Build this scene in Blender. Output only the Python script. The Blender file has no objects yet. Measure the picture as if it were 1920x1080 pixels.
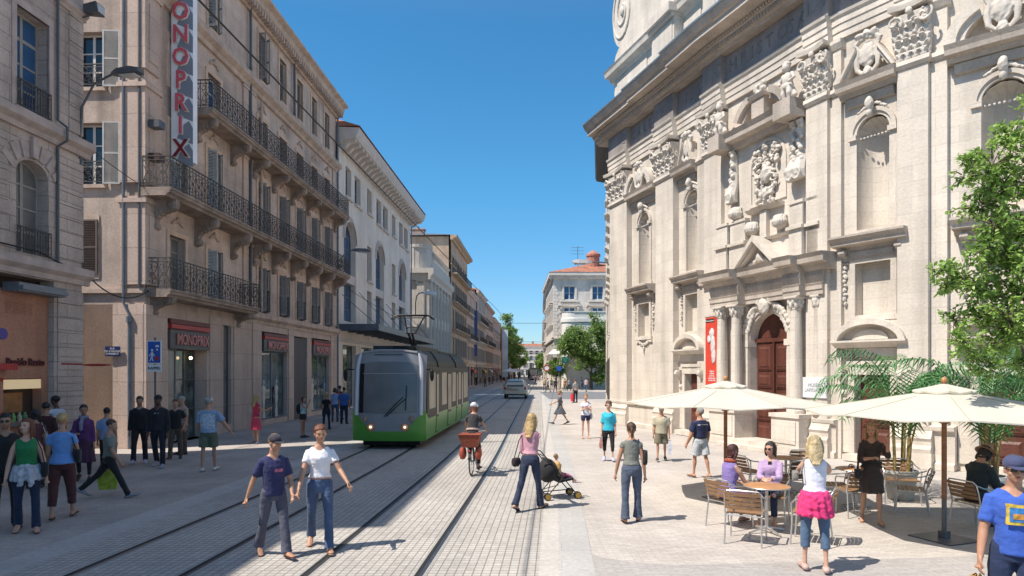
import bpy, bmesh, math, random
from math import sin, cos, pi, radians, atan2, sqrt
from mathutils import Vector, Matrix, noise, Euler
from mathutils.geometry import tessellate_polygon
R = random.Random(7)
scene = bpy.context.scene
COL = scene.collection
# ------------------------------------------------------------------ camera, sky, sun, exposure
F = 1250.0            # focal length in photo pixels (1920 wide)
EYE = 2.55            # camera height
HOR = 696.0           # horizon row in the photo
cam_d = bpy.data.cameras.new('camera')
cam = bpy.data.objects.new('camera', cam_d)
COL.objects.link(cam)
cam.location = (0, 0, EYE)
cam.rotation_euler = (pi / 2, 0, 0)
cam_d.sensor_width = 36
cam_d.lens = 36 * F / 1920
cam_d.shift_y = (HOR - 540) / 1920
cam_d.clip_start = 0.1
cam_d.clip_end = 4000
scene.camera = cam
SUN_EL = radians(56)
SUN_H = Vector((0.90, 0.436, 0)).normalized()     # way the light travels over the ground
w = bpy.data.worlds.new('World')
scene.world = w
w.use_nodes = True
nt = w.node_tree
bg = nt.nodes['Background']
sky = nt.nodes.new('ShaderNodeTexSky')
sky.sky_type = 'NISHITA'
sky.sun_disc = False
sky.sun_elevation = SUN_EL
sky.sun_rotation = atan2(-SUN_H.x, -SUN_H.y)
sky.altitude = 300
sky.air_density = 1.0
sky.dust_density = 0.3
sky.ozone_density = 2.2
hs = nt.nodes.new('ShaderNodeHueSaturation')
hs.inputs['Saturation'].default_value = 1.0
tn = nt.nodes.new('ShaderNodeVectorMath'); tn.operation = 'MULTIPLY'
wc = nt.nodes.new('ShaderNodeTexCoord'); sx_ = nt.nodes.new('ShaderNodeSeparateXYZ'); nt.links.new(wc.outputs['Generated'], sx_.inputs[0])
rp_ = nt.nodes.new('ShaderNodeValToRGB'); cr = rp_.color_ramp
for i_, (p_, c_) in enumerate(((0.0, (.62, .74, .88)), (.10, (.50, .76, .93)), (.26, (.38, .87, 1.04)), (.46, (.34, .88, 1.08)), (.72, (1.25, 1.22, 1.16)), (1.0, (1.45, 1.35, 1.22)))):  # upper stops, above the view, are brightened as added fill light
    e_ = cr.elements[i_] if i_ < 2 else cr.elements.new(p_)
    e_.position = p_; e_.color = (*c_, 1)
nt.links.new(sx_.outputs[2], rp_.inputs[0]); nt.links.new(rp_.outputs[0], tn.inputs[1])
nt.links.new(sky.outputs[0], tn.inputs[0]); nt.links.new(tn.outputs[0], hs.inputs['Color'])
nt.links.new(hs.outputs[0], bg.inputs['Color'])
bg.inputs['Strength'].default_value = 0.11
sl = bpy.data.lights.new('sun', 'SUN')
sl.energy = 4.5
sl.angle = radians(0.5)
sl.color = (1.0, 0.925, 0.82)
so = bpy.data.objects.new('sun', sl)
COL.objects.link(so)
ld = Vector((SUN_H.x * cos(SUN_EL), SUN_H.y * cos(SUN_EL), -sin(SUN_EL)))
so.rotation_euler = ld.to_track_quat('-Z', 'Y').to_euler()
so.location = (-60, -40, 80)
vs = scene.view_settings
vs.view_transform = 'Standard'
vs.look = 'None'
vs.exposure = 0.6
vs.gamma = 1

def at(u, v, Y):
    "photo pixel -> world point at depth Y"
    return Vector(((u - 960) * Y / F, Y, EYE - (v - HOR) * Y / F))
def gnd(u, v):
    return at(u, v, EYE * F / (v - HOR))

# ------------------------------------------------------------------ tagging
def tag(o, label=None, cat=None, group=None, kind=None):
    if label: o['label'] = label
    if cat: o['category'] = cat
    if group: o['group'] = group
    if kind: o['kind'] = kind
    return o
def empty(name, loc=(0, 0, 0), rz=0.0, label=None, cat=None, group=None):
    o = bpy.data.objects.new(name, None)
    o.empty_display_size = 0.2
    COL.objects.link(o)
    o.location = loc
    o.rotation_euler = (0, 0, rz)
    return tag(o, label, cat, group)
def link(name, me, parent=None, loc=None, rot=None):
    o = bpy.data.objects.new(name, me)
    COL.objects.link(o)
    if parent: o.parent = parent
    if loc is not None: o.location = loc
    if rot is not None: o.rotation_euler = rot
    return o
def kids(o): return [c for c in COL.objects if c.parent == o]
def copy_tree(o, parent=None, depth=0):
    c = o.copy()
    COL.objects.link(c)
    c.parent = parent
    for ch in KID.get(o.name, None) or [k for k in COL.objects if k.parent == o]:
        copy_tree(ch, c, depth + 1)
    return c
KID = {}

# ------------------------------------------------------------------ materials
MATS = {}
def nodes_of(name):
    m = bpy.data.materials.new(name)
    m.use_nodes = True
    return m, m.node_tree, m.node_tree.nodes['Principled BSDF']
def setin(b, k, v):
    if k in b.inputs: b.inputs[k].default_value = v
def mat(name, col, rough=0.6, var=0.0, scale=3.0, bump=0.0, bscale=None, metal=0.0, coord='Object', emit=None, spec=None, trans=0, sheen=0, alpha=1):
    if name in MATS: return MATS[name]
    m, t, b = nodes_of(name)
    setin(b, 'Base Color', (*col, 1)); setin(b, 'Roughness', rough); setin(b, 'Metallic', metal)
    if spec is not None: setin(b, 'Specular IOR Level', spec)
    if sheen: setin(b, 'Sheen Weight', sheen)
    if emit: setin(b, 'Emission Color', (*emit[0], 1)); setin(b, 'Emission Strength', emit[1])
    if var or bump:
        tc = t.nodes.new('ShaderNodeTexCoord')
        n = t.nodes.new('ShaderNodeTexNoise'); n.inputs['Scale'].default_value = scale; n.inputs['Detail'].default_value = 5
        t.links.new(tc.outputs[coord], n.inputs['Vector'])
        if var:
            r = t.nodes.new('ShaderNodeValToRGB')
            r.color_ramp.elements[0].position = 0.3; r.color_ramp.elements[1].position = 0.72
            r.color_ramp.elements[0].color = (*[c * (1 - var) for c in col], 1)
            r.color_ramp.elements[1].color = (*[min(1, c * (1 + var)) for c in col], 1)
            t.links.new(n.outputs['Fac'], r.inputs[0]); t.links.new(r.outputs[0], b.inputs['Base Color'])
        if bump:
            n2 = t.nodes.new('ShaderNodeTexNoise'); n2.inputs['Scale'].default_value = bscale or scale * 4; n2.inputs['Detail'].default_value = 4
            t.links.new(tc.outputs[coord], n2.inputs['Vector'])
            bp = t.nodes.new('ShaderNodeBump'); bp.inputs['Strength'].default_value = bump; bp.inputs['Distance'].default_value = 0.02
            t.links.new(n2.outputs['Fac'], bp.inputs['Height']); t.links.new(bp.outputs[0], b.inputs['Normal'])
    MATS[name] = m
    return m
def stone(name, col, bw=0.9, bh=0.38, joint=0.72, jw=0.008, stain=0.25, rough=0.85, bump=0.35, blockvar=0.08, off=0.5, streak=0.2, uvscale=1.0, fine=0.12, sm=0.1):
    "ashlar / paving: blocks with joints in UV metres, block tint, grime patches, rain streaks, bump"
    if name in MATS: return MATS[name]
    m, t, b = nodes_of(name)
    L = t.links.new
    N = t.nodes.new
    tc = N('ShaderNodeTexCoord')
    br = N('ShaderNodeTexBrick')
    br.offset = off
    for k, v in (('Scale', 1.0), ('Mortar Size', jw), ('Mortar Smooth', sm), ('Bias', 0.0), ('Brick Width', bw), ('Row Height', bh)):
        br.inputs[k].default_value = v
    br.inputs['Color1'].default_value = (*[c * (1 - blockvar) for c in col], 1)
    br.inputs['Color2'].default_value = (*[min(1, c * (1 + blockvar)) for c in col], 1)
    br.inputs['Mortar'].default_value = (*[c * joint for c in col], 1)
    L(tc.outputs['UV'], br.inputs['Vector'])
    n1 = N('ShaderNodeTexNoise'); n1.inputs['Scale'].default_value = 0.45; n1.inputs['Detail'].default_value = 8; n1.inputs['Roughness'].default_value = 0.65
    L(tc.outputs['UV'], n1.inputs['Vector'])
    mp = N('ShaderNodeMapping'); mp.inputs['Scale'].default_value = (1.6, 0.12, 1)
    L(tc.outputs['UV'], mp.inputs['Vector'])
    n2 = N('ShaderNodeTexNoise'); n2.inputs['Scale'].default_value = 1.0; n2.inputs['Detail'].default_value = 6
    L(mp.outputs[0], n2.inputs['Vector'])
    n3 = N('ShaderNodeTexNoise'); n3.inputs['Scale'].default_value = 14; n3.inputs['Detail'].default_value = 6
    L(tc.outputs['UV'], n3.inputs['Vector'])
    def rng(n, lo, hi, a=0.35, c=0.7):
        r = N('ShaderNodeMapRange')
        r.inputs['From Min'].default_value = a; r.inputs['From Max'].default_value = c
        r.inputs['To Min'].default_value = lo; r.inputs['To Max'].default_value = hi
        L(n.outputs['Fac'], r.inputs['Value']); return r
    r1 = rng(n1, 1 + stain * 0.35, 1 - stain); r2 = rng(n2, 1.04, 1 - streak, 0.45, 0.75); r3 = rng(n3, 1 - fine, 1 + fine, 0.3, 0.7)
    m1 = N('ShaderNodeMath'); m1.operation = 'MULTIPLY'; L(r1.outputs[0], m1.inputs[0]); L(r2.outputs[0], m1.inputs[1])
    m2 = N('ShaderNodeMath'); m2.operation = 'MULTIPLY'; L(m1.outputs[0], m2.inputs[0]); L(r3.outputs[0], m2.inputs[1])
    mx = N('ShaderNodeVectorMath'); mx.operation = 'SCALE'
    L(br.outputs['Color'], mx.inputs[0]); L(m2.outputs[0], mx.inputs['Scale'])
    L(mx.outputs[0], b.inputs['Base Color'])
    setin(b, 'Roughness', rough)
    h = N('ShaderNodeMath'); h.operation = 'MULTIPLY_ADD'; h.inputs[1].default_value = -0.6
    L(br.outputs['Fac'], h.inputs[0]); L(n3.outputs['Fac'], h.inputs[2])
    bp = N('ShaderNodeBump'); bp.inputs['Strength'].default_value = bump; bp.inputs['Distance'].default_value = 0.015
    L(h.outputs[0], bp.inputs['Height']); L(bp.outputs[0], b.inputs['Normal'])
    MATS[name] = m
    return m

# ------------------------------------------------------------------ mesh builder
class MB:
    def __init__(s): s.bm = bmesh.new()
    def face(s, pts):
        try: return s.bm.faces.new([s.bm.verts.new(p) for p in pts])
        except ValueError: return None
    def grid(s, rows, close=False):
        "rows: list of equally long point lists"
        V = [[s.bm.verts.new(p) for p in r] for r in rows]
        n = len(rows[0])
        for i in range(len(V) - 1):
            for j in range(n if close else n - 1):
                k = (j + 1) % n
                try: s.bm.faces.new((V[i][j], V[i][k], V[i + 1][k], V[i + 1][j]))
                except ValueError: pass
        return V
    def loft(s, rings, cap=True):
        V = s.grid(rings, True)
        if cap:
            s.bm.faces.new(V[0][::-1]); s.bm.faces.new(V[-1])
        return V
    def box(s, x0, x1, y0, y1, z0, z1):
        if x0 > x1: x0, x1 = x1, x0
        if y0 > y1: y0, y1 = y1, y0
        if z0 > z1: z0, z1 = z1, z0
        s.loft([[(x0, y0, z0), (x1, y0, z0), (x1, y1, z0), (x0, y1, z0)], [(x0, y0, z1), (x1, y0, z1), (x1, y1, z1), (x0, y1, z1)]])
    def hull4(s, a, b):  # two quads
        s.loft([a, b])
    def prism(s, poly, y0, y1):
        "polygon in x,z extruded in y"
        s.loft([[(x, y0, z) for x, z in poly], [(x, y1, z) for x, z in poly]])
    def prof(s, poly, x0, x1):
        "profile in y,z extruded along x"
        s.loft([[(x0, y, z) for y, z in poly], [(x1, y, z) for y, z in poly]])
    def tube(s, pts, r=0.02, n=6, cap=True, close=False):
        pts = [Vector(p) for p in pts]
        rings = []
        m = len(pts)
        up = None
        for i, p in enumerate(pts):
            if close: d = pts[(i + 1) % m] - pts[i - 1]
            else: d = pts[min(i + 1, m - 1)] - pts[max(i - 1, 0)]
            if d.length < 1e-9: d = Vector((0, 0, 1))
            d.normalize()
            if up is None:
                up = Vector((0, 0, 1)) if abs(d.z) < 0.9 else Vector((1, 0, 0))
            a = d.cross(up)
            if a.length < 1e-6: a = d.orthogonal()
            a.normalize(); b2 = a.cross(d); up = b2
            rr = r[i] if isinstance(r, (list, tuple)) else r
            rings.append([p + (a * cos(2 * pi * k / n) + b2 * sin(2 * pi * k / n)) * rr for k in range(n)])
        if close:
            rings.append(rings[0]); s.grid(rings, True)
        else: s.loft(rings, cap)
    def bar(s, a, b, w=0.04, h=None):
        s.tube([a, b], w * 0.7071, 4)
    def lathe(s, prof, c=(0, 0, 0), n=16, M=None, a0=0.0, a1=2 * pi, sx=1, sy=1):
        c = Vector(c)
        full = abs(a1 - a0 - 2 * pi) < 1e-6
        k = n if full else n + 1
        rows = []
        for r, z in prof:
            row = []
            for i in range(k):
                a = a0 + (a1 - a0) * i / n
                v = Vector((r * cos(a) * sx, r * sin(a) * sy, z))
                if M: v = M @ v
                row.append(c + v)
            rows.append(row)
        if full: s.loft(rows, True)
        else: s.grid(rows)
    def ell(s, c, r, n=12, m=8, M=None):
        c = Vector(c)
        rows = []
        for i in range(1, m):
            t = pi * i / m
            row = []
            for j in range(n):
                a = 2 * pi * j / n
                v = Vector((r[0] * sin(t) * cos(a), r[1] * sin(t) * sin(a), -r[2] * cos(t)))
                if M: v = M @ v
                row.append(c + v)
            rows.append(row)
        V = s.grid(rows, True)
        for sgn, row in ((-1, V[0]), (1, V[-1])):
            v = Vector((0, 0, r[2] * sgn))
            if M: v = M @ v
            p = s.bm.verts.new(c + v)
            for j in range(n):
                q = (row[j], row[(j + 1) % n], p) if sgn > 0 else (row[(j + 1) % n], row[j], p)
                s.bm.faces.new(q)
    def xform(s, M, since=0):
        s.bm.verts.ensure_lookup_table()
        for v in s.bm.verts[since:] if since else s.bm.verts: v.co = M @ v.co
    def count(s):
        return len(s.bm.verts)
    def noise(s, amp, sc, seed=0):
        s.bm.normal_update()
        for v in s.bm.verts:
            v.co += v.normal * (noise.noise(v.co * sc + Vector((seed, 0, 0))) * amp)
    def mesh(s, name, m, smooth=False, fmap=None, angle=None, cuts=None):
        bm = s.bm
        if cuts:
            for c in cuts:
                bmesh.ops.bisect_plane(bm, geom=bm.verts[:] + bm.edges[:] + bm.faces[:], plane_co=(c, 0, 0), plane_no=(1, 0, 0), dist=1e-4)
        bmesh.ops.recalc_face_normals(bm, faces=bm.faces[:]) if not getattr(s, 'norecalc', False) else None
        uv = bm.loops.layers.uv.new('UVMap')
        bm.normal_update()
        for f in bm.faces:
            n = f.normal
            ax, ay, az = abs(n.x), abs(n.y), abs(n.z)
            f.smooth = smooth
            for l in f.loops:
                p = l.vert.co
                if az > ax and az > ay: l[uv].uv = (p.x, p.y)
                elif ax > ay: l[uv].uv = (p.y, p.z)
                else: l[uv].uv = (p.x, p.z)
        if fmap:
            for v in bm.verts: v.co = fmap(v.co)
        me = bpy.data.meshes.new(name)
        bm.to_mesh(me); bm.free()
        for k in (m if isinstance(m, (list, tuple)) else [m]): me.materials.append(k)
        if smooth and angle is not None:
            try: me.set_sharp_from_angle(angle=radians(angle))
            except Exception: pass
        return me
    def build(s, name, m, parent=None, smooth=False, loc=None, rot=None, fmap=None, angle=35, cuts=None):
        me = s.mesh(name, m, smooth, fmap, angle, cuts)
        return link(name, me, parent, loc, rot)

def split_build(mb, name, m, parent, key, smooth=False, fmap=None, cuts=None, angle=35):
    "loose pieces of one builder become objects of their own, grouped by key(centre)"
    bm = mb.bm
    if cuts:
        for c in cuts:
            bmesh.ops.bisect_plane(bm, geom=bm.verts[:] + bm.edges[:] + bm.faces[:], plane_co=(c, 0, 0), plane_no=(1, 0, 0), dist=1e-4)
    bm.verts.index_update(); bm.verts.ensure_lookup_table()
    seen = [-1] * len(bm.verts); groups = {}
    for v in bm.verts:
        if seen[v.index] >= 0: continue
        st = [v]; seen[v.index] = 1; isl = []
        while st:
            q = st.pop(); isl.append(q)
            for e in q.link_edges:
                o = e.other_vert(q)
                if seen[o.index] < 0: seen[o.index] = 1; st.append(o)
        lo = Vector([min(q.co[i] for q in isl) for i in range(3)]); hi = Vector([max(q.co[i] for q in isl) for i in range(3)])
        groups.setdefault(key((lo + hi) / 2), []).extend(isl)
    out = []
    for k, vs_ in groups.items():
        a = MB(); mp = {}
        for v in vs_: mp[v.index] = a.bm.verts.new(v.co)
        fs = {f for v in vs_ for f in v.link_faces}
        for f in fs: a.bm.faces.new([mp[v.index] for v in f.verts])
        out.append(a.build(name, m, parent, smooth, fmap=fmap, angle=angle))
    bm.free()
    return out
def nearest(lst): return lambda c: min(range(len(lst)), key=lambda i: abs(lst[i] - c.x))

def arc(cx, cz, rx, rz, a0, a1, n):
    return [(cx + rx * cos(radians(a0 + (a1 - a0) * i / n)), cz + rz * sin(radians(a0 + (a1 - a0) * i / n))) for i in range(n + 1)]
def op_loop(o):
    "opening (x0,x1,z0,z1[,spring]) -> ccw outline in x,z"
    x0, x1, z0, z1 = o[:4]
    if len(o) > 4 and o[4]:
        return [(x0, z0), (x1, z0)] + arc((x0 + x1) / 2, o[4], (x1 - x0) / 2, z1 - o[4], 0, 180, 14)
    return [(x0, z0), (x1, z0), (x1, z1), (x0, z1)]
def wall(mb, x0, x1, z0, z1, ops=(), y=0.0, dep=0.25, outer=None):
    outer = outer or [(x0, z0), (x1, z0), (x1, z1), (x0, z1)]
    loops = [outer] + [op_loop(o) for o in ops]
    flat = [p for l in loops for p in l]
    tris = tessellate_polygon([[Vector((a, b, 0)) for a, b in l] for l in loops])
    V = [mb.bm.verts.new((a, y, b)) for a, b in flat]
    for t in tris:
        try: mb.bm.faces.new([V[i] for i in t])
        except ValueError: pass
    k = len(outer)
    for l in loops[1:]:
        n = len(l)
        B = [mb.bm.verts.new((a, y + dep, b)) for a, b in l]
        for i in range(n):
            j = (i + 1) % n
            try: mb.bm.faces.new((V[k + i], V[k + j], B[j], B[i]))
            except ValueError: pass
        k += n
def hexcol(r, g, b): return tuple(((c / 255) ** 2.2) for c in (r, g, b))

# window with frame + pane, mesh data shared by size
WC = {}
def window(parent, x0, x1, z0, z1, y, fm, pm, nx=2, nz=3, spring=None, t=0.055, name='window', transom=None, fmap=None, cuts=None):
    w_, h_ = round(x1 - x0, 3), round(z1 - z0, 3)
    key = (w_, h_, nx, nz, fm.name, pm.name, spring and round(spring - z0, 2), t, transom, name)
    if key not in WC:
        a = MB()
        sp = (spring - z0) if spring else None
        if sp:
            lo = op_loop((0, w_, 0, h_, sp)); li = op_loop((t, w_ - t, t, h_ - t, sp))
            n = len(lo)
            for yy in (0, ):
                for i in range(n):
                    j = (i + 1) % n
                    a.loft([[(lo[i][0], 0, lo[i][1]), (li[i][0], 0, li[i][1]), (li[i][0], .06, li[i][1]), (lo[i][0], .06, lo[i][1])],
                            [(lo[j][0], 0, lo[j][1]), (li[j][0], 0, li[j][1]), (li[j][0], .06, li[j][1]), (lo[j][0], .06, lo[j][1])]])
        else:
            a.box(0, t, 0, .06, 0, h_); a.box(w_ - t, w_, 0, .06, 0, h_)
            a.box(t, w_ - t, 0.002, .062, 0, t); a.box(t, w_ - t, 0.002, .062, h_ - t, h_)
        def top(x):
            if not sp: return h_ - t
            k = (x - w_ / 2) / (w_ / 2)
            return sp + (h_ - sp - t) * sqrt(max(0, 1 - k * k))
        for i in range(1, nx):
            x = w_ * i / nx
            tt = t * (0.8 if i * 2 == nx else 0.42)
            a.box(x - tt, x + tt, 0.006, .05, t, top(x))
        for j in range(1, nz):
            z = h_ * j / nz
            tt = 0.022
            if transom is not None and j == transom: tt = t * .8
            xx = t
            if sp and z > sp:
                k = (z - sp) / (h_ - sp); xx = w_ / 2 - (w_ / 2 - t) * sqrt(max(0, 1 - k * k))
            a.box(xx, w_ - xx, 0.012, .045, z - tt, z + tt)
        p = MB()
        if sp: p.prism(op_loop((t * .5, w_ - t * .5, t * .5, h_ - t * .5, sp)), .035, .05)
        else: p.box(t * .5, w_ - t * .5, .035, .05, t * .5, h_ - t * .5)
        WC[key] = (a.mesh(name, fm), p.mesh('pane', pm))
    fme, pme = WC[key]
    o = link(name, fme, parent, (x0, y, z0))
    link('pane', pme, o)
    return o
def shutter(parent, x0, x1, z0, z1, y, m, ang=0.0, side=-1):
    "louvred shutter leaf, hinged; ang opens it from the wall plane"
    w_, h_ = round(x1 - x0, 3), round(z1 - z0, 3)
    key = ('sh', w_, h_, m.name)
    if key not in WC:
        a = MB(); t = .05
        a.box(0, t, -.02, .02, 0, h_); a.box(w_ - t, w_, -.02, .02, 0, h_)
        for zz in (0, h_ * .48, h_ - t): a.box(t, w_ - t, -.018, .018, zz, zz + t)
        n = int(h_ / .06)
        for i in range(n):
            z = t + (h_ - 2 * t) * (i + .5) / n
            a.hull4([(t, -.016, z - .02), (w_ - t, -.016, z - .02), (w_ - t, -.01, z - .02), (t, -.01, z - .02)],
                    [(t, .010, z + .02), (w_ - t, .010, z + .02), (w_ - t, .016, z + .02), (t, .016, z + .02)])
        WC[key] = a.mesh('shutter', m)
    return link('shutter', WC[key], parent, (x0, y, z0), (0, 0, ang))

# iron railing with scrolls, in x (length), z; at y
def spiral(cx, cz, r0, r1, a0, a1, n, y=0):
    return [(cx + (r0 + (r1 - r0) * i / n) * cos(a0 + (a1 - a0) * i / n), y, cz + (r0 + (r1 - r0) * i / n) * sin(a0 + (a1 - a0) * i / n)) for i in range(n + 1)]
def rail_cells(a, x0, x1, z0, h, y=0, cell=0.42, r=.011, axis='x'):
    "ornamental panels"
    n = max(1, round((x1 - x0) / cell)); c = (x1 - x0) / n
    start = a.count()
    def T(pts, rr=r, k=4): a.tube(pts, rr, k, cap=False)
    a.box(x0, x1, y - .022, y + .022, z0 + h - .03, z0 + h)
    a.box(x0, x1, y - .014, y + .014, z0 + h * .86 - .01, z0 + h * .86 + .01)
    a.box(x0, x1, y - .014, y + .014, z0 + .06, z0 + .08)
    for i in range(n):
        xa = x0 + c * i; xm = xa + c / 2
        a.box(xa - .01, xa + .01, y - .01, y + .01, z0, z0 + h)
        zb, zt = z0 + .08, z0 + h * .86
        hm = (zt + zb) / 2; q = (zt - zb)
        for sg in (-1, 1):
            # S scrolls
            cx = xm + sg * c * .24
            T(spiral(cx, zt - q * .16, .02, q * .15, 0, sg * 5.0, 9, y)[::-1] )
            T(spiral(cx, zb + q * .16, .02, q * .15, pi, pi + sg * -5.0, 9, y)[::-1])
            T([(xm + sg * c * .40, y, zt - q * .2), (xm + sg * c * .30, y, hm + q * .12), (xm + sg * c * .12, y, hm), (xm + sg * c * .30, y, hm - q * .12), (xm + sg * c * .40, y, zb + q * .2)])
        T([(xm, y, zb), (xm, y, zt)], r * 1.1)
        T(spiral(xm, hm, c * .13, c * .13, 0, 2 * pi, 8, y), r * 1.2)
        T(spiral(xm, z0 + h * .93, h * .045, h * .045, 0, 2 * pi, 6, y), r * .8)
    a.box(x1 - .012, x1 + .012, y - .012, y + .012, z0, z0 + h)
def rail_bars(a, x0, x1, z0, h, y=0, step=.11):
    a.box(x0, x1, y - .02, y + .02, z0 + h - .03, z0 + h)
    for zz in (.05, h * .8): a.box(x0, x1, y - .012, y + .012, z0 + zz, z0 + zz + .02)
    n = int((x1 - x0) / step)
    for i in range(n + 1):
        x = x0 + (x1 - x0) * i / n
        a.box(x - .009, x + .009, y - .009, y + .009, z0, z0 + h)
    for i in range(n // 2):
        x = x0 + (x1 - x0) * (2 * i + 1) / n
        a.tube(spiral(x, z0 + h * .9, .035, .035, 0, 2 * pi, 6, y), .008, 4, False)
        a.tube(spiral(x, z0 + .2, .05, .05, 0, 2 * pi, 6, y), .008, 4, False)
def turn_side(mb, start, px, py, ang):
    M = Matrix.Translation((px, py, 0)) @ Matrix.Rotation(ang, 4, 'Z')
    mb.bm.verts.ensure_lookup_table()
    for v in mb.bm.verts[start:]: v.co = M @ v.co

CONS = [(0, 0), (0, -1), (-.12, -.95), (-.2, -.86), (-.16, -.74), (-.2, -.62), (-.34, -.5), (-.55, -.4), (-.8, -.36), (-.95, -.28), (-1, -.14), (-.98, 0)]
def console(a, x, z, dep, h, w_=.22):
    "scroll bracket under a slab: profile in y,z"
    a.prof([(y * dep, z + q * h) for y, q in CONS], x - w_ / 2, x + w_ / 2)
    for yy, zz, rr in ((-.80, -.17, .16), (-.13, -.84, .12)):
        M = Matrix.Rotation(pi / 2, 4, 'Y')
        a.lathe([(rr * h * .6, -w_ * .62), (rr * h, -w_ * .5), (rr * h, w_ * .5), (rr * h * .6, w_ * .62)], (x, yy * dep, z + zz * h), 10, M)
    for i in range(3):
        a.box(x - w_ * .6, x + w_ * .6, -dep * (.22 + .16 * i), -dep * (.3 + .16 * i), z - h * (.56 - .07 * i), z - h * (.34 - .05 * i))

def text_mesh(txt, size, depth=.02, bold=0.0, align='CENTER', m=None, spacing=1.0, linesp=1.0):
    c = bpy.data.curves.new('t', 'FONT')
    c.body = txt; c.size = size; c.extrude = depth / 2; c.offset = bold
    c.align_x = align; c.align_y = 'CENTER'; c.space_character = spacing; c.space_line = linesp
    c.resolution_u = 2
    o = bpy.data.objects.new('t', c); COL.objects.link(o)
    dg = bpy.context.evaluated_depsgraph_get()
    me = bpy.data.meshes.new_from_object(o.evaluated_get(dg))
    bpy.data.objects.remove(o); bpy.data.curves.remove(c)
    me.materials.clear()
    if m: me.materials.append(m)
    return me
def text(parent, txt, size, loc, m, rz=0.0, depth=.02, bold=0.0, name='lettering', sx=1.0, **k):
    me = text_mesh(txt, size, depth, bold, m=m, **k)
    o = link(name, me, parent, loc, (pi / 2, 0, rz))
    o.scale = (sx, 1, 1)
    return o
# ------------------------------------------------------------------ palette
M_CREAM = stone('church_stone', (.60, .535, .46), 1.0, .42, .82, .006, .18, .8, .4, .06, streak=.24, fine=.08)
M_CARVE = mat('carved_stone', (.55, .50, .44), .85, .10, 5, .5, 30)
M_CHLEDGE = stone('ledge_stone', (.46, .395, .335), 1.6, 5, .8, .006, .3, .85, .4, .05, streak=.25)
M_FRIEZE = stone('shade_toned_frieze_stone', (.29, .255, .24), 1.6, 5, .8, .006, .3, .85, .4, .05, streak=.25)  # ledge stone darkened: the shade under the cornice is put into its colour
M_OLD = stone('old_facade_stone', (.58, .45, .375), 1.1, .42, .78, .007, .35, .88, .4, .06, streak=.35)
M_OLDB = stone('base_stone', (.54, .41, .34), 1.7, 1.1, .62, .010, .2, .85, .3, .05, streak=.15)
M_OLDT = mat('trim_stone', (.48, .365, .295), .88, .22, 2.5, .5, 18)
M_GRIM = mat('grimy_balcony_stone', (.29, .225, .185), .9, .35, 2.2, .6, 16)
M_SURR = mat('window_surround_stone', (.60, .43, .32), .85, .15, 3, .3, 20)
M_NEAR = stone('near_facade_stone', (.48, .39, .34), 1.3, .40, .6, .012, .3, .88, .4, .06, streak=.3)
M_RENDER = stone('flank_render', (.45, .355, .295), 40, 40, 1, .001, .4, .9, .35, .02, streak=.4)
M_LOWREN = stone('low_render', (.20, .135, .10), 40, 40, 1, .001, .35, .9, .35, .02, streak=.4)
M_WHITE = stone('pale_render', (.74, .64, .55), 40, 40, 1, .001, .15, .85, .2, .02, streak=.15)
M_WHT = mat('pale_trim', (.58, .51, .46), .85, .08, 2, .2, 20)
M_IRON = mat('wrought_iron', (.075, .065, .058), .6, .2, 6, .1)
M_DGREY = mat('dark_grey_metal', (.09, .095, .105), .45, .08, 3)
M_ZINC = mat('zinc_pipe', (.16, .18, .21), .45, .15, 3, metal=.3)
M_ZINC2 = mat('zinc_ledge', (.30, .36, .44), .5, .15, 3, metal=.2)
M_FRAME = mat('grey_window_frame', (.30, .28, .26), .6, .1, 4)
M_FRAMEW = mat('white_window_frame', (.55, .54, .52), .55, .05, 4)
M_FRAMED = mat('blue_grey_window_frame', (.10, .13, .17), .5, .1, 4)
M_SHUT = mat('pale_shutter_paint', (.50, .49, .47), .65, .12, 5)
M_SHUTB = mat('brown_shutter_paint', (.13, .09, .07), .7, .15, 5)
M_SHUTG = mat('grey_shutter_paint', (.28, .265, .25), .7, .12, 5)
M_TILE = stone('roof_tiles', (.42, .17, .10), .22, .35, .5, .02, .35, .9, .8, .2)
M_SLATE = mat('roof_slate', (.10, .10, .11), .7, .2, 3)
M_RED = mat('red_paint', (.42, .03, .03), .45, .08, 4)
M_WPAINT = mat('white_paint', (.75, .75, .75), .5, .06, 3)
M_BLACK = mat('black_rubber', (.015, .015, .016), .6)
def glass(name, col, rough=.06, var=.5, scale=.5):
    m = mat(name, col, rough, var, scale, 0.05, 1.3, coord='Object')
    return m
G_DARK = glass('dark_glass', (.02, .03, .04))
G_SKY = glass('sky_glass', (.03, .09, .20), .04)
G_SHOP = glass('shop_glass', (.085, .11, .105), .03, .9, 1.6)  # green-grey mottling paints reflections into the glass colour
G_CURT = glass('curtained_glass', (.16, .155, .15), .15, .4, .8)
def pick(*a): return a[R.randrange(len(a))]

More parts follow.
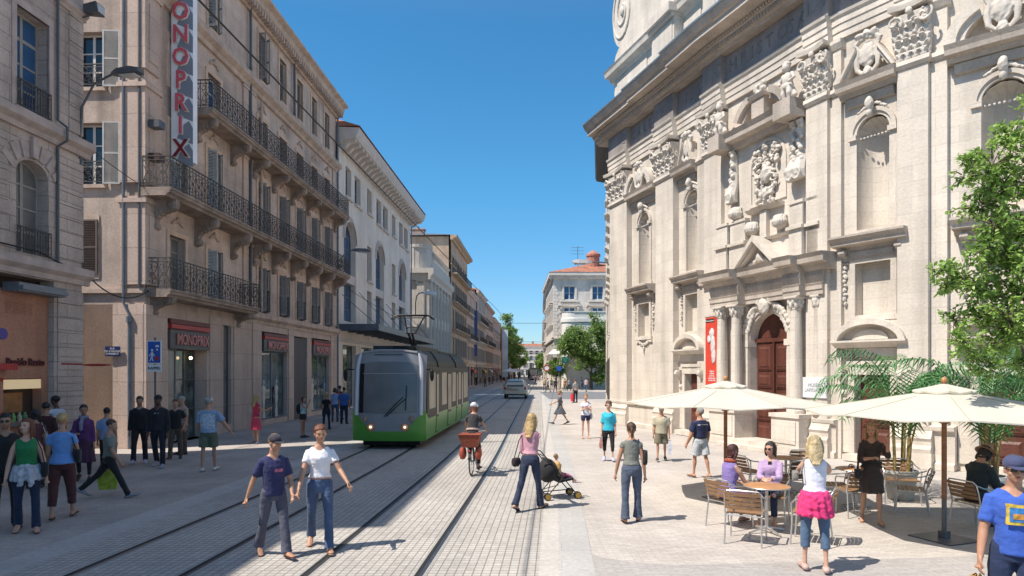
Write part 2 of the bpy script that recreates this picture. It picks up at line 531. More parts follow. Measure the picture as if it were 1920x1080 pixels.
# ------------------------------------------------------------------ tram line path
PTS = [(-30, -3.9), (2, -1.60), (8.34, -1.17), (13.2, -.86), (19.4, -.50), (30.6, -.05), (57, 1.05), (94, 2.7), (200, 7.2), (420, 16)]
def path(y):
    for i in range(len(PTS) - 1):
        if y <= PTS[i + 1][0] or i == len(PTS) - 2:
            (y0, x0), (y1, x1) = PTS[i], PTS[i + 1]
            def sl(k):
                a = PTS[max(0, k - 1)]; b = PTS[min(len(PTS) - 1, k + 1)]
                return (b[1] - a[1]) / (b[0] - a[0])
            h = y1 - y0; t = (y - y0) / h
            return (2 * t**3 - 3 * t * t + 1) * x0 + (t**3 - 2 * t * t + t) * h * sl(i) + (-2 * t**3 + 3 * t * t) * x1 + (t**3 - t * t) * h * sl(i + 1)
def strip(name, o0, o1, y0, y1, z, m, thick=0.0, kind='structure', parent=None, step=1.5):
    a = MB()
    ys = []
    y = y0
    while y < y1:
        ys.append(y); y += step * (1 if y < 60 else 4)
    ys.append(y1)
    nx = max(1, int((o1 - o0) / 2))
    a.grid([[(o0 + (o1 - o0) * i / nx, q, z) for i in range(nx + 1)] for q in ys])
    o = a.build(name, m, parent, fmap=lambda v: Vector((v.x + path(v.y), v.y, v.z)))
    if kind: o['kind'] = kind
    return o
M_COB = stone('tram_setts', (.42, .39, .355), .112, .112, .50, .008, .18, .8, .7, .09, off=0.0, streak=.1, fine=.10)
M_PLAZA = stone('plaza_paving', (.47, .425, .385), .22, .055, .70, .005, .22, .8, .5, .10, streak=.05, fine=.09)
M_WALK = stone('sidewalk_paving', (.40, .355, .32), .26, .065, .74, .005, .32, .85, .4, .07, streak=.08, fine=.1)
M_SMOOTH = stone('grey_slabs', (.40, .385, .365), .9, .45, .85, .006, .15, .75, .2, .04, streak=.05)
M_WARM = stone('cream_slabs', (.44, .41, .375), .9, .25, .85, .004, .1, .75, .2, .04, streak=.05)
M_ASPH = mat('cross_street_asphalt', (.17, .17, .175), .85, .12, 1.5, .3, 60)
M_RAIL = mat('rail_steel', (.10, .10, .105), .35, .2, 3, metal=.6)
M_GROOVE = mat('rail_groove', (.012, .012, .013), .8)
g = MB(); g.grid([[(x, y, -0.004) for x in (-900, -200, -40, 0, 40, 200, 900)] for y in (-200, -40, 0, 60, 200, 600, 1600)])
g.build('ground', M_PLAZA)['kind'] = 'structure'
strip('sidewalk', -16.5, -5.7, -20, 420, 0.000, M_WALK)
strip('gutter_band', -5.7, -5.15, -20, 420, 0.004, M_SMOOTH)
strip('tram_track_bed', -5.15, 1.5, -20, 420, 0.004, M_COB)
strip('cream_band', 1.5, 1.76, -20, 200, 0.004, M_WARM)
strip('grey_band', 1.76, 2.22, -20, 200, 0.004, M_SMOOTH)
strip('far_road', 2.3, 8, 82.1, 420, 0.000, M_WALK)
a = MB(); a.grid([[(x, y, .006) for x in (3.4, 12, 45)] for y in (61, 70, 82)])
a.build('cross_street', M_ASPH)['kind'] = 'structure'
a = MB(); pts = [(1.01, 9.6), (1.2, 9.15), (1.6, 8.9), (2.24, 8.78), (3.4, 8.85), (4.6, 9.0), (7.1, 9.3), (14, 9.8)]
a.grid([[(x, y, .0) for x, y in pts], [(x, -12, .0) for x, y in pts]])
a.build('paved_apron', stone('apron_paving', (.36, .335, .315), .22, .055, .72, .004, .12, .85, .4, .08, streak=.05, fine=.1))['kind'] = 'structure'
for k, off in enumerate((-4.36, -2.93, -1.42, 0.0)):
    r_ = empty('tram_rail', (0, 0, 0), 0, ['leftmost grooved rail of the four crossing the shaded setts', 'second grooved rail from the left passing under the green tram', 'third grooved rail from the left, between the cyclist and the couple', 'rightmost grooved rail running past the woman pushing a stroller'][k], 'tram rail', 'rails set in the street')
    strip('groove', off - .045, off + .012, -20, 400, .008, M_GROOVE, kind=None, parent=r_)
    strip('rail_head', off + .012, off + .06, -20, 400, .008, M_RAIL, kind=None, parent=r_)
    strip('rail_bed', off - .075, off + .09, -20, 400, .006, mat('rail_bed_mortar', (.30, .29, .275), .85, .1, 4), kind=None, parent=r_)

# ------------------------------------------------------------------ left street line
TX, TY = .044 / sqrt(1 + .044**2), 1 / sqrt(1 + .044**2)
RZL = atan2(TY, TX)
LX0 = -13.07
def lx(u):      # s (distance along left facades) of a photo column
    return LX0 / ((u - 960) / F - .044) / TY
def lz(u, v):
    return EYE + (HOR - v) * lx(u) * TY / F
def left_empty(name, s0, label, cat='building', d=0.0):
    return empty(name, (LX0 + TX * s0 + TY * d, TY * s0 - TX * d, 0), RZL, label, cat)

def body(parent, x0, x1, y0, y1, z0, z1, m, name='rear_wall'):
    a = MB(); a.box(x0, x1, y0, y1, z0, z1); return a.build(name, m, parent)

# ---- near building (left edge of the frame)
B0 = left_empty('corner_building', 6.0, 'stone corner building with orange snack bar front at the left edge')
def X0(u): return lx(u) - 6.0
Wd = 12.98
a = MB()
uw0, uw1 = X0(30), X0(91)
k0, k1 = X0(-60), X0(101)
ops = [(k0, k1, .0, 4.95), (uw0, uw1, 5.55, 7.95, 7.55), (uw0, uw1, 9.15, 11.7), (uw0, uw1, 13.1, 15.2)]
for sh in (2.9, 5.9): ops += [(uw0 - sh, uw1 - sh, 5.55, 7.95, 7.55), (uw0 - sh, uw1 - sh, 9.15, 11.7), (uw0 - sh, uw1 - sh, 13.1, 15.2)]
ops += [(1.0, 6.3, 0, 4.95)]
wall(a, 0, Wd, 0, 16.8, ops, 0, .38)
a.build('wall', M_NEAR, B0)
body(B0, .02, Wd, .5, 2.6, 0, 16.8, M_NEAR)
body(B0, 0, Wd - .02, .0, .5, 16.81, 16.9, M_NEAR, 'parapet'); body(B0, -20, -.01, 0, 2.6, 0, 15.5, M_NEAR, 'rear_wall')  # second block is out of view, added and sized to shade the street
a = MB(); a.box(Wd - .0, Wd + .003, 0.002, .5, 0, 16.8); a.build('side_wall', M_NEAR, B0)
body(B0, 0, Wd - .3, 2.6, 13, 0, 6.0, M_NEAR, 'rear_wing')  # unseen rear, shaped low so sun passes the gap onto the pavement
a = MB()
def rust(x0, x1, z0, z1, h=.355, gap=.022, y=0, pr=.03):
    n = round((z1 - z0) / h); h = (z1 - z0) / n
    for i in range(n): a.box(x0, x1, y - pr, y + .05, z0 + i * h + gap, z0 + (i + 1) * h)
rust(uw1 + .28, Wd + .03, 5.62, 8.55); rust(k1 + .12, Wd + .03, .75, 4.75)
rust(uw1 + .75, Wd + .03, 9.2, 16.0)
rust(uw0 - 1.5, uw0 - .28, 5.62, 8.55); rust(0, uw0 - 2.0, 5.62, 8.2)
a.box(k1 + .06, Wd + .07, -.08, .05, 0, .72)
a.build('rustication', M_NEAR, B0)
a = MB()
LEDGE = lambda z, p, h: [(0.02, z), (-p * .35, z), (-p * .45, z + h * .3), (-p * .8, z + h * .45), (-p, z + h * .55), (-p, z + h), (.02, z + h)]
a.prof(LEDGE(4.98, .22, .45), 0, Wd + .22); a.box(Wd, Wd + .2, -.1, .6, 5.0, 5.4)
a.prof(LEDGE(8.62, .26, .42), 0, Wd + .24)
a.prof(LEDGE(12.5, .14, .25), 0, Wd + .12); a.prof(LEDGE(16.4, .5, .5), 0, Wd + .4)
for sh in (0, 2.9, 5.9):
    for z in (9.0, 12.95): a.box(uw0 - sh - .18, uw1 - sh + .18, -.16, .1, z, z + .13)
    a.box(uw0 - sh - .15, uw0 - sh, -.03, .05, 9.15, 11.85); a.box(uw1 - sh, uw1 - sh + .15, -.03, .05, 9.15, 11.85)
    a.box(uw0 - sh - .15, uw1 - sh + .15, -.035, .05, 11.7, 11.88)
    for zz in (-.16, .06):    # stepped arch keystones
        pass
    cx = (uw0 + uw1) / 2 - sh
    for q in range(-3, 4):
        an = q * 17
        M = Matrix.Translation((cx, 0, 7.15)) @ Matrix.Rotation(radians(an), 4, 'Y')
        st = a.count(); a.box(-.09, .09, -.045 - (.05 if q == 0 else 0), .04, .86, 1.28 + (.12 if q == 0 else 0)); a.bm.verts.ensure_lookup_table()
        for v in a.bm.verts[st:]: v.co = M @ v.co
a.build('cornice', M_OLDT if False else mat('near_trim_stone', (.44, .355, .315), .88, .2, 2.5, .4, 16), B0)
for sh in (0, 2.9, 5.9):
    window(B0, uw0 - sh, uw1 - sh, 5.55, 7.95, .30, M_FRAME, G_CURT if sh == 0 else G_DARK, 2, 4, spring=7.55)
    window(B0, uw0 - sh, uw1 - sh, 9.15, 11.7, .30, M_FRAMEW if sh else M_FRAME, G_SKY, 2, 4, transom=3)
    window(B0, uw0 - sh, uw1 - sh, 13.1, 15.2, .30, M_FRAME, G_SKY, 2, 3)
    b = MB(); rail_bars(b, uw0 - sh - .02, uw1 - sh + .02, 5.58, .62, -.06, .09); b.build('railing', M_IRON, B0)
    b = MB(); rail_bars(b, uw0 - sh - .02, uw1 - sh + .02, 9.16, .72, -.06, .09); b.build('railing', M_IRON, B0)
# snack bar
M_ORANGE = stone('orange_render', (.46, .22, .14), 40, 40, 1, .001, .3, .8, .2, .02, streak=.2)
a = MB()
kz = (X0(18), X0(89), 1.28, 2.36)
wall(a, k0, k1 - .002, 0, 4.6, [kz], .16, .25)
for i in range(26):
    for j in range(9):
        if (i % 7) != 6: a.box(X0(22) + i * .034, X0(22) + i * .034 + .012, .148, .162, 4.0 + j * .035, 4.0 + j * .035 + .014)
a.build('shopfront', M_ORANGE, B0)
body(B0, k0, k1, .42, .5, 0, 4.94, mat('shop_interior', (.05, .03, .02), .8, .5, 2), 'shop_interior')
a = MB(); a.box(X0(12), X0(103), -.32, .1, 4.52, 4.74); a.box(X0(14), X0(101), -.40, -.33, 4.56, 4.66); a.build('awning_box', M_ZINC, B0)
a = MB(); a.box(kz[0] - .05, kz[1] + .05, -.02, .16, 1.18, 1.27); a.build('counter', mat('steel_counter', (.35, .36, .37), .3, .05, 3, metal=.8), B0)
a = MB(); a.box(kz[0], kz[1], .18, .22, 2.10, 2.34); a.build('lit_menu_strip', mat('lit_strip', (.4, .35, .25), .5, emit=((1, .75, .4), .25)), B0)
a = MB(); a.box(kz[0] + .1, kz[0] + .9, .40, .415, 1.5, 2.0); a.build('menu_board', mat('menu_orange', (.30, .14, .05), .6, .3, 5), B0)
for i, (x, c) in enumerate(((.22, (.5, .55, .6)), (.42, (.2, .4, .1)), (.62, (.5, .45, .3)), (.8, (.12, .3, .12)))):
    a = MB(); a.lathe([(.05, 0), (.06, .12), (.03, .16), (.028, .22)], (kz[0] + x, .25, 1.28), 10); a.build('jar', mat('jar%d' % i, c, .4), B0, True)
text(B0, 'Rapido Resto', .27, ((X0(22) + X0(92)) / 2, .13, 2.78), mat('sign_maroon', (.10, .012, .015), .5), depth=.03, bold=.006, sx=.86)
a = MB()
for z in (1.45, .5, 2.3): a.box(k0, X0(18) - .02, .140, .16, z, z + .09)
a.box(k0, X0(25), -.12, .12, 2.58, 2.74)
split_build(a, 'red_trim', M_RED, B0, lambda c: round(c.z * 10))
a = MB(); a.bar((X0(112), -.05, 2.75), (X0(118), -.55, 2.74), .03); a.ell((X0(118), -.95, 2.72), (.05, .42, .035), 8, 6)
a.build('red_bracket', M_RED, B0)
sg = MB(); M = Matrix.Rotation(pi / 2, 4, 'X')
sg.lathe([(0.001, -.02), (.14, -.02), (.14, .02), (.001, .02)], (X0(-3), -.1, 3.45), 20, M); sg.build('round_sign', mat('purple_sign', (.06, .04, .25), .4), B0)
# drain pipe, cables on the near building
a = MB(); px_ = X0(104)
a.tube([(px_, -.07, 5.45), (px_, -.07, 8.6), (px_, -.33, 8.75), (px_, -.33, 9.1), (px_, -.07, 9.3), (px_, -.07, 16.2)], .035, 8)
a.build('cable_duct', M_DGREY, B0, True)

# floodlight on the near building corner
def pt_left(s, d, z): return (LX0 + TX * s + TY * d, TY * s - TX * d, z)
fl = empty('floodlight', pt_left(lx(151), .05, lz(151, 20)), RZL, 'dark floodlight on the cornerstone near the top left', 'floodlight')
a = MB(); a.loft([[(-.16, -.55, -.13), (.16, -.55, -.13), (.2, -.52, .16), (-.2, -.52, .16)], [(-.12, -.12, -.1), (.12, -.12, -.1), (.12, -.1, .12), (-.12, -.1, .12)]])
a.bar((0, 0, -.2), (0, -.3, -.12), .04); a.build('housing', M_DGREY, fl)
a = MB(); a.loft([[(-.13, -.57, -.1), (.13, -.57, -.1), (.16, -.545, .12), (-.16, -.545, .12)], [(-.13, -.55, -.1), (.13, -.55, -.1), (.16, -.53, .12), (-.16, -.53, .12)]]); a.build('glass', mat('lamp_glass', (.5, .5, .48), .2), fl)

# ---- the old stone building with balconies (houses the department store)
S1 = 21.95
B1 = left_empty('balcony_building', S1, 'five storey brown stone building with long iron balconies and street level department store')
def X1(u): return lx(u) - S1
LEN1 = 20.5
cols = [1.97, 4.65, 9.3, 11.75, 14.1, 16.4, 18.65]
a = MB(); ops = []
shop = [(1.35, 4.05, 0.0, 4.4), (5.4, 6.1, .35, 4.45), (9.15, 12.25, .25, 4.42), (13.15, 15.2, .0, 4.4), (15.9, 19.1, .25, 4.45)]
ops += shop
hw = .52
for i, c in enumerate(cols):
    ops.append((c - hw, c + hw, 5.35 if i < 2 else 5.25, 7.35))
    ops.append((c - hw, c + hw, 8.75, 11.3))
    ops.append((c - hw, c + hw, 12.5, 14.25))
    ops.append((c - .45, c + .45, 16.05, 18.2))
wall(a, 0, LEN1, 4.75, 19.0, [o for o in ops if o[2] > 4.9], 0, .30)
a.build('wall', M_OLD, B1)
a = MB(); wall(a, 0, LEN1, 0, 4.75, shop, -.04, .5)
a.build('ground_floor_wall', M_OLDB, B1)
# flank facing the camera, built as its own wall with windows
a = MB()
fo = [(-2.35, -1.35, 11.9, 13.7), (-2.35, -1.35, 8.75, 10.75), (-2.9, -2.0, 5.8, 7.6)]
FX = 12.0
def flank(v): return Vector((v.y, -v.x, v.z))     # x -> -y... local: flank x (negative left) to building y
# flank coordinate q = distance from the corner into the block
def fwall(mb, q0, q1, z0, z1, ops, off):
    "wall in the plane x=off facing -x, q along +y"
    st = mb.count()
    wall(mb, q0, q1, z0, z1, ops, 0, .28)
    mb.bm.verts.ensure_lookup_table()
    for v in mb.bm.verts[st:]: v.co = Vector((off + v.co.y, v.co.x, v.co.z))
fq = [(1.35, 2.35, 11.9, 13.75), (1.35, 2.35, 8.7, 10.75)]
fwall(a, .0, FX, 4.75, 19.0, fq, 0)
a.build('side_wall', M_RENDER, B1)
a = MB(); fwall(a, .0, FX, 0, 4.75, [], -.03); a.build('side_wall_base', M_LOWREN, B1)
body(B1, .32, LEN1 - .01, .62, FX, 0.02, 18.98, M_OLD)
a = MB(); a.box(.0, LEN1, .33, .6, 15.2, 15.3); a.build('roof', M_TILE, B1) if False else a.bm.free()
rf = MB(); rf.loft([[(-.5, -.75, 19.42), (LEN1 + .05, -.75, 19.42), (LEN1 + .05, FX, 19.42), (-.5, FX, 19.42)], [(1.5, 5, 21.0), (LEN1 - 1.5, 5, 21.0), (LEN1 - 1.5, 6.5, 21.0), (1.5, 6.5, 21.0)]])
rf.build('roof', M_TILE, B1)
for (q0, q1, z0, z1) in fq:
    o = window(B1, q0, q1, z0, z1, 0, M_FRAMEW, G_DARK, 2, 3); o.rotation_euler = (0, 0, pi / 2); o.location = (.24, q1, z0); o.rotation_euler = (0, 0, -pi / 2)
    b = MB(); rail_cells(b, q0, q1, z0 + .02, .75, .0, .35)
    o = b.build('railing', M_IRON, B1); o.rotation_euler = (0, 0, pi / 2); o.location = (-.06, 0, 0)
    shutter(B1, 0, .55, z0, z1, 0, M_SHUT, 0).matrix_local = Matrix.Translation((-.06, q0 - .58, z0)) @ Matrix.Rotation(pi / 2 + .12, 4, 'Z')
    b = MB(); b.box(-.10, .05, q0 - .1, q1 + .1, z0 - .12, z0); b.build('sill', M_OLDT, B1)
o = shutter(B1, 0, .95, 5.75, 7.55, 0, M_SHUTB); o.matrix_local = Matrix.Translation((-.05, 1.55, 5.75)) @ Matrix.Rotation(pi / 2, 4, 'Z')
a = MB(); a.box(-.10, .04, 0, FX, 5.12, 5.26); a.box(-.03, .04, 1.5, 2.55, 5.6, 7.7) ; a.build('string_course', M_OLDT, B1)
# corner pier and pilasters
a = MB()
for z0, z1 in ((5.4, 8.3), (8.75, 12.1), (12.5, 15.2)):
    a.box(-.10, .75, -.10, .10, z0, z1); a.box(-.101, .10, .10, .75, z0, z1)
    a.box(-.16, .85, -.16, .12, z1 - .22, z1 - .08); a.box(-.161, .12, .12, .85, z1 - .22, z1 - .08)
    a.box(.1, .6, -.14, -.10, z0 + .3, z1 - .5)
    a.box(7.2, 8.3, -.08, .04, z0, z1); a.box(19.7, 20.45, -.08, .04, z0, z1); a.box(7.12, 8.38, -.13, .04, z1 - .2, z1 - .08)
a.box(-.08, 1.15, -.12, -.03, 0, 4.75); a.box(-.09, .2, -.03, 1.0, 0, 4.75)
for x0, x1 in ((4.2, 5.25), (6.25, 7.45), (8.1, 9.0), (12.35, 13.05), (19.25, 20.4)):
    a.box(x0, x1, -.10, -.03, 0, 4.72)
split_build(a, 'pilaster', M_OLDB, B1, lambda c: (nearest([0, 4.7, 6.8, 7.75, 8.55, 12.7, 20])(c), c.z > 5, c.z > 8.6, c.z > 12.4))
a = MB()
for i, c in enumerate(cols):
    for z0, z1, h in ((5.3, 7.35, hw), (8.75, 11.3, hw), (12.5, 14.25, hw), (16.05, 18.2, .45)):
        t = .16
        a.box(c - h - t, c - h, -.05, .06, z0 - (0 if z1 < 18 else .12), z1); a.box(c + h, c + h + t, -.05, .06, z0 - (0 if z1 < 18 else .12), z1)
        a.box(c - h - t, c + h + t, -.055, .06, z1, z1 + t)
        if z1 > 18: a.box(c - h, c + h, -.12, .05, z0 - .12, z0)
split_build(a, 'window_surround', M_SURR, B1, lambda c: (nearest(cols)(c), c.z > 8, c.z > 12, c.z > 15))
a = MB()   # carved garlands over the windows
for c in cols:
    for z in (7.82, 11.72, 14.72):
        for k in range(7):
            x = c + (k - 3) * .11
            a.ell((x, -.04, z + .10 * cos((k - 3) * .6)), (.07, .05, .055 + .02 * (k % 2)), 6, 4)
        a.ell((c, -.06, z + .14), (.09, .07, .13), 6, 5)
split_build(a, 'carved_garland', M_OLDT, B1, lambda c: (nearest(cols)(c), c.z > 10, c.z > 13.5), True)
# cornices
a = MB()
a.prof(LEDGE(4.72, .28, .5), 7.3, LEN1 + .05)
a.prof(LEDGE(15.15, .36, .55), -.15, LEN1 + .1)
a.prof([(.05, 18.6), (-.15, 18.6), (-.2, 18.8), (-.5, 18.95), (-.55, 19.2), (-.78, 19.3), (-.78, 19.42), (.05, 19.42)], -.55, LEN1 + .08)
n = 74
for i in range(n):
    x = -.2 + (LEN1 + .2) * i / (n - 1)
    a.box(x - .06, x + .06, -.46, -.14, 18.68, 18.93)
for i in range(40):
    y = .2 + 11 * i / 39
    a.box(-.4, -.1, y - .06, y + .06, 18.7, 18.93)
a.box(-.55, -.02, -.5, FX, 18.94, 19.41)
a.build('cornice', M_OLDT, B1)
# balconies
def balcony(parent, x0, x1, z, dep, endcap=True, cell=.42, cons=(), ch=.95):
    a = MB()
    a.prof([(0.02, z - .05), (-dep * .85, z - .05), (-dep * .9, z + .02), (-dep, z + .06), (-dep, z + .14), (-dep - .04, z + .16), (-dep - .04, z + .22), (.02, z + .22)], x0, x1)
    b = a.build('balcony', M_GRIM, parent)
    r = MB(); rail_cells(r, x0 + .04, x1 - .04, z + .24, 1.02, -dep + .03, cell)
    for xe in (x0 + .05, x1 - .05):
        st = r.count(); rail_cells(r, 0, dep - .04, z + .24, 1.02, 0, dep / 2 - .02); turn_side(r, st, xe, -dep + .03, pi / 2)
    r.build('railing', M_IRON, b)
    for c in cons:
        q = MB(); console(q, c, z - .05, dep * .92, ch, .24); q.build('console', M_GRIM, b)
balcony(B1, 0.05, 7.0, 5.05, .85, cons=(.45, 6.6), ch=.6)
mid = [.5] + [(cols[i] + cols[i + 1]) / 2 for i in range(6)] + [19.9]
mid[2] = 6.2; mid.insert(3, 8.2)
balcony(B1, -.15, 20.4, 8.35, .95, cons=[m for m in mid], ch=1.05)
balcony(B1, 2.75, 20.35, 12.1, .9, cons=[m for m in mid if m > 2.9], ch=.85)
for c in cols[2:]:
    b = MB(); rail_cells(b, c - .58, c + .58, 5.28, 1.0, -.10, .38); b.build('railing', M_IRON, B1)
for i, c in enumerate(cols):
    for z0, z1, f in ((5.3, 7.35, 0), (8.75, 11.3, 1), (12.5, 14.25, 2), (16.05, 18.2, 3)):
        h = hw if f < 3 else .45
        gm = pick(G_DARK, G_CURT, G_DARK)
        if f == 2: gm = G_SKY if i < 2 else G_DARK
        window(B1, c - h, c + h, z0, z1, .22, pick(M_FRAME, M_FRAMEW), gm, 2, 4 if f < 2 else 3)
        if f == 1 or (f == 3 and i < 3) or (f == 0 and i > 0):
            w_ = .46
            shutter(B1, 0, w_, z0 + .04, z1 - .03, 0, M_SHUT if i < 2 else M_SHUTG).matrix_local = Matrix.Translation((c - h + .02, .08, z0 + .04)) @ Matrix.Rotation(radians(-62 if f != 3 else -95), 4, 'Z')
            shutter(B1, 0, w_, z0 + .04, z1 - .03, 0, M_SHUT if i < 2 else M_SHUTG).matrix_local = Matrix.Translation((c + h - .02, .08, z0 + .04)) @ Matrix.Rotation(radians(180 + 55), 4, 'Z')
        elif f in (2, 3) and i >= 2:
            shutter(B1, 0, h * 2 - .04, z0 + .04, z1 - .03, 0, M_SHUTG).location = (c - h + .02, .14, z0 + .04)
# drain pipes
for x, z0, z1, m in ((7.75, 5.3, 18.7, M_DGREY), (13.0, 15.7, 18.7, M_DGREY), (8.9, 5.3, 15, M_OLDT), (20.46, 0, 18.8, M_ZINC)):
    a = MB(); a.tube([(x, -.14, z0), (x, -.14, z1)], .06, 8)
    for z in range(int(z0) + 1, int(z1), 2): a.tube([(x, -.14, z), (x, -.14, z + .06)], .08, 8)
    a.build('drain_pipe', m, B1, True)
a = MB(); a.tube([(-.12, .42, 4.2), (-.12, .42, 4.4), (-.12, .62, 4.8), (-.12, .62, 18.6)], .045, 8); a.tube([(-.12, .42, 0), (-.12, .42, 4.2)], .055, 8)
a.tube([(-.12, .42, 4.15), (-.12, .42, 4.35)], .10, 8); a.build('drain_pipe', M_ZINC, B1, True)
a = MB(); a.tube([(-.10, .10, 5.3), (-.10, .10, 15.1)], .045, 6); a.build('drain_pipe', M_DGREY, B1, True)
# street level openings
M_SIGNG = mat('sign_grey', (.10, .095, .09), .5, .08, 4)
M_LET = mat('letter_pink', (.55, .22, .20), .45)
def shop_sign(x0, x1, z, h=.95, txt='MONOPRIX'):
    s_ = empty('shop_sign', (0, 0, 0)); s_.parent = B1
    s_.name = 'shop_sign'
    a = MB(); a.box(x0, x1, -.14, .2, z, z + h * .62); a.build('sign_board', M_SIGNG, s_)
    a = MB(); a.box(x0 + .03, x1 - .03, -.17, .2, z + h * .68, z + h * .82); a.build('red_stripe', M_RED, s_)
    a = MB(); a.box(x0, x1, -.15, .2, z + h * .84, z + h); a.box(x0, x1, -.13, .2, z + h * .63, z + h * .67); a.build('sign_frame', mat('dark_red', (.12, .02, .02), .5), s_)
    me = text_mesh(txt, .56, .05, .004, m=M_LET)
    wd = max(v.co.x for v in me.vertices) - min(v.co.x for v in me.vertices)
    o = link('lettering', me, s_, ((x0 + x1) / 2 + .1, -.18, z + h * .31), (pi / 2, 0, 0)); o.scale = ((x1 - x0) * .80 / wd, 1, 1)
    return s_
shop_sign(1.32, 4.08, 3.35, 1.05)
shop_sign(9.2, 12.2, 3.5, .85)
shop_sign(15.95, 19.05, 3.5, .85)
# store door set back, shop windows
window(B1, 2.5, 4.0, .0, 3.35, .42, M_DGREY, G_SHOP, 2, 3, name='entrance_door')
window(B1, 1.38, 2.48, .0, 3.35, .30, M_FRAME, G_CURT, 1, 2, name='shop_window')
window(B1, 5.4, 6.1, .35, 4.45, .10, M_DGREY, G_CURT, 1, 2, name='shop_window')
window(B1, 9.2, 12.2, .27, 3.5, .14, M_FRAMED, G_SHOP, 2, 1, t=.08, name='shop_window')
window(B1, 15.95, 19.05, .27, 3.5, .14, M_FRAMED, G_SHOP, 2, 1, t=.08, name='shop_window')
a = MB(); a.box(13.2, 15.15, .05, .12, 0, 4.35)
a.build('closed_panel', stone('dark_panel', (.10, .09, .088), 3, 1.4, .7, .01, .1, .7, .1), B1)
a = MB(); a.ell((3.3, .2, 3.05), (.06, .06, .06), 8, 6); a.build('entrance_lamp', mat('bulb', (1, .8, .5), .4, emit=((1, .72, .4), 6)), B1)
for k in (0, 2, 4, 7):   # displays behind the shop glass
    x = (9.6, 10.3, 11.1, 11.7, 16.3, 17.0, 17.7, 18.4, 5.7)[k]
    c = ((.55, .53, .5), (.3, .05, .06), (.5, .5, .5), (.1, .14, .2), (.5, .5, .5), (.5, .1, .2), (.55, .5, .45), (.1, .2, .3), (.5, .5, .5))[k]
    a = MB(); a.lathe([(.16, 0), (.10, .6), (.17, .95), (.13, 1.15), (.2, 1.45), (.05, 1.55), (.04, 1.62)], (x, .06, .32), 10, sy=.28); a.ell((x, .06, 2.03), (.08, .04, .11), 8, 6)
    a.build('mannequin', mat('display%d' % k, c, .6), B1, True)
# air conditioning boxes on the corner
for i, z in enumerate((9.5, 10.6)):
    a = MB(); a.box(.02, .36, -.5, -.14, z, z + .24); a.build('outdoor_unit', M_DGREY if i else mat('unit_brown', (.07, .03, .02), .5), B1)

# vertical sign with its lattice frame
vsn = empty('vertical_sign', pt_left(S1 + 1.35, .0, 9.9), 0, 'tall white vertical sign with pink lettering on the corner above the balcony', 'sign')
a = MB(); a.box(.10, .86, .10, .42, -.02, 7.6)
a.build('sign_box', mat('sign_white', (.86, .84, .84), .4, .08, 1.5), vsn)
M_SLET = mat('sign_pink', (.62, .10, .13), .4); M_SLX = mat('sign_dark_red', (.20, .01, .02), .4); M_SBK = mat('sign_halo', (.70, .68, .66), .4)
M_SHAD = mat('sign_slate', (.22, .24, .28), .5)
for i, ch in enumerate('XIRPONOM'):
    z = .42 + i * .80
    o = text(vsn, ch, .86, (.46, .02, z), M_SLX if i < 1 else M_SLET, depth=.07, bold=.012, name='letter', sx=.86)
    o = text(vsn, ch, .86, (.46, .06, z), M_SBK, depth=.07, bold=.035, name='letter_edge', sx=.86)
    a = MB(); a.prism([(.30, z - .4), (.86, z - .62), (.86, z - .05), (.72, z + .2), (.5, z + .05)], .085, .099); a.build('slate_facet', M_SHAD, vsn)
a = MB()
for x in (-.95, -.12): a.bar((x, .3, -.2), (x, .3, 7.6), .05)
for i in range(16):
    z = i * .5; a.bar((-.95, .3, z), (-.12, .3, z), .025)
    if i % 3 == 0: a.bar((-.95, .3, z), (.1, .3, z), .035)
    if i % 2 == 0: a.bar((-.7, .3, z), (-.4, .3, z + .5), .02)
a.build('bracket_frame', mat('pale_metal', (.4, .38, .36), .5, metal=.3), vsn)

# street nameplate and traffic panel
npl = empty('street_nameplate', (-13.05 + .0, 21.79, 3.2), 0, 'small blue street nameplate fixed to the side wall in the shade', 'nameplate')
a = MB(); a.box(-.24, .24, -.02, .02, -.16, .16); a.build('plate', mat('enamel_blue', (.015, .03, .12), .35), npl)
text(npl, "RUE\nDU COLLÈGE\nD'ANNECY", .085, (0, -.026, 0), M_WPAINT, depth=.004, name='lettering')
tp = empty('pedestrian_zone_sign', tuple(gnd(290, 850)), 0, 'blue pedestrian zone sign on a thin post beside the store entrance', 'traffic sign')
Ys = tp.location.y; q = Ys / F
a = MB(); a.tube([(0, .03, 0), (0, .03, 4.2 - .6)], .03, 8); a.build('post', M_DGREY, tp, True)
a = MB(); a.box(-.22, .22, -.03, .0, 2.78, 3.50); a.build('panel', M_WPAINT, tp)
a = MB(); a.box(-.19, .19, -.035, -.029, 2.81, 3.47); a.build('blue_face', mat('sign_blue', (.02, .10, .42), .4), tp)
a = MB()
a.ell((-.06, -.04, 3.2), (.035, .008, .04), 8, 6); a.prism([(-.09, 2.98), (-.03, 2.98), (-.04, 3.15), (-.08, 3.15)], -.045, -.036)
a.prism([(-.09, 2.99), (-.14, 2.86), (-.115, 2.86), (-.06, 2.98)], -.045, -.036); a.prism([(-.06, 2.99), (-.01, 2.86), (-.035, 2.86), (-.08, 2.98)], -.045, -.036)
a.prism([(-.08, 3.13), (-.16, 3.02), (-.145, 3.01), (-.07, 3.1)], -.045, -.036); a.prism([(-.04, 3.13), (.03, 3.03), (.015, 3.02), (-.05, 3.1)], -.045, -.036)
a.prism([(.04, 3.3), (.16, 3.3), (.14, 3.36), (.06, 3.36)], -.045, -.036); a.lathe([(.001, 0), (.03, 0), (.03, .008)], (.1, -.04, 3.22), 10, Matrix.Rotation(pi / 2, 4, 'X'))
a.build('white_pictogram', M_WPAINT, tp)
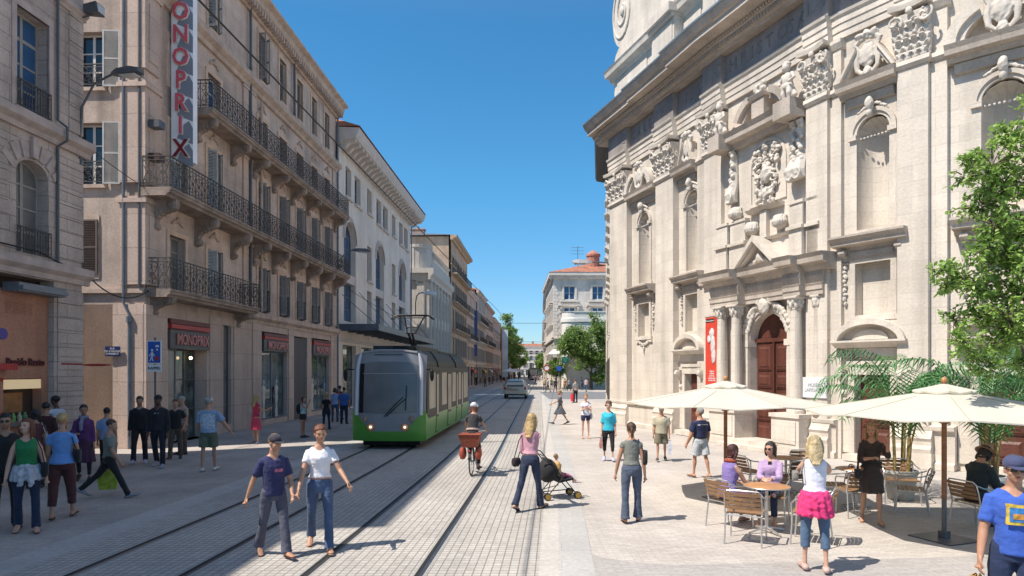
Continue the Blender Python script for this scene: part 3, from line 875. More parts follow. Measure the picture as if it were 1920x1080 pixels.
a = MB(); a.lathe([(.04, 0), (.065, 0), (.065, .008), (.04, .008)], (.09, -.037, 2.95), 14, Matrix.Rotation(pi / 2, 4, 'X')); a.build('red_ring', M_RED, tp)
a = MB(); a.box(-.22, .22, -.03, 0, 2.53, 2.75); a.build('plate', M_WPAINT, tp)
text(tp, 'RAPPEL', .12, (0, -.034, 2.64), M_BLACK, depth=.004, bold=.002)
a = MB(); b_ = MB()

# ---- the pale building with arched windows
S2 = lx(632); E2 = lx(769); L2 = E2 - S2
B2 = left_empty('arcade_building', S2, 'pale rendered building with three tall arched windows and deep bracketed eaves')
def X2(u): return lx(u) - S2
a = MB(); ops = []; wins = []
for u0, u1 in ((645, 667), (704.5, 720), (748, 760)):
    x0, x1 = X2(u0), X2(u1)
    r = (x1 - x0) / 2
    ops.append((x0, x1, 5.9, 12.7, 12.7 - r * .95)); wins.append((x0, x1))
nar = [(X2(688.5), X2(697)), (X2(735), X2(741.5))]
for x0, x1 in nar: ops += [(x0, x1, 9.4, 12.0), (x0, x1, 6.1, 8.6), (x0, x1, 14.5, 16.3)]
tops = []
for p in ((648, 658.5), (665, 676), (706, 715), (718.5, 727), (748.5, 755), (758, 764.5)):
    x0, x1 = X2(p[0]), X2(p[1]); ops.append((x0, x1, 14.3, 16.3)); tops.append((x0, x1))
gf = []
for k in range(5):
    x = 1.2 + k * 4.5; gf.append((x, x + 3.2, .1, 4.3))
wall(a, 0, L2, 0, 17.4, ops + gf, 0, .45)
a.build('wall', M_WHITE, B2)
a = MB(); a.box(.01, L2, .6, 14, 0, 17.4); a.build('rear_wall', M_WHITE, B2)
a = MB(); a.prof([(.3, 17.15), (-.25, 17.15), (-.35, 17.3), (-1.2, 17.5), (-1.35, 17.75), (-1.45, 18.1), (.3, 18.2)], -.05, L2 + .55)
n = 26
for i in range(n):
    x = .3 + (L2 - .3) * i / (n - 1)
    a.prof([(-.2, 16.85), (-.45, 16.9), (-.75, 17.2), (-1.15, 17.3), (-1.15, 17.48), (-.2, 17.48)], x - .16, x + .16)
for x0, x1 in tops: a.box(x0 - .1, x1 + .1, -.18, .1, 14.12, 14.3)
for x0, x1 in nar:
    for z in (14.35, 9.25, 5.95): a.box(x0 - .1, x1 + .1, -.16, .1, z - .02, z + .13)
a.build('eaves', M_WHT, B2)
a = MB(); a.loft([[(-.1, -1.5, 18.21), (L2 + .6, -1.5, 18.21), (L2 + .6, 14, 18.21), (-.1, 14, 18.21)], [(1, 5, 20.5), (L2 - 1, 5, 20.5), (L2 - 1, 7, 20.5), (1, 7, 20.5)]]); a.build('roof', M_TILE, B2)
a = MB()
for x0, x1 in wins:   # moulded arch bands
    r = (x1 - x0) / 2; cx = (x0 + x1) / 2; sp = 12.7 - r * .95
    for rr, yy in ((r + .32, -.06), (r + .12, -.09)):
        ao = arc(cx, sp, rr, rr, 0, 180, 20); ai = arc(cx, sp, rr - .12, rr - .12, 0, 180, 20)
        a.grid([[(x, yy, z) for x, z in ao], [(x, yy, z) for x, z in ai]]); a.grid([[(x, 0.02, z) for x, z in ao], [(x, yy, z) for x, z in ao]])
    a.box(x0, x1, .06, .5, 8.55, 9.15); 
split_build(a, 'arch_moulding', M_WHT, B2, nearest([(p[0] + p[1]) / 2 for p in wins]))
for x0, x1 in wins:
    r = (x1 - x0) / 2
    window(B2, x0, x1, 9.15, 12.7, .36, M_FRAMED, G_SKY, 4, 4, spring=12.7 - r * .95)
    window(B2, x0, x1, 5.9, 8.55, .36, M_FRAMED, G_SKY, 4, 3)
for x0, x1 in nar:
    window(B2, x0, x1, 9.4, 12.0, .3, M_FRAME, G_DARK, 1, 3); window(B2, x0, x1, 6.1, 8.6, .3, M_FRAME, G_DARK, 1, 3); window(B2, x0, x1, 14.5, 16.3, .3, M_FRAME, G_DARK, 1, 2)
for x0, x1 in tops: window(B2, x0, x1, 14.3, 16.3, .3, M_FRAMED, G_SKY, 2, 2)
for x0, x1, z0, z1 in gf: window(B2, x0, x1, .1, 4.3, .3, M_DGREY, G_SHOP, 3, 2, t=.08, name='shop_window')
a = MB(); a.box(0, L2, -.12, .1, 4.5, 4.72); a.build('string_course', M_WHT, B2)
# marquee
a = MB()
a.hull4([(.4, -2.5, 5.35), (L2 - 1, -2.5, 5.35), (L2 - 1, .1, 5.55), (.4, .1, 5.55)], [(.4, -2.5, 5.43), (L2 - 1, -2.5, 5.43), (L2 - 1, .1, 5.63), (.4, .1, 5.63)])
a.box(.3, L2 - .9, -2.62, -2.5, 5.18, 5.6); a.box(.3, .42, -2.5, 0, 5.2, 5.6); a.box(L2 - 1.02, L2 - .9, -2.5, 0, 5.2, 5.6)
for k in range(12): x = .5 + (L2 - 1.5) * k / 11; a.box(x - .04, x + .04, -2.5, .05, 5.16, 5.34)
for k in range(6): x = 1 + (L2 - 3) * k / 5; a.bar((x, -2.3, 5.6), (x, 0, 8.2 if k else 7.6), .03)
a.build('marquee', mat('marquee_metal', (.10, .125, .155), .4, .15, 2, metal=.2), B2)
a = MB(); a.tube([(-.15, -.1, 0), (-.15, -.1, 18)], .06, 8); a.tube([(L2 + .1, -.1, 0), (L2 + .1, -.1, 17)], .06, 8); a.build('drain_pipe', M_ZINC, B2, True)
# ------------------------------------------------------------------ generic row building
def row_building(name, label, loc, rz, L, H, dep, wm, trim, floors, ncol, ww=1.0, roof=None, shop=True, frame=None, panes=None, shut=None, balc=(), group=None, cornice=.5, sides=True, surr=True, x0=0.8, ped=False, surm=None, roofm=None):
    b = empty(name, loc, rz, label, 'building', group)
    frame = frame or M_FRAME
    ops = []; cs = [x0 + (L - 2 * x0) * (i + .5) / ncol for i in range(ncol)]
    for z0, z1 in floors:
        for c in cs: ops.append((c - ww / 2, c + ww / 2, z0, z1))
    sh = []
    if shop:
        n = max(1, round(L / 5))
        for i in range(n):
            sh.append((L * i / n + .5, L * (i + 1) / n - .5, .1, 3.3))
    a = MB(); wall(a, 0, L, 0, H, ops + sh, 0, .22); a.build('wall', wm, b)
    a = MB(); a.box(0, L, .3, dep, 0, H - .01); a.build('rear_wall', wm, b)
    a = MB(); a.prof(LEDGE(H - .5, cornice, .6), -cornice * .6, L + cornice * .6); a.prof(LEDGE(3.7, .2, .35), -.1, L + .1)
    a.prof(LEDGE(H - 3.6, .14, .22), -.05, L + .05); split_build(a, 'cornice', trim, b, lambda c: round(c.z))
    if surr:
        a = MB()
        for z0, z1 in floors:
            for c in cs:
                h = ww / 2
                a.box(c - h - .14, c - h, -.05, .05, z0 - .05, z1); a.box(c + h, c + h + .14, -.05, .05, z0 - .05, z1)
                a.box(c - h - .2, c + h + .2, -.09, .05, z1, z1 + .2); a.box(c - h - .2, c + h + .2, -.12, .05, z0 - .2, z0 - .05)
        split_build(a, 'window_surround', surm or trim, b, lambda c_: (nearest(cs)(c_), min(range(len(floors)), key=lambda i: abs(sum(floors[i]) / 2 - c_.z))))
    pn = panes or (G_DARK, G_SKY, G_CURT)
    for z0, z1 in floors:
        for c in cs:
            window(b, c - ww / 2, c + ww / 2, z0, z1, .16, frame, pick(*pn), 2, 3)
            if shut and R.random() < .8:
                shutter(b, 0, ww * .5, z0, z1, 0, shut).location = (c - ww - .02, -.05, z0)
                shutter(b, 0, ww * .5, z0, z1, 0, shut).location = (c + ww / 2 + .02, -.05, z0)
    for s in sh: window(b, s[0], s[1], s[2], s[3], .16, M_DGREY, G_SHOP, 3, 2, t=.08, name='shop_window')
    for z, full in balc:
        if full:
            a = MB(); a.box(.2, L - .2, -.8, .05, z, z + .16); q = a.build('balcony', trim, b)
            r = MB(); rail_bars(r, .25, L - .25, z + .16, .95, -.75, .22); r.build('railing', M_IRON, q)
        else:
            for c in cs:
                a = MB(); a.box(c - ww, c + ww, -.6, .05, z, z + .15); a.box(c - ww * .8, c - ww * .55, -.45, .02, z - .4, z); a.box(c + ww * .55, c + ww * .8, -.45, .02, z - .4, z); q = a.build('balcony', trim, b)
                r = MB(); rail_bars(r, c - ww + .05, c + ww - .05, z + .15, .9, -.55, .2); r.build('railing', M_IRON, q)
    a = MB(); e = cornice + .05
    rh = roof or 1.6
    a.loft([[(-e * .5, -e, H + .11), (L + e * .5, -e, H + .11), (L + e * .5, dep, H + .11), (-e * .5, dep, H + .11)], [(1, dep * .45, H + rh), (L - 1, dep * .45, H + rh), (L - 1, dep * .55, H + rh), (1, dep * .55, H + rh)]])
    rr = a.build('roof', roofm or M_TILE, b)
    for k in range(2):
        a = MB(); x = L * (.2 + .55 * k); a.box(x, x + 1.1, dep * .35, dep * .5, H + .3, H + rh + 1.0); a.box(x - .08, x + 1.18, dep * .34, dep * .51, H + rh + 1.0, H + rh + 1.15)
        a.lathe([(.12, 0), (.10, .4)], (x + .3, dep * .42, H + rh + 1.14), 8); a.lathe([(.12, 0), (.10, .4)], (x + .8, dep * .42, H + rh + 1.14), 8)
        a.build('chimney', mat('chimney_render', (.42, .25, .18), .9, .2, 2), rr)
    return b
# neoclassical building turning its short side to the camera
P3 = Vector((-10.6, 70.5, 0)); C3 = Vector((-8.75, 70.5, 0)); E3 = Vector((-8.0, 86.0, 0))
M_NEO = stone('neoclassical_stone', (.50, .46, .41), 1.2, .5, .85, .01, .2, .85, .3, .05, streak=.2)
M_NEOT = mat('neoclassical_trim', (.52, .48, .43), .85, .08, 2, .2, 15)
b3 = empty('neoclassical_building', C3, atan2(E3.y - C3.y, E3.x - C3.x), 'white neoclassical building with tall pilasters and rounded attic beyond the arcade building', 'building')
L3 = (E3 - C3).length
a = MB(); ops = [(c - .55, c + .55, z0, z1) for c in [1.9 + i * 2.35 for i in range(6)] for z0, z1 in ((4.9, 7.4), (8.6, 10.9))] + [(1.2 + i * 4.9, 4.6 + i * 4.9, .1, 3.6) for i in range(3)]
wall(a, 0, L3, 0, 13.3, ops, 0, .3); a.build('wall', M_NEO, b3)
a = MB(); a.box(.0, L3, .4, 13, 0, 13.3); a.box(.002, .4, .0, .4, 0, 13.3); a.build('rear_wall', M_NEO, b3)
for o in ops: window(b3, o[0], o[1], o[2], o[3], .2, M_FRAME, pick(G_DARK, G_CURT), 2, 3)
def ionic(x, y, z0, z1, w_):
    q = MB(); q.box(x - w_ / 2, x + w_ / 2, y - .12, y + .05, z0 + .3, z1 - .35); q.box(x - w_ * .6, x + w_ * .6, y - .2, y + .05, z0, z0 + .3)
    for k in range(4): q.box(x - w_ / 2 + w_ * (k + .25) / 4, x - w_ / 2 + w_ * (k + .6) / 4, y - .14, y - .12, z0 + .5, z1 - .6)
    q.box(x - w_ * .62, x + w_ * .62, y - .2, y + .05, z1 - .12, z1)
    for sg in (-1, 1): q.lathe([(.001, -.08), (.17, -.08), (.17, .08), (.001, .08)], (x + sg * w_ * .5, y - .1, z1 - .28), 10, Matrix.Rotation(pi / 2, 4, 'X'))
    return q
for i in range(7): ionic(.72 + i * 2.35, 0, 4.2, 12.2, .8).build('pilaster', M_NEOT, b3)
for i in range(3):
    q = ionic(-.9 - i * 1.6 + 0, 0, 4.2, 12.2, .8)
    q.xform(Matrix.Rotation(-pi / 2, 4, 'Z'))
    q.xform(Matrix.Translation((0, 0, 0)))
    q.build('pilaster', M_NEOT, b3)
a = MB(); a.prof(LEDGE(12.2, .55, 1.2), -.6, L3); a.box(-.55, .1, -.5, 13, 12.9, 13.4); a.box(-.2, .1, -.1, 13, 12.2, 12.9)
a.prof(LEDGE(3.8, .25, .4), -.2, L3); a.box(-.25, 0, -.2, 13, 3.9, 4.2); a.build('cornice', M_NEOT, b3)
a = MB(); a.lathe([(1.5, 13.4), (1.5, 15.6), (1.62, 15.7), (1.62, 16.0), (1.3, 16.05)], (1.5, 1.5, 0), 24); a.box(1.6, L3 - .3, -.05, .3, 13.4, 14.6); a.box(-.05, .3, 1.6, 12, 13.4, 15.8)
for i in range(20): a.lathe([(.06, 0), (.1, .3), (.05, .6), (.08, .8)], (2.2 + i * .65, .1, 14.6), 6)
a.box(1.6, L3 - .3, -.06, .32, 15.4, 15.6)
a.build('attic', M_NEOT, b3)
a = MB(); a.loft([[(.5, 2, 15.6), (8, 2, 15.6), (8, 11, 15.6), (.5, 11, 15.6)], [(2, 4, 17.0), (7, 4, 17.0), (7, 9, 17.0), (2, 9, 17.0)]]); a.build('roof', M_SLATE, b3)
def lp(s, d=0.0): return Vector((E3.x + .044 * (s) + d, E3.y + s, 0))
M_TAN = stone('ochre_facade', (.50, .36, .26), 1.2, .45, .8, .01, .25, .85, .3, .05, streak=.25)
M_TANT = mat('ochre_trim', (.45, .33, .23), .85, .12, 2, .2, 15)
M_PINK = stone('pinkish_facade', (.50, .39, .34), 1.2, .45, .85, .01, .25, .85, .3, .05, streak=.25)
M_GREYF = stone('grey_facade', (.38, .35, .32), 1.2, .45, .85, .01, .25, .85, .3, .05, streak=.25)
row_building('balconied_building', 'ochre stone building with stacked balconies right of the white neoclassical one', lp(.15, .1), RZL, 19.0, 20.0, 12, M_TAN, M_TANT, ((4.6, 7.0), (8.3, 10.7), (12.0, 14.3), (15.6, 17.6)), 6, 1.15, shut=M_SHUTG, balc=((8.0, 0), (11.6, 0), (15.2, 1)), cornice=.8, roof=.7, roofm=M_SLATE)
a = MB()
row_building('terraced_house', 'narrow salmon house with grey shutters just past the ochre balconied building', lp(19.4), RZL, 15, 15.6, 11, M_PINK, M_WHT, ((4.4, 6.6), (7.9, 10.1), (11.3, 13.3)), 5, 1.1, shut=M_SHUTG, balc=((7.6, 0),), group=None, roof=.8)
row_building('townhouse', 'grey stone townhouse with long top balcony on the shaded left side', lp(34.6, .1), RZL, 18, 17.2, 11, M_GREYF, M_WHT, ((4.4, 6.8), (8.2, 10.4), (11.8, 13.8)), 6, 1.1, shut=M_SHUTG, balc=((7.9, 0), (11.4, 1)))
row_building('townhouse', 'brownish townhouse just before the big street tree on the left', lp(52.8, .1), RZL, 22, 16.6, 11, M_OLD, M_OLDT, ((4.4, 6.8), (8.2, 10.4), (11.8, 13.8)), 8, 1.1, shut=M_SHUTG, balc=((7.9, 1),))
row_building('townhouse', 'farther pinkish townhouse half hidden by the trees on the left', lp(75, .1), RZL, 26, 15.4, 11, M_PINK, M_WHT, ((4.4, 6.8), (8.2, 10.4), (11.4, 13.2)), 9, 1.1, shut=M_SHUT)
row_building('townhouse', 'farthest pale townhouse behind the trees on the left', lp(101.5, 0), RZL, 120, 15.0, 11, M_WHITE, M_WHT, ((4.4, 6.8), (8.2, 10.4), (11.4, 13.2)), 30, 1.1)
row_building('end_building', 'pale building with tiled roof closing the far end of the street', (2, 372, 0), 0, 46, 16.5, 10, M_WHITE, M_WHT, ((4.4, 7.2), (8.6, 11), (12, 14)), 14, 1.4, shut=M_SHUTG)

# right side far block
M_PALE = stone('pale_stone_facade', (.62, .57, .51), 1.3, .5, .85, .01, .2, .85, .3, .05, streak=.25)
M_PALET = mat('pale_stone_trim', (.64, .59, .53), .85, .12, 2, .3, 12)
c8 = Vector((6.25, 100, 0))
b8 = empty('corner_apartment_building', c8, 0, 'grey stone apartment building with red tiled roof at the corner beyond the plane tree', 'building')
a = MB(); cs8 = [2.35, 6.6, 10.9, 15.2]
ops = [(c - .95 * .85, c + .95 * .85, z0, z1) for c in cs8 for z0, z1 in ((13.3, 15.3), (9.9, 12.1), (5.5, 7.5))]
wall(a, 0, 18, 0, 17.0, ops, 0, .25); a.build('wall', M_PALE, b8)
a = MB(); a.box(.0, 18, .35, 22, 0, 17.0); a.box(0.001, .35, 0.001, .35, 0, 17); a.build('side_wall', M_PALE, b8)
a = MB(); a.prof(LEDGE(16.4, .7, .9), -.7, 18.6); a.box(-.72, .1, -.68, 22, 16.85, 17.32); a.box(-.35, 0, 0, 22, 16.4, 16.85)
for i in range(44): a.box(i * .42 - .1, i * .42 + .1, -.55, -.1, 16.5, 16.75)
a.prof(LEDGE(7.2, .3, .4), -.3, 18); a.box(-.3, 0, -.3, 22, 7.3, 7.6)
a.build('cornice', M_PALET, b8)
a = MB()
for z in range(33): a.box(-.05, .55 if z % 2 else .75, -.05, .1, z * .5 + .02, z * .5 + .48); a.box(-.051, .1, -.049, .5 if z % 2 else .7, z * .5 + .02, z * .5 + .48)
a.build('quoins', M_PALET, b8)
for c in cs8:
    for z0, z1 in ((13.3, 15.3), (9.9, 12.1), (5.5, 7.5)): window(b8, c - .81, c + .81, z0, z1, .15, M_FRAMEW, G_SKY if z0 > 5 else G_DARK, 2, 2, t=.09)
    a = MB(); a.box(c - 1.1, c - .82, -.12, .05, 13.3, 15.35); a.box(c + .82, c + 1.1, -.12, .05, 13.3, 15.35); a.box(c - 1.2, c + 1.2, -.2, .05, 15.3, 15.5); a.box(c - 1.4, c + 1.4, -.3, .05, 12.95, 13.2)
    for k in range(9): a.ell((c - 1.0 + k * .25, -.12, 12.75), (.12, .1, .14), 6, 4)
    a.prof(LEDGE(12.2, .6, .3), c - 1.7, c + 1.7)
    for sg in (-1, 1): console(a, c + sg * 1.3, 12.2, .45, 1.0, .3)
    a.build('window_surround', M_PALET, b8)
a = MB(); a.loft([[(-.75, -.75, 17.33), (18.6, -.75, 17.33), (18.6, 22, 17.33), (-.75, 22, 17.33)], [(6.5, 8, 20.0), (16, 8, 20.0), (16, 12, 20.0), (6.5, 12, 20.0)]]); rf = a.build('roof', M_TILE, b8)
a = MB(); a.lathe([(1.0, 18.4), (1.0, 20.6), (1.15, 20.7), (1.15, 21), (.3, 21.6)], (6.6, 5.5, 0), 12); a.build('chimney', mat('brick_chimney', (.40, .17, .12), .9, .2, 3), rf)
a = MB(); 
for k in range(3): a.bar((4.2, 6, 18.5), (4.2, 6, 22.4), .05); a.bar((3.2, 6, 21.2 + .5 * k), (5.2, 6, 21.2 + .5 * k), .04)
a.build('aerial', M_DGREY, rf)
for k, (z0, z1) in enumerate(((13.3, 15.3), (9.9, 12.1), (5.5, 7.5))):
    for j in range(7):
        o = window(b8, 0, 1.2, z0, z1, 0, M_FRAME, G_DARK, 2, 2); o.matrix_local = Matrix.Translation((-.03, 3.4 + j * 2.8, z0)) @ Matrix.Rotation(-pi / 2, 4, 'Z')
        a = MB(); a.box(-.5, 0, 1.9 + j * 2.8, 3.7 + j * 2.8, z0 - .3, z0 - .1); a.build('balcony', M_PALET, b8)
# low white curved building in front of it
bw = empty('white_corner_building', (7.3, 96.5, 0), 0, 'low white building with a rounded corner and roof terrace behind the plane tree', 'building')
a = MB(); a.lathe([(1.6, 0), (1.6, 9.6), (1.75, 9.7), (1.75, 10.2), (1.6, 10.3), (1.6, 11.1), (1.7, 11.2), (1.5, 11.25)], (1.6, 1.6, 0), 24); a.box(1.6, 14, .0, 3.1, 0, 9.6); a.box(1.6, 14, -.15, 3.1, 9.7, 10.2); a.box(1.6, 14, 0, .25, 10.2, 11.1); a.box(1.6, 14, -.1, .3, 11.1, 11.24)
a.build('wall', mat('white_render', (.66, .64, .60), .8, .06, 1), bw)
for k in range(4): window(bw, 2.6 + k * 2.6, 4.0 + k * 2.6, 5.6, 8.2, -.05, M_FRAMEW, G_DARK, 2, 2)
a = MB(); a.hull4([(-2.2, -2.2, 4.9), (12, -2.2, 4.9), (12, 0, 5.6), (-1.4, 0, 5.6)], [(-2.2, -2.2, 5.0), (12, -2.2, 5.0), (12, 0, 5.7), (-1.4, 0, 5.7)]); a.build('awning', mat('awning_cloth', (.62, .60, .56), .8, .05), bw)
a = MB(); a.box(-.3, .7, -2.45, -2.3, 3.7, 4.6); a.build('green_panel', mat('teal_panel', (.05, .30, .25), .5, .1, 2), bw)
def rp(s): return Vector((6.3 + .044 * s, 122.2 + s, 0))
RZR = atan2(-1, -.044)
def right_row(label, s0, L, H, wm, n, name='townhouse', **k):
    return row_building(name, label, rp(s0 + L), RZR, L, H, 11, wm, M_PALET, ((4.4, 6.8), (8.2, 10.6), (12, 14.2)), n, 1.1, **k)
right_row('sunlit pale townhouse next beyond the corner apartment building on the right', .2, 26, 17.0, M_PALE, 8, balc=((7.9, 1), (11.6, 0)))
right_row('second sunlit townhouse up the right side of the street, tan walls', 26.6, 34, 18.6, M_PINK, 10, balc=((7.9, 0),))
right_row('far row of pale townhouses at the vanishing end of the right side', 61, 120, 16.5, M_WHITE, 30)

# blue-white hoarding right
hb = empty('site_hoarding', at(1122, 727, 97), 0, 'pale blue and white hoarding panels beneath the plane tree', 'hoarding')
a = MB()
for k in range(4): a.box(-1.6 + k * 1.3, -.35 + k * 1.3, -.03, .03, .1, 2.3); a.bar((-1.65 + k * 1.3, .05, 0), (-1.65 + k * 1.3, .05, 2.5), .07)
a.build('panels', mat('hoarding_blue', (.42, .58, .66), .6, .3, 1.2), hb)
# ------------------------------------------------------------------ voxel fusing
def fuse(mb, voxel=.02, sm=4, name='f', keep=False):
    me = bpy.data.meshes.new(name); mb.bm.to_mesh(me); mb.bm.free()
    o = bpy.data.objects.new(name, me); COL.objects.link(o)
    m = o.modifiers.new('r', 'REMESH'); m.mode = 'VOXEL'; m.voxel_size = voxel
    if sm:
        s_ = o.modifiers.new('s', 'SMOOTH'); s_.factor = .5; s_.iterations = sm
    dg = bpy.context.evaluated_depsgraph_get()
    me2 = bpy.data.meshes.new_from_object(o.evaluated_get(dg))
    bpy.data.objects.remove(o); bpy.data.meshes.remove(me)
    out = MB(); out.bm.from_mesh(me2); bpy.data.meshes.remove(me2); out.norecalc = True
    for l in list(out.bm.loops.layers.uv): out.bm.loops.layers.uv.remove(l)
    return out
# ------------------------------------------------------------------ church facade, laid out along a gently bent line
CP = [(4.62, 34.7), (5.10, 33.2), (6.35, 29.3), (7.38, 25.97), (7.78, 24.6), (8.59, 22.4), (9.13, 20.8), (9.66, 19.5), (10.48, 18.2), (11.25, 17.2), (12.07, 16.4), (12.9, 15.7), (16.5, 12.9)]
CS = [-1.575]
for i in range(1, len(CP)): CS.append(CS[-1] + (Vector(CP[i]) - Vector(CP[i - 1])).length)
NRM = []
for i in range(len(CP)):
    a_, b_ = Vector(CP[max(0, i - 1)]), Vector(CP[min(len(CP) - 1, i + 1)])
    t_ = (b_ - a_).normalized(); NRM.append(Vector((-t_.y, t_.x)))      # into the building
def ch_pt(s, y):
    i = 0
    while i < len(CS) - 2 and s > CS[i + 1]: i += 1
    t = (s - CS[i]) / (CS[i + 1] - CS[i])
    p = Vector(CP[i]).lerp(Vector(CP[i + 1]), t)
    if t < 0 or t > 1: n = NRM[i] if t < 0 else NRM[i + 1]
    else: n = NRM[i].lerp(NRM[i + 1], t)
    return p + n * y
CORG = Vector((CP[1][0], CP[1][1], 0))
def chmap(v):
    p = ch_pt(v.x, v.y); return Vector((p.x, p.y, v.z)) - CORG
def cs(u, d=0.0):
    lo, hi = -1.5, CS[-1]
    for _ in range(40):
        m = (lo + hi) / 2; p = ch_pt(m, -d)
        if 960 + F * p.x / p.y < u: lo = m
        else: hi = m
    return lo
def cz(u, v, d=0.0):
    p = ch_pt(cs(u, d), -d); return EYE + (HOR - v) * p.y / F
CUTS = [c for c in CS[1:-1]] + [c + .5 * (CS[i + 2] - c) for i, c in enumerate(CS[1:-1]) if i + 2 < len(CS)]
CH = empty('church', CORG, 0, 'tall cream stone baroque church facade with niches, pilasters and a red brown portal', 'church')
def cb(a, name, m=None, parent=None, smooth=False, cuts=True):
    return a.build(name, m or M_CREAM, parent or CH, smooth, fmap=chmap, cuts=CUTS if cuts else None)
def csplit(a, name, m, key, parent=None, smooth=False):
    return split_build(a, name, m or M_CREAM, parent or CH, key, smooth, fmap=chmap, cuts=None)
S_END = 23.5
bays = [(cs(1199), cs(1219), 'seg', 0), (cs(1287), cs(1314), 'tri', 1), (cs(1612), cs(1665), 'tri', 1), (cs(1846), cs(1846) + (cs(1665) - cs(1612)), 'seg', 0)]
bays = [((a_ + b_) / 2, kind, dr) for a_, b_, kind, dr in bays]
NW = .92      # niche opening width
dL, dR = cs(1409), cs(1479); dC = (dL + dR) / 2; dHW = (dR - dL) / 2
ops = []
for c, kind, dr in bays:
    ops.append((c - NW / 2, c + NW / 2, 6.55, 9.75, 9.75 - NW / 2))
wins_c = []
for c, kind, dr in bays:
    ops.append((c - .5, c + .5, 4.15, 5.75)); wins_c.append((c - .5, c + .5, 4.15, 5.75))
doors_c = []
for c, kind, dr in bays[1:]:
    ops.append((c - .5, c + .5, .2, 2.45)); doors_c.append((c - .5, c + .5, .2, 2.45))
ops.append((dL, dR, .02, 4.5, 4.5 - dHW * 1.02))
a = MB()
# split wall into vertical slices so it can follow the bend
def sliced(x0, x1, z0, z1, ops, dep):
    ed = [x0] + sorted([c for c in [cs(u) for u in (1178, 1262, 1317, 1356, 1380, 1508, 1577, 1682, 1777)] if x0 < c < x1]) + [x1]
    for i in range(len(ed) - 1):
        wall(a, ed[i], ed[i + 1], z0, z1, [o for o in ops if ed[i] < (o[0] + o[1]) / 2 < ed[i + 1]], 0, dep)
sliced(0, S_END, 0, 12.6, ops, .30)
cb(a, 'wall')
a = MB(); a.box(0.02, S_END, .9, 9, 0, 17.2); a.box(0, .05, .0, 9, 0, 17.2); cb(a, 'rear_wall')
def niche_mesh(c):
    a = MB(); r = NW / 2; sp = 9.75 - r; n = 14
    rows = []
    for z in (6.55, 7.5, 8.5, sp):
        rows.append([(c - r * cos(pi * i / n), .02 + .55 * sin(pi * i / n), z) for i in range(n + 1)])
    a.grid(rows)
    a.face([(c - r * cos(pi * i / n), .02 + .55 * sin(pi * i / n), 6.55) for i in range(n + 1)])
    return a
def shell_mesh(c):
    a = MB(); r = NW / 2; sp = 9.75 - r; n = 44; m = 8
    rows = []
    for j in range(m + 1):
        t = j / m      # from hub (low back) outward to rim
        row = []
        for i in range(n + 1):
            p = pi * i / n
            fl = 1 + .07 * abs(sin(p * 5.5)) * t
            rr = r * t * 1.0 * fl
            row.append((c - rr * cos(p), .02 + .55 * sqrt(max(0, 1 - t * t)) + .05 * abs(sin(p * 5.5)) * t, sp - .08 + rr * sin(p)))
        rows.append(row)
    a.grid(rows)
    for i in range(9):
        x = c - r + 2 * r * (i + .5) / 9; a.ell((x, .08, sp - .10), (.035, .035, .035), 7, 5)
    return a
for i_, (c, kind, dr) in enumerate(bays):
    n_ = cb(niche_mesh(c), 'niche', None, None, True)
    cb(shell_mesh(c), 'scallop_shell', M_CARVE, n_, True)
for o in wins_c:
    a = MB(); a.box(o[0], o[1], .28, .4, o[2], o[3]); cb(a, 'blind_panel')
# giant pilasters
PIL = [(cs(1152.5) + .02, cs(1175, .28)), (cs(1229, .28), cs(1262, .28)), (cs(1320, .28), cs(1352, .28)), (cs(1511, .28), cs(1551, .28)), (cs(1682, .28), cs(1740, .28)), (20.8, 21.9)]
SEC = [(PIL[3][1], cs(1577, .14)), (PIL[4][1], cs(1776, .14)), (cs(1313), PIL[2][0])]
def leaf(a, x, y, z, w_, h, curl):
    rings = []
    for i in range(8):
        t = i / 7
        ww = w_ * (.75 + .35 * sin(t * pi)) * (1 if i % 2 else .86) * (1 - .55 * max(0, t - .75) * 4 * .6)
        yy = y - curl * (t ** 3) ; zz = z + h * (t if t < .86 else .86 - (t - .86) * .8)
        rings.append([(x - ww / 2, yy, zz), (x, yy - .045, zz), (x + ww / 2, yy, zz), (x, yy + .04, zz)])
    a.loft(rings)
    for t, k_ in ((.3, .9), (.55, 1.0), (.78, .8)):
        for sg in (-1, 1): a.tube([(x + sg * w_ * .12, y - curl * t ** 3 - .03, z + h * (t - .14)), (x + sg * w_ * .34 * k_, y - curl * t ** 3 - .055, z + h * (t - .02)), (x + sg * w_ * .52 * k_, y - curl * t ** 3 - .04, z + h * (t + .02))], [.016, .026, .012], 5)
    a.ell((x, y - curl - .03, z + h * .84), (w_ * .38, .055, h * .055), 7, 5)
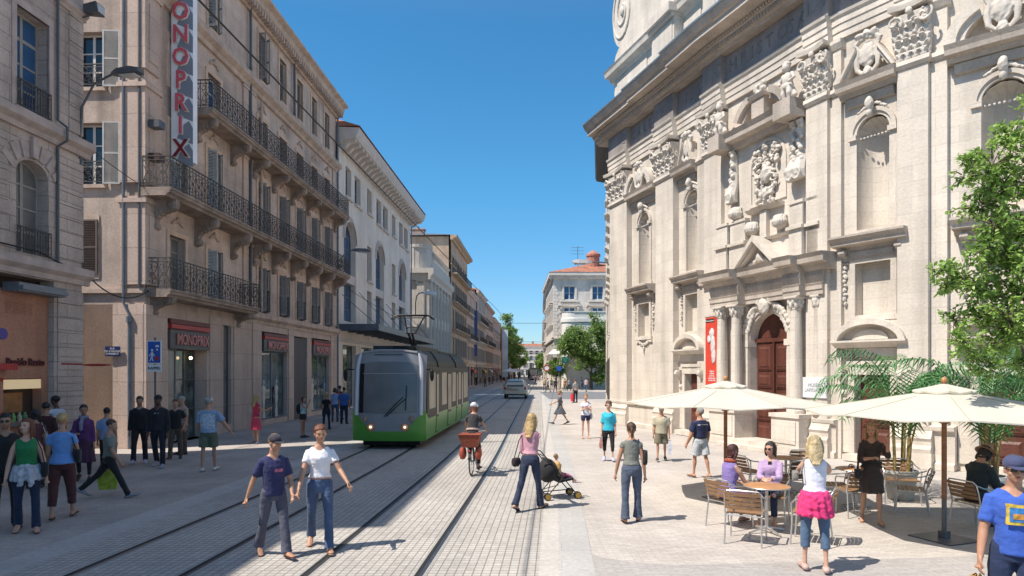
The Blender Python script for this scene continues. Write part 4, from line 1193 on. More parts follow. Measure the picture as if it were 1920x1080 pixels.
def capital(x0, x1, z0, z1, y, pr=.1):
    a = MB(); W_ = x1 - x0; h = z1 - z0; xm = (x0 + x1) / 2
    a.loft([[(x0 + .03, y, z0), (x1 - .03, y, z0), (x1 - .03, .1, z0), (x0 + .03, .1, z0)], [(x0 - .04, y - .12, z1 - .14 * h), (x1 + .04, y - .12, z1 - .14 * h), (x1 + .04, .1, z1 - .14 * h), (x0 - .04, .1, z1 - .14 * h)]])
    n = 4
    for i in range(n): leaf(a, x0 + W_ * (i + .5) / n, y - .03, z0, W_ / n * 1.15, h * .44, .10)
    for i in range(n + 1): leaf(a, x0 + W_ * i / n, y - .04, z0 + h * .2, W_ / n * 1.1, h * .54, .13)
    for sg in (-1, 1):
        cx = xm + sg * (W_ * .47)
        a.tube(spiral(cx, z1 - h * .30, .02, h * .15, 0, sg * 7, 14, y - .22), .035, 6)
        a.tube([(xm + sg * W_ * .16, y - .1, z0 + h * .45), (xm + sg * W_ * .3, y - .16, z0 + h * .7), (cx, y - .22, z1 - h * .17)], .04, 6)
        a.tube(spiral(xm + sg * W_ * .14, z1 - h * .34, .02, h * .09, 0, -sg * 6, 10, y - .16), .028, 6)
        for k in range(3): leaf(a, xm + sg * (W_ / 2 + .02), y + .06 + k * .07, z0 + h * .1 * k, .12, h * .45, .05)
    a.ell((xm, y - .2, z1 - h * .13), (.09, .07, .10), 8, 6)
    b = fuse(a, .015, 0)
    return b
def abacus(x0, x1, z1, h, y):
    a = MB()
    n = 8; pts = [(x0 - .1 + (x1 - x0 + .2) * i / n) for i in range(n + 1)]
    yy = [y - .28 + .14 * sin(pi * i / n) for i in range(n + 1)]
    out = [(p, q) for p, q in zip(pts, yy)] + [(x1 + .05, .1), (x0 - .05, .1)]
    a.loft([[(p, q, z1 - h) for p, q in out], [(p, q - .03, z1) for p, q in out]])
    return a
for i, (x0, x1) in enumerate(PIL):
    a = MB()
    a.box(x0, x1, -.28, .05, 1.05, 10.62)
    o = cb(a, 'pilaster')
    a = MB(); a.prof([(.05, 10.6), (-.32, 10.6), (-.38, 10.68), (-.36, 10.8), (.05, 10.8)], x0 - .06, x1 + .06)
    cb(a, 'astragal', None, o)
    c_ = cb(capital(x0, x1, 10.8, 12.2, -.30), 'capital', M_CARVE, o, True, False)
    cb(abacus(x0, x1, 12.25, .13, -.30), 'abacus', None, o)
    a = MB(); a.box(x0 - .12, x1 + .12, -.42, .05, 0, .42); a.prof([(.05, .42), (-.40, .42), (-.42, .52), (-.36, .62), (-.36, .72), (-.40, .8), (-.33, .9), (-.28, 1.06), (.05, 1.06)], x0 - .1, x1 + .1)
    cb(a, 'pilaster_base', None, o)
for x0, x1 in SEC:
    a = MB(); a.box(x0, x1, -.14, .05, .0, 12.2); a.prof([(.05, 10.6), (-.18, 10.6), (-.24, 10.68), (-.22, 10.8), (.05, 10.8)], x0, x1 + .05); a.prof([(.05, 11.9), (-.18, 11.95), (-.26, 12.1), (-.26, 12.2), (.05, 12.2)], x0, x1 + .06)
    cb(a, 'pilaster_strip')
# entablature
def runs():
    brk = []
    for x0, x1 in PIL: brk.append((x0 - .06, x1 + .06))
    out = []; s = -.25
    for x0, x1 in brk:
        if x0 > s: out.append((s, x0, 0))
        out.append((max(x0, s), x1, 1)); s = x1
    out.append((s, S_END, 0)); return out
a = MB(); fz = MB()
for x0, x1, f in runs():
    y = -.32 if f else -.10
    a.prof([(.1, 12.25), (y, 12.25), (y, 12.45), (y - .03, 12.46), (y - .03, 12.66), (y - .06, 12.67), (y - .06, 12.84), (y - .12, 12.90), (y - .14, 12.98), (y, 13.0), (.1, 13.0)], x0, x1 - .001)
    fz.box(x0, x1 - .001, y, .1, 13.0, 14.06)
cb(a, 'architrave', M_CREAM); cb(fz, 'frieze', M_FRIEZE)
def cornice_run(x0, x1, p, nm):
    a = MB()
    a.prof([(.1, 14.02), (-.42, 14.02), (-.46, 14.1), (-.56, 14.14), (-.56, 14.26), (-.70, 14.3), (-.74, 14.42), (-.78, 14.44), (-1.12 - p, 14.47), (-1.12 - p, 14.64), (-1.2 - p, 14.68), (-1.27 - p, 14.76), (-1.34 - p, 14.90), (-1.36 - p, 14.96), (.1, 15.02)], x0, x1)
    return cb(a, nm, M_CHLEDGE)
x_a, x_b, x_c = cs(1168, 1.3), cs(1245, 1.3), PIL[3][1] + .3
cn = cornice_run(-1.0, x_a, -.1, 'cornice'); cornice_run(x_a, x_b, .0, 'cornice'); cornice_run(x_b, x_c, .14, 'cornice'); cornice_run(x_c, S_END, .0, 'cornice')
a = MB()
x = -.4
while x < 16:
    a.box(x, x + .085, -.64, -.5, 14.13, 14.27); a.ell((x + .04, -.76, 14.36), (.04, .05, .06), 6, 4); x += .135
cb(a, 'dentil_row', M_CHLEDGE, cn, False, False)
a = MB()
for x0, x1, p in ((-1.02, x_a, -.1), (x_a, x_b, 0), (x_b, x_c, .14), (x_c, S_END, 0)): a.prof([(.1, 15.03), (-1.40 - p, 14.95), (-1.42 - p, 15.0), (.1, 15.07)], x0, x1 - .002)
cb(a, 'lead_flashing', mat('lead_flashing', (.26, .36, .46), .4, .1, 2, metal=.2))
# frieze inscription, shallow capitals
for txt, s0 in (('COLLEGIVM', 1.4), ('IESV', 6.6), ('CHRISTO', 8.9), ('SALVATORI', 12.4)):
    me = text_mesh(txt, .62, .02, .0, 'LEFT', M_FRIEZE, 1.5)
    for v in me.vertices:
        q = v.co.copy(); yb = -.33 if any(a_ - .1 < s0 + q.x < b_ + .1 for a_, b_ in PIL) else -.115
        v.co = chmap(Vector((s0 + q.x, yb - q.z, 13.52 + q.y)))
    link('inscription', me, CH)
# ledges inside the bays (z 10.8) with broken pediments, cartouche
def fitr(x): return (x - dC) / 1
bounds = [(PIL[0][1], PIL[1][0]), (PIL[1][1], SEC[2][0]), (SEC[0][1], PIL[4][0]), (SEC[1][1], PIL[5][0])]
for (c, kind, dr), (b0, b1) in zip(bays, bounds):
    hw_ = min(c - b0, b1 - c) - .02
    h = MB(); h.prof([(.05, 10.35), (-.2, 10.38), (-.26, 10.5), (-.42, 10.54), (-.44, 10.66), (-.5, 10.78), (.05, 10.8)], b0 + .01, b1 - .01)
    h.prof([(.02, 10.1), (-.12, 10.12), (-.16, 10.35), (.02, 10.36)], b0 + .15, b1 - .15)
    led = cb(h, 'bay_cornice', M_CHLEDGE)
    p = MB()
    for sg in (-1, 1):
        if kind == 'tri':
            pl = [(hw_, 0), (hw_ * .38, .75), (hw_ * .38, .58), (hw_ * .74, .1)] 
            p.prism([(c + sg * x, 10.8 + z) for x, z in pl], -.36, .05)
            p.prism([(c + sg * x, 10.8 + z) for x, z in [(hw_ + .03, .0), (hw_ * .36, .84), (hw_ * .36, .74), (hw_ * .94, 0.0)]], -.46, .05)
        else:
            o_ = arc(0, 0, hw_ + .02, .95, 0, 62, 8); i_ = arc(0, 0, hw_ * .80, .74, 62, 0, 8)
            p.prism([(c + sg * x, 10.8 + z) for x, z in o_ + i_], -.44, .05)
            i2 = arc(0, 0, hw_ * .66, .60, 62, 0, 8); p.prism([(c + sg * x, 10.8 + z) for x, z in arc(0, 0, hw_ * .80, .74, 0, 62, 8) + i2], -.34, .05)
    csplit(p, 'broken_pediment', M_CREAM, lambda q: q.x > c, led)
    q = MB()     # cartouche
    q.ell((c, -.28, 11.38), (.23, .12, .36), 16, 10)
    for sg in (-1, 1):
        q.tube([(c + sg * x, -.3, 11.38 + z) for x, z in ((.12, -.52), (.27, -.38), (.31, -.1), (.26, .15), (.33, .34), (.2, .46), (.08, .42))], [.05, .07, .08, .06, .08, .09, .05], 7)
        q.ell((c + sg * .2, -.34, 11.92), (.13, .1, .10), 8, 6)
    q.ell((c, -.34, 11.92), (.12, .12, .14), 8, 6); q.ell((c, -.3, 10.9), (.14, .1, .14), 8, 6)
    q.noise(.04, 14); cb(fuse(q, .017, 1), 'cartouche', M_CARVE, led, True, False)
    # niche archivolt, imposts and head
    v = MB(); sp = 9.75 - NW / 2; r = NW / 2
    for r0, r1, y in ((r, r + .09, -.05), (r + .09, r + .2, -.10)):
        ao = arc(c, sp, r1, r1, 0, 180, 20); ai = arc(c, sp, r0, r0, 180, 0, 20)
        for i in range(20):
            o0, o1, i0, i1 = ao[i], ao[i + 1], ai[20 - i], ai[19 - i]
            v.loft([[(o0[0], y, o0[1]), (i0[0], y, i0[1]), (i0[0], .03, i0[1]), (o0[0], .03, o0[1])], [(o1[0], y, o1[1]), (i1[0], y, i1[1]), (i1[0], .03, i1[1]), (o1[0], .03, o1[1])]])
    for sg in (-1, 1):
        x0, x1 = sorted((c + sg * r, c + sg * (r + .2)))
        v.box(x0 - .02, x1 + .02, -.13, .03, sp - .14, sp + .0); v.box(x0, x1, -.05, .03, 6.5, sp - .14)
    v.box(c - r - .3, c + r + .3, -.1, .3, 6.42, 6.56)
    cb(v, 'niche_surround', M_CREAM)
    k = MB(); k.ell((c, -.22, 10.02), (.12, .14, .2), 10, 8); k.ell((c, -.2, 9.78), (.09, .1, .14), 8, 6)
    for sg in (-1, 1):
        for j in range(4): k.ell((c + sg * (.12 + j * .085), -.08, 10.04 - .05 * j), (.065, .05, .065 - .008 * j), 7, 5)
    k.noise(.03, 10); cb(fuse(k, .022, 2), 'carved_keystone', M_CARVE, None, True, False)
    # hood cornice over the blind window, brackets, frame, garlands
    hh = MB(); hh.prof([(.02, 6.0), (-.10, 6.0), (-.14, 6.1), (-.40, 6.14), (-.42, 6.24), (-.52, 6.34), (-.52, 6.4), (.02, 6.42)], c - 1.02, c + 1.02)
    hh.box(c - .85, c + .85, -.10, .02, 5.72, 6.02); hh.box(c - .6, c + .6, -.14, -.08, 5.8, 5.95)
    for sg in (-1, 1): console(hh, c + sg * .78, 6.02, .3, .42, .16)
    cb(hh, 'window_hood', M_CHLEDGE)
    w_ = MB()
    w_.box(c - .66, c - .5, -.07, .02, 4.02, 5.72); w_.box(c + .5, c + .66, -.07, .02, 4.02, 5.72); w_.box(c - .5, c + .5, -.071, .02, 5.62, 5.75)
    w_.box(c - .72, c + .72, -.10, .02, 3.98, 4.12); w_.box(c - .72, c - .5, -.08, .02, 3.86, 3.98); w_.box(c + .5, c + .72, -.08, .02, 3.86, 3.98)
    cb(w_, 'window_frame', M_CREAM)
    gl = MB()
    for sg in (-1, 1):
        for j in range(9): gl.ell((c + sg * (.80 + .03 * (j % 2)), -.04, 5.55 - j * .13), (.06, .06, .07), 6, 4)
    for j in range(9): gl.ell((c + (j - 4) * .11, -.05, 3.9 - .14 * cos((j - 4) * .4)), (.07, .06, .08), 6, 4)
    if not dr:
        for j in range(4): gl.ell((c, -.05, 3.7 - j * .09), (.06 - .01 * j, .05, .07), 6, 4)
    gl.noise(.03, 14); csplit(gl, 'garland', M_CARVE, lambda q_: (q_.x > c + .6) - (q_.x < c - .6), None, True)
    if dr or kind == 'seg' and c > 10:
        sd = MB()   # segmental pediment door case
        o_ = arc(c, 3.36, 1.0, .66, 0, 180, 18); i_ = arc(c, 3.36, .84, .50, 180, 0, 18)
        sd.prism(o_ + i_, -.40, .02); sd.prof([(.02, 3.2), (-.2, 3.22), (-.3, 3.3), (-.42, 3.36), (-.42, 3.42), (.02, 3.43)], c - 1.02, c + 1.02)
        sd.prism(arc(c, 3.42, .84, .44, 0, 180, 18), -.12, .02)
        sd.prism(arc(c, 3.44, .5, .28, 0, 180, 18), -.2, .02)
        sd.box(c - .8, c + .8, -.1, .02, 2.95, 3.2); sd.box(c - .7, c + .7, -.16, .02, 2.72, 2.84); sd.box(c - .66, c + .66, -.12, .02, 2.45, 2.72)
        for sg in (-1, 1):
            x0, x1 = sorted((c + sg * .5, c + sg * .68)); sd.box(x0, x1, -.1, .02, .2, 2.45); console(sd, c + sg * .82, 2.6, .28, .8, .14)
            x0, x1 = sorted((c + sg * .68, c + sg * .95)); sd.box(x0, x1, -.05, .02, .2, 2.2)
        sd.box(c - .6, c + .6, -.5, .3, 0.02, .2)
        cb(sd, 'door_case', M_CREAM)
M_DOOR = stone('door_wood', (.115, .036, .024), .12, 9, .6, .004, .2, .5, .25, .12, streak=.3, fine=.2)
def door_leaf(x0, x1, z0, z1, y, zs, top=None):
    a = MB()
    a.box(x0, x1, y, y + .08, z0, z1)
    t = .07
    for p0, p1 in zs:
        a.box(x0 + t, x1 - t, y - .035, y, p0, p1)
        a.box(x0 + t + .05, x1 - t - .05, y - .055, y - .03, p0 + .05, p1 - .05)
        a.loft([[(x0 + t + .09, y - .055, p0 + .09), (x1 - t - .09, y - .055, p0 + .09), (x1 - t - .09, y - .055, p1 - .09), (x0 + t + .09, y - .055, p1 - .09)],
                [(x0 + t + .15, y - .085, p0 + .15), (x1 - t - .15, y - .085, p0 + .15), (x1 - t - .15, y - .085, p1 - .15), (x0 + t + .15, y - .085, p1 - .15)]])
    return a
for o in doors_c:
    d_ = cb(door_leaf(o[0], o[1], o[2], o[3], .22, [(o[2] + .1, .9), (.98, 1.6), (1.68, 2.36)]), 'side_door', M_DOOR)
# main door
sp = 4.5 - dHW * 1.02
dr_ = MB(); dr_.prism(op_loop((dL + .01, dR - .01, .06, 4.49, sp))[2:-0 or None] if False else [(dL, sp)] + arc(dC, sp, dHW, 4.5 - sp, 180, 0, 16), .26, .36)
door = cb(dr_, 'door', M_DOOR)
for x0, x1 in ((dL + .03, dC - .02), (dC + .02, dR - .03)):
    cb(door_leaf(x0, x1, .06, sp - .04, .22, [(.16, .78), (.86, 1.36), (1.44, 1.9), (1.98, 2.5), (2.58, sp - .12)]), 'door_leaf', M_DOOR, door)
a = MB(); a.box(dL, dR, .14, .3, sp - .05, sp + .08); a.box(dC - .04, dC + .04, .15, .3, .06, sp); cb(a, 'transom', M_DOOR, door)
# portal surround
def column(x, y, z0, z1, r, parent, capn=True):
    a = MB(); a.lathe([(r * 1.35, z0), (r * 1.35, z0 + .1), (r * 1.2, z0 + .12), (r * 1.28, z0 + .18), (r * 1.05, z0 + .24), (r, z0 + .32), (r * 1.0, z0 + .4), (r * .98, (z0 + z1) / 2), (r * .86, z1 - .42), (r * .95, z1 - .40), (r * .95, z1 - .36)], (x, y, 0), 20)
    o = cb(a, 'column', M_CREAM, parent, True, False)
    k = MB(); k.lathe([(r * .85, z1 - .37), (r * .95, z1 - .2), (r * 1.2, z1 - .07)], (x, y, 0), 14)
    for j in range(8):
        an = 2 * pi * j / 8
        for zz, rr, off in ((z1 - .36, r * 1.0, 0), (z1 - .24, r * 1.12, pi / 8)):
            k.ell((x + rr * cos(an + off), y + rr * sin(an + off), zz + .08), (.055, .055, .10), 6, 4)
    k.box(x - r * 1.4, x + r * 1.4, y - r * 1.4, y + r * 1.4, z1 - .07, z1)
    cb(fuse(k, .02, 1), 'column_capital', M_CARVE, o, True, False)
pl = cs(1335, .5), cs(1393, .4)
pr_ = cs(1480, .4), cs(1513, .5)
YC = -.42
colsL = [cs(1354, .42), cs(1381, .42)]; colsR = [cs(1492, .42), cs(1507, .2)]
a = MB()
for x0, x1, yy in ((colsL[0] - .32, colsL[1] + .3, -.74), (dR + .04, colsR[0] + .42, -.74)):
    a.box(x0, x1, yy, .0, 0, 1.12); a.box(x0 - .05, x1 + .05, yy - .06, 0, 1.12, 1.24); a.box(x0 - .05, x1 + .05, yy - .05, 0, 0, .22)
    a.box(x0 + .12, x1 - .12, yy - .025, yy, .32, 1.0)
    a.box(x0 + .05, x1 - .05, -.16, 0, 1.24, 4.85)
csplit(a, 'portal_pedestal', M_CREAM, lambda q: q.x > dC)
for x in colsL: column(x, YC, 1.24, 4.85, .19, CH)
column(colsR[0], YC, 1.24, 4.85, .19, CH); column(colsR[0] + .62, -.2, 1.24, 4.85, .12, CH)
a = MB()     # door archivolt + jambs
for r0, r1, y in ((0, .10, -.06), (.10, .24, -.12), (.24, .30, -.16)):
    ao = arc(dC, sp, dHW + r1, 4.5 - sp + r1, 0, 180, 20); ai = arc(dC, sp, dHW + r0, 4.5 - sp + r0, 0, 180, 20)
    for i in range(20):
        a.loft([[(ao[i][0], y, ao[i][1]), (ai[i][0], y, ai[i][1]), (ai[i][0], .03, ai[i][1]), (ao[i][0], .03, ao[i][1])], [(ao[i + 1][0], y, ao[i + 1][1]), (ai[i + 1][0], y, ai[i + 1][1]), (ai[i + 1][0], .03, ai[i + 1][1]), (ao[i + 1][0], .03, ao[i + 1][1])]])
for sg in (-1, 1):
    x0, x1 = sorted((dC + sg * dHW, dC + sg * (dHW + .28))); a.box(x0, x1, -.1, .03, .0, sp - .2); a.box(x0 - .03, x1 + .03, -.18, .2, sp - .2, sp)
cb(a, 'archivolt', M_CREAM)
k = MB(); k.ell((dC, -.24, 4.72), (.26, .14, .30), 12, 8)
for j in range(9): an = pi * (j + .5) / 9; k.ell((dC + .30 * cos(an), -.24, 4.80 + .30 * sin(an)), (.09, .09, .12), 6, 5)
for sg in (-1, 1):
    for j in range(9): k.ell((dC + sg * (.42 + .09 * j), -.14, 4.72 - .012 * j * j), (.1, .09, .13 - .004 * j), 7, 5)
    for j in range(6): k.ell((dC + sg * (.62 + .07 * j), -.12, 4.55 - .13 * j), (.10, .07, .12), 7, 5)
k.noise(.04, 12); cb(fuse(k, .022, 1), 'carved_cartouche', M_CARVE, None, True, False)
xl, xr = colsL[0] - .42, colsR[0] + .95
a = MB()
for x0, x1, y in ((xl - 1.0, xl, -.1), (xl, colsL[1] + .32, -.62), (colsL[1] + .32, colsR[0] - .34, -.30), (colsR[0] - .34, colsR[0] + .34, -.62), (colsR[0] + .34, xr, -.36)):
    x1 -= .001
    if x0 > xl - .5: a.prof([(.02, 4.85), (y, 4.85), (y, 4.98), (y - .03, 5.0), (y - .03, 5.12), (y - .06, 5.18), (y + .03, 5.2), (y, 5.3), (y - .03, 5.42), (y, 5.56), (.02, 5.56)], x0, x1)
    a.prof([(.02, 5.56), (y - .03, 5.56), (y - .12, 5.66), (y - .16, 5.74), (y - .36, 5.78), (y - .38, 5.92), (y - .46, 6.04), (.02, 6.06)], x0 - (.2 if x0 == xl else 0), x1 + (.3 if x1 > colsR[0] + .6 else 0))
cb(a, 'portal_entablature', M_CHLEDGE)
a = MB()    # triangular pediment
for o_, i_, y0 in ((1.06, .90, -.74), (.90, .80, -.62)):
    H_ = .96 * o_
    a.prism([(dC - o_, 6.07), (dC, 6.07 + .92 * o_), (dC + o_, 6.07), (dC + i_ - .02, 6.07), (dC, 6.07 + .92 * i_ - .04), (dC - i_ + .02, 6.07)], y0, .0)
a.prism([(dC - .82, 6.07), (dC, 6.8), (dC + .82, 6.07)], -.34, 0)
cb(a, 'pediment', M_CREAM)
k = MB(); k.ell((dC, -.42, 6.32), (.16, .1, .18), 8, 6)
for sg in (-1, 1):
    for j in range(4): k.ell((dC + sg * (.14 + .11 * j), -.4, 6.25 - .03 * j), (.09, .08, .1 - .01 * j), 7, 5)
k.noise(.03, 12); cb(fuse(k, .02, 1), 'carved_crest', M_CARVE, None, True, False)
# attic of portal
a = MB()
a.box(xl + .1, xr - .25, -.12, .02, 6.06, 10.5)
for x0, x1, y in ((xl + .05, colsL[0] + .22, -.42), (colsL[0] + .28, colsL[1] + .3, -.34), (colsR[0] - .32, colsR[0] + .2, -.40), (colsR[0] + .28, colsR[0] + .7, -.28)):
    a.box(x0, x1, y, 0, 6.06, 6.95); a.box(x0 - .06, x1 + .06, y - .08, 0, 6.95, 7.05); a.box(x0, x1, y + .04, 0, 7.05, 7.75)
    a.box(x0 - .04, x1 + .04, y, 0, 7.75, 7.84)
a.prof([(.02, 6.9), (-.2, 6.92), (-.26, 7.0), (.02, 7.02)], colsL[1] + .3, colsR[0] - .32)
a.prof([(.02, 7.9), (-.3, 7.92), (-.42, 8.02), (.02, 8.05)], dC - .75, dC + .85)
a.box(dC - .16, dC + .16, -.28, 0, 7.0, 7.9)
cb(a, 'portal_attic', M_CREAM)
def vase(x, z, sc=1.0):
    k = MB(); k.lathe([(.06, 0), (.22, .1), (.30, .26), (.30, .4), (.24, .5), (.3, .56), (.26, .62), (.05, .66)], (x, -.28, z), 22, None) if False else k.lathe([(r_ * sc, h_ * sc) for r_, h_ in [(.06, 0), (.22, .1), (.30, .26), (.30, .4), (.24, .5), (.3, .56), (.26, .62), (.05, .66)]], (x, -.22, z), 22, None)
    for j in range(12):
        an = pi + pi * j / 11
        k.tube([(x + .31 * sc * cos(an), -.22 + .31 * sc * sin(an), z + .16 * sc), (x + .36 * sc * cos(an), -.22 + .36 * sc * sin(an), z + .32 * sc), (x + .3 * sc * cos(an), -.22 + .3 * sc * sin(an), z + .52 * sc)], .026, 5)
    k.noise(.02, 14)
    cb(fuse(k, .02, 1), 'carved_vase', M_CARVE, None, True, False)
for x, z in ((cs(1408, .3), 7.15), (cs(1460, .3), 7.12), (cs(1377, .3), 7.85)): vase(x, z, .75)
# side consoles with garlands
for x in (cs(1375, .25), cs(1490, .25), cs(1505, .2)):
    k = MB()
    k.tube([(x, -.30, 8.5), (x - .04, -.34, 8.75), (x, -.20, 9.2), (x, -.16, 9.7), (x, -.2, 10.1), (x, -.36, 10.35)], [.2, .24, .15, .12, .14, .12], 8)
    k.tube(spiral(x, 8.62, .02, .22, 0, 8, 16, -.5), .035, 6)
    for j in range(12): k.ell((x + .07 * sin(j * 2.1), -.34, 10.25 - j * .115), (.09, .08, .08), 6, 5)
    k.noise(.03, 12); cb(fuse(k, .022, 1), 'garlanded_console', M_CARVE, None, True, False)
# coat of arms panel
pc = cs(1437, .2)
a = MB()
for r0, y in ((.88, -.17), (.76, -.13)):
    lo_ = [(pc - r0, 8.15), (pc + r0, 8.15), (pc + r0, 9.5)] + arc(pc, 9.5, r0, r0 * .9, 0, 180, 14)[1:-1] + [(pc - r0, 9.5)]
    r1 = r0 - .1; li_ = [(pc - r1, 8.25), (pc + r1, 8.25), (pc + r1, 9.5)] + arc(pc, 9.5, r1, r1 * .9, 0, 180, 14)[1:-1] + [(pc - r1, 9.5)]
    for i in range(len(lo_)):
        j = (i + 1) % len(lo_)
        a.loft([[(lo_[i][0], y, lo_[i][1]), (li_[i][0], y, li_[i][1]), (li_[i][0], 0, li_[i][1]), (lo_[i][0], 0, lo_[i][1])], [(lo_[j][0], y, lo_[j][1]), (li_[j][0], y, li_[j][1]), (li_[j][0], 0, li_[j][1]), (lo_[j][0], 0, lo_[j][1])]])
cb(a, 'arms_frame', M_CREAM)
k = MB(); rr = random.Random(3)
for j in range(110):
    z = 8.1 + 1.95 * rr.random(); wd = .62 if z > 8.6 else .42
    k.ell((pc + rr.uniform(-wd, wd), -.16 - .1 * rr.random(), z), (rr.uniform(.04, .10), .09, rr.uniform(.04, .12)), 7, 5)
k.ell((pc + .02, -.2, 9.1), (.26, .16, .3), 12, 8); k.ell((pc, -.24, 8.45), (.16, .14, .2), 10, 7)
for sg in (-1, 1): k.tube(spiral(pc + sg * .38, 8.95, .03, .2, 0, sg * 6, 12, -.26), .04, 6); k.tube(spiral(pc + sg * .34, 9.65, .03, .16, 0, -sg * 6, 12, -.24), .04, 6)
k.noise(.05, 16); cb(fuse(k, .015, 0), 'coat_of_arms', M_CARVE, None, True, False)
# upper central cornice (z 10.4) with broken segmental pediment, figures
a = MB(); x0c, x1c = PIL[2][1] + .05, PIL[3][0] - .02
a.prof([(.02, 10.35), (-.3, 10.38), (-.36, 10.55), (-.62, 10.6), (-.64, 10.75), (-.74, 10.88), (.02, 10.92)], x0c, x1c)
a.box(x0c, x0c + .62, -.9, 0, 10.36, 10.9); a.box(x1c - .7, x1c, -.9, 0, 10.36, 10.9)
for sg in (-1, 1):
    o_ = arc(0, 0, 1.35, 1.15, 22, 66, 8); i_ = arc(0, 0, 1.12, .92, 66, 22, 8)
    a.prism([(dC + sg * x, 10.8 + z) for x, z in o_ + i_], -.5, .0)
    i2 = arc(0, 0, .95, .76, 66, 22, 8); a.prism([(dC + sg * x, 10.8 + z) for x, z in arc(0, 0, 1.12, .92, 22, 66, 8) + i2], -.36, .0)
a.box(dC - .3, dC + .3, -.5, 0, 10.9, 11.6); a.prof([(.0, 11.6), (-.55, 11.6), (-.62, 11.72), (0, 11.76)], dC - .38, dC + .38)
cb(a, 'upper_cornice', M_CHLEDGE)
def putto(x, z, y, s_=1.0, lean=0.0):
    k = MB()
    k.ell((x, y, z + .52 * s_), (.14 * s_, .12 * s_, .2 * s_), 10, 8); k.ell((x, y, z + .36 * s_), (.15 * s_, .13 * s_, .12 * s_), 10, 8)
    k.ell((x + lean, y - .03, z + .84 * s_), (.105 * s_, .11 * s_, .12 * s_), 10, 8); k.ell((x + lean, y, z + .92 * s_), (.12 * s_, .11 * s_, .08 * s_), 8, 6)
    for sg in (-1, 1):
        k.tube([(x + sg * .08 * s_, y, z + .35 * s_), (x + sg * .1 * s_, y - .06, z + .18 * s_), (x + sg * .07 * s_, y, z)], [.09 * s_, .07 * s_, .05 * s_], 8)
        k.tube([(x + sg * .14 * s_, y, z + .66 * s_), (x + sg * .24 * s_, y - .05, z + .5 * s_), (x + sg * .14 * s_, y - .16, z + .42 * s_)], [.055 * s_, .045 * s_, .035 * s_], 7)
    k.tube([(x - .2 * s_, y + .04, z + .7 * s_), (x, y + .1, z + .5 * s_), (x + .2 * s_, y + .05, z + .1)], .07 * s_, 7)
    return fuse(k, .02, 2)
for x, z, l in ((x0c + .32, 10.9, .03), (x1c - .36, 10.9, -.03)): cb(putto(x, z, -.62, 1.25, l), 'putto', M_CARVE, None, True, False)
k = MB()
for j in range(14): k.ell((dC + R.uniform(-.22, .22), -.4, 11.9 + R.uniform(-.12, .2)), (.1, .1, .1), 6, 5)
k.noise(.03, 12); cb(fuse(k, .022, 1), 'carved_finial', M_CARVE, None, True, False)
# plinth
a = MB()
edges = [(0, PIL[1][0] - .1), (PIL[1][1] + .12, bays[1][0] - .95), (SEC[0][0], bays[2][0] - .95), (bays[2][0] + .95, S_END)]
for x0, x1 in ((-.06, bays[1][0] - .97), (colsR[0] + .5, bays[2][0] - .97), (bays[2][0] + .97, bays[3][0] - .97), (bays[3][0] + .97, S_END)):
    a.prof([(.0, .0), (-.30, .0), (-.30, .16), (-.22, .2), (-.22, .98), (-.32, 1.02), (-.34, 1.12), (0, 1.16)], x0, x1)
csplit(a, 'plinth', M_CREAM, lambda q: round(q.x))
a = MB()
for i in range(2): a.box(dL - .35 - .0 * i, dR + .35, -1.2 + .32 * i, .2, .0 + .13 * i, .13 * (i + 1) - .002 * i)
a.xform(Matrix.Identity(4)); cb(a, 'door_steps', M_CREAM)
# attic storey above the cornice
a = MB(); ax0 = .15
a.box(ax0, S_END, -.05, .88, 14.98, 17.1)
for x0, x1 in ((cs(1226, .4), cs(1268, .4)), (cs(1322, .4), cs(1350, .4)), (ax0 + 13, ax0 + 14.5)):
    a.box(x0, x1, -.5, 0, 15.0, 17.1); a.prof(LEDGE(17.0, .5, .42), x0 - .1, x1 + .1) if False else a.box(x0 - .12, x1 + .12, -.82, 0, 17.08, 17.42)
    a.box(x0 - .05, x1 + .05, -.66, 0, 16.94, 17.08); a.box(x0 + .12, x1 - .12, -.54, -.49, 15.3, 16.8)
    a.box(x0 - .02, x1 + .02, -.52, .3, 17.42, 23)
a.prof([(.88, 16.9), (-.1, 16.9), (-.16, 17.05), (-.42, 17.12), (-.46, 17.3), (-.52, 17.4), (.88, 17.42)], ax0 - .35, S_END)
for x0, x1 in ((.5, 3.4), (cs(1272), cs(1318)), (cs(1356), cs(1420))): a.box(x0, x1, -.10, -.04, 15.3, 16.65)
a.box(cs(1232), S_END, .05, .88, 17.4, 23)
cb(a, 'attic_storey', M_CREAM)
a = MB()
a.prism([(.2, 17.42), (4.2, 17.42), (4.2, 23)] + [(3.6, 22.2), (2.6, 21.6), (1.6, 21.3)] + arc(1.25, 19.7, 1.05, 1.55, 80, 250, 14) + [(.5, 18.0)], -.18, .5)
vol = cb(a, 'scroll_buttress', M_CREAM)
a = MB(); a.tube([(x, -.2, z) for x, z in [(1.25 + (1.0 - .85 * i / 40) * cos(2.2 + i * .32), 19.8 + (1.45 - 1.25 * i / 40) * sin(2.2 + i * .32)) for i in range(41)]], .07, 6)
a.ell((1.25, -.2, 19.8), (.18, .12, .25), 10, 8); cb(fuse(a, .04, 1), 'scroll_relief', M_CARVE, vol, True, False)

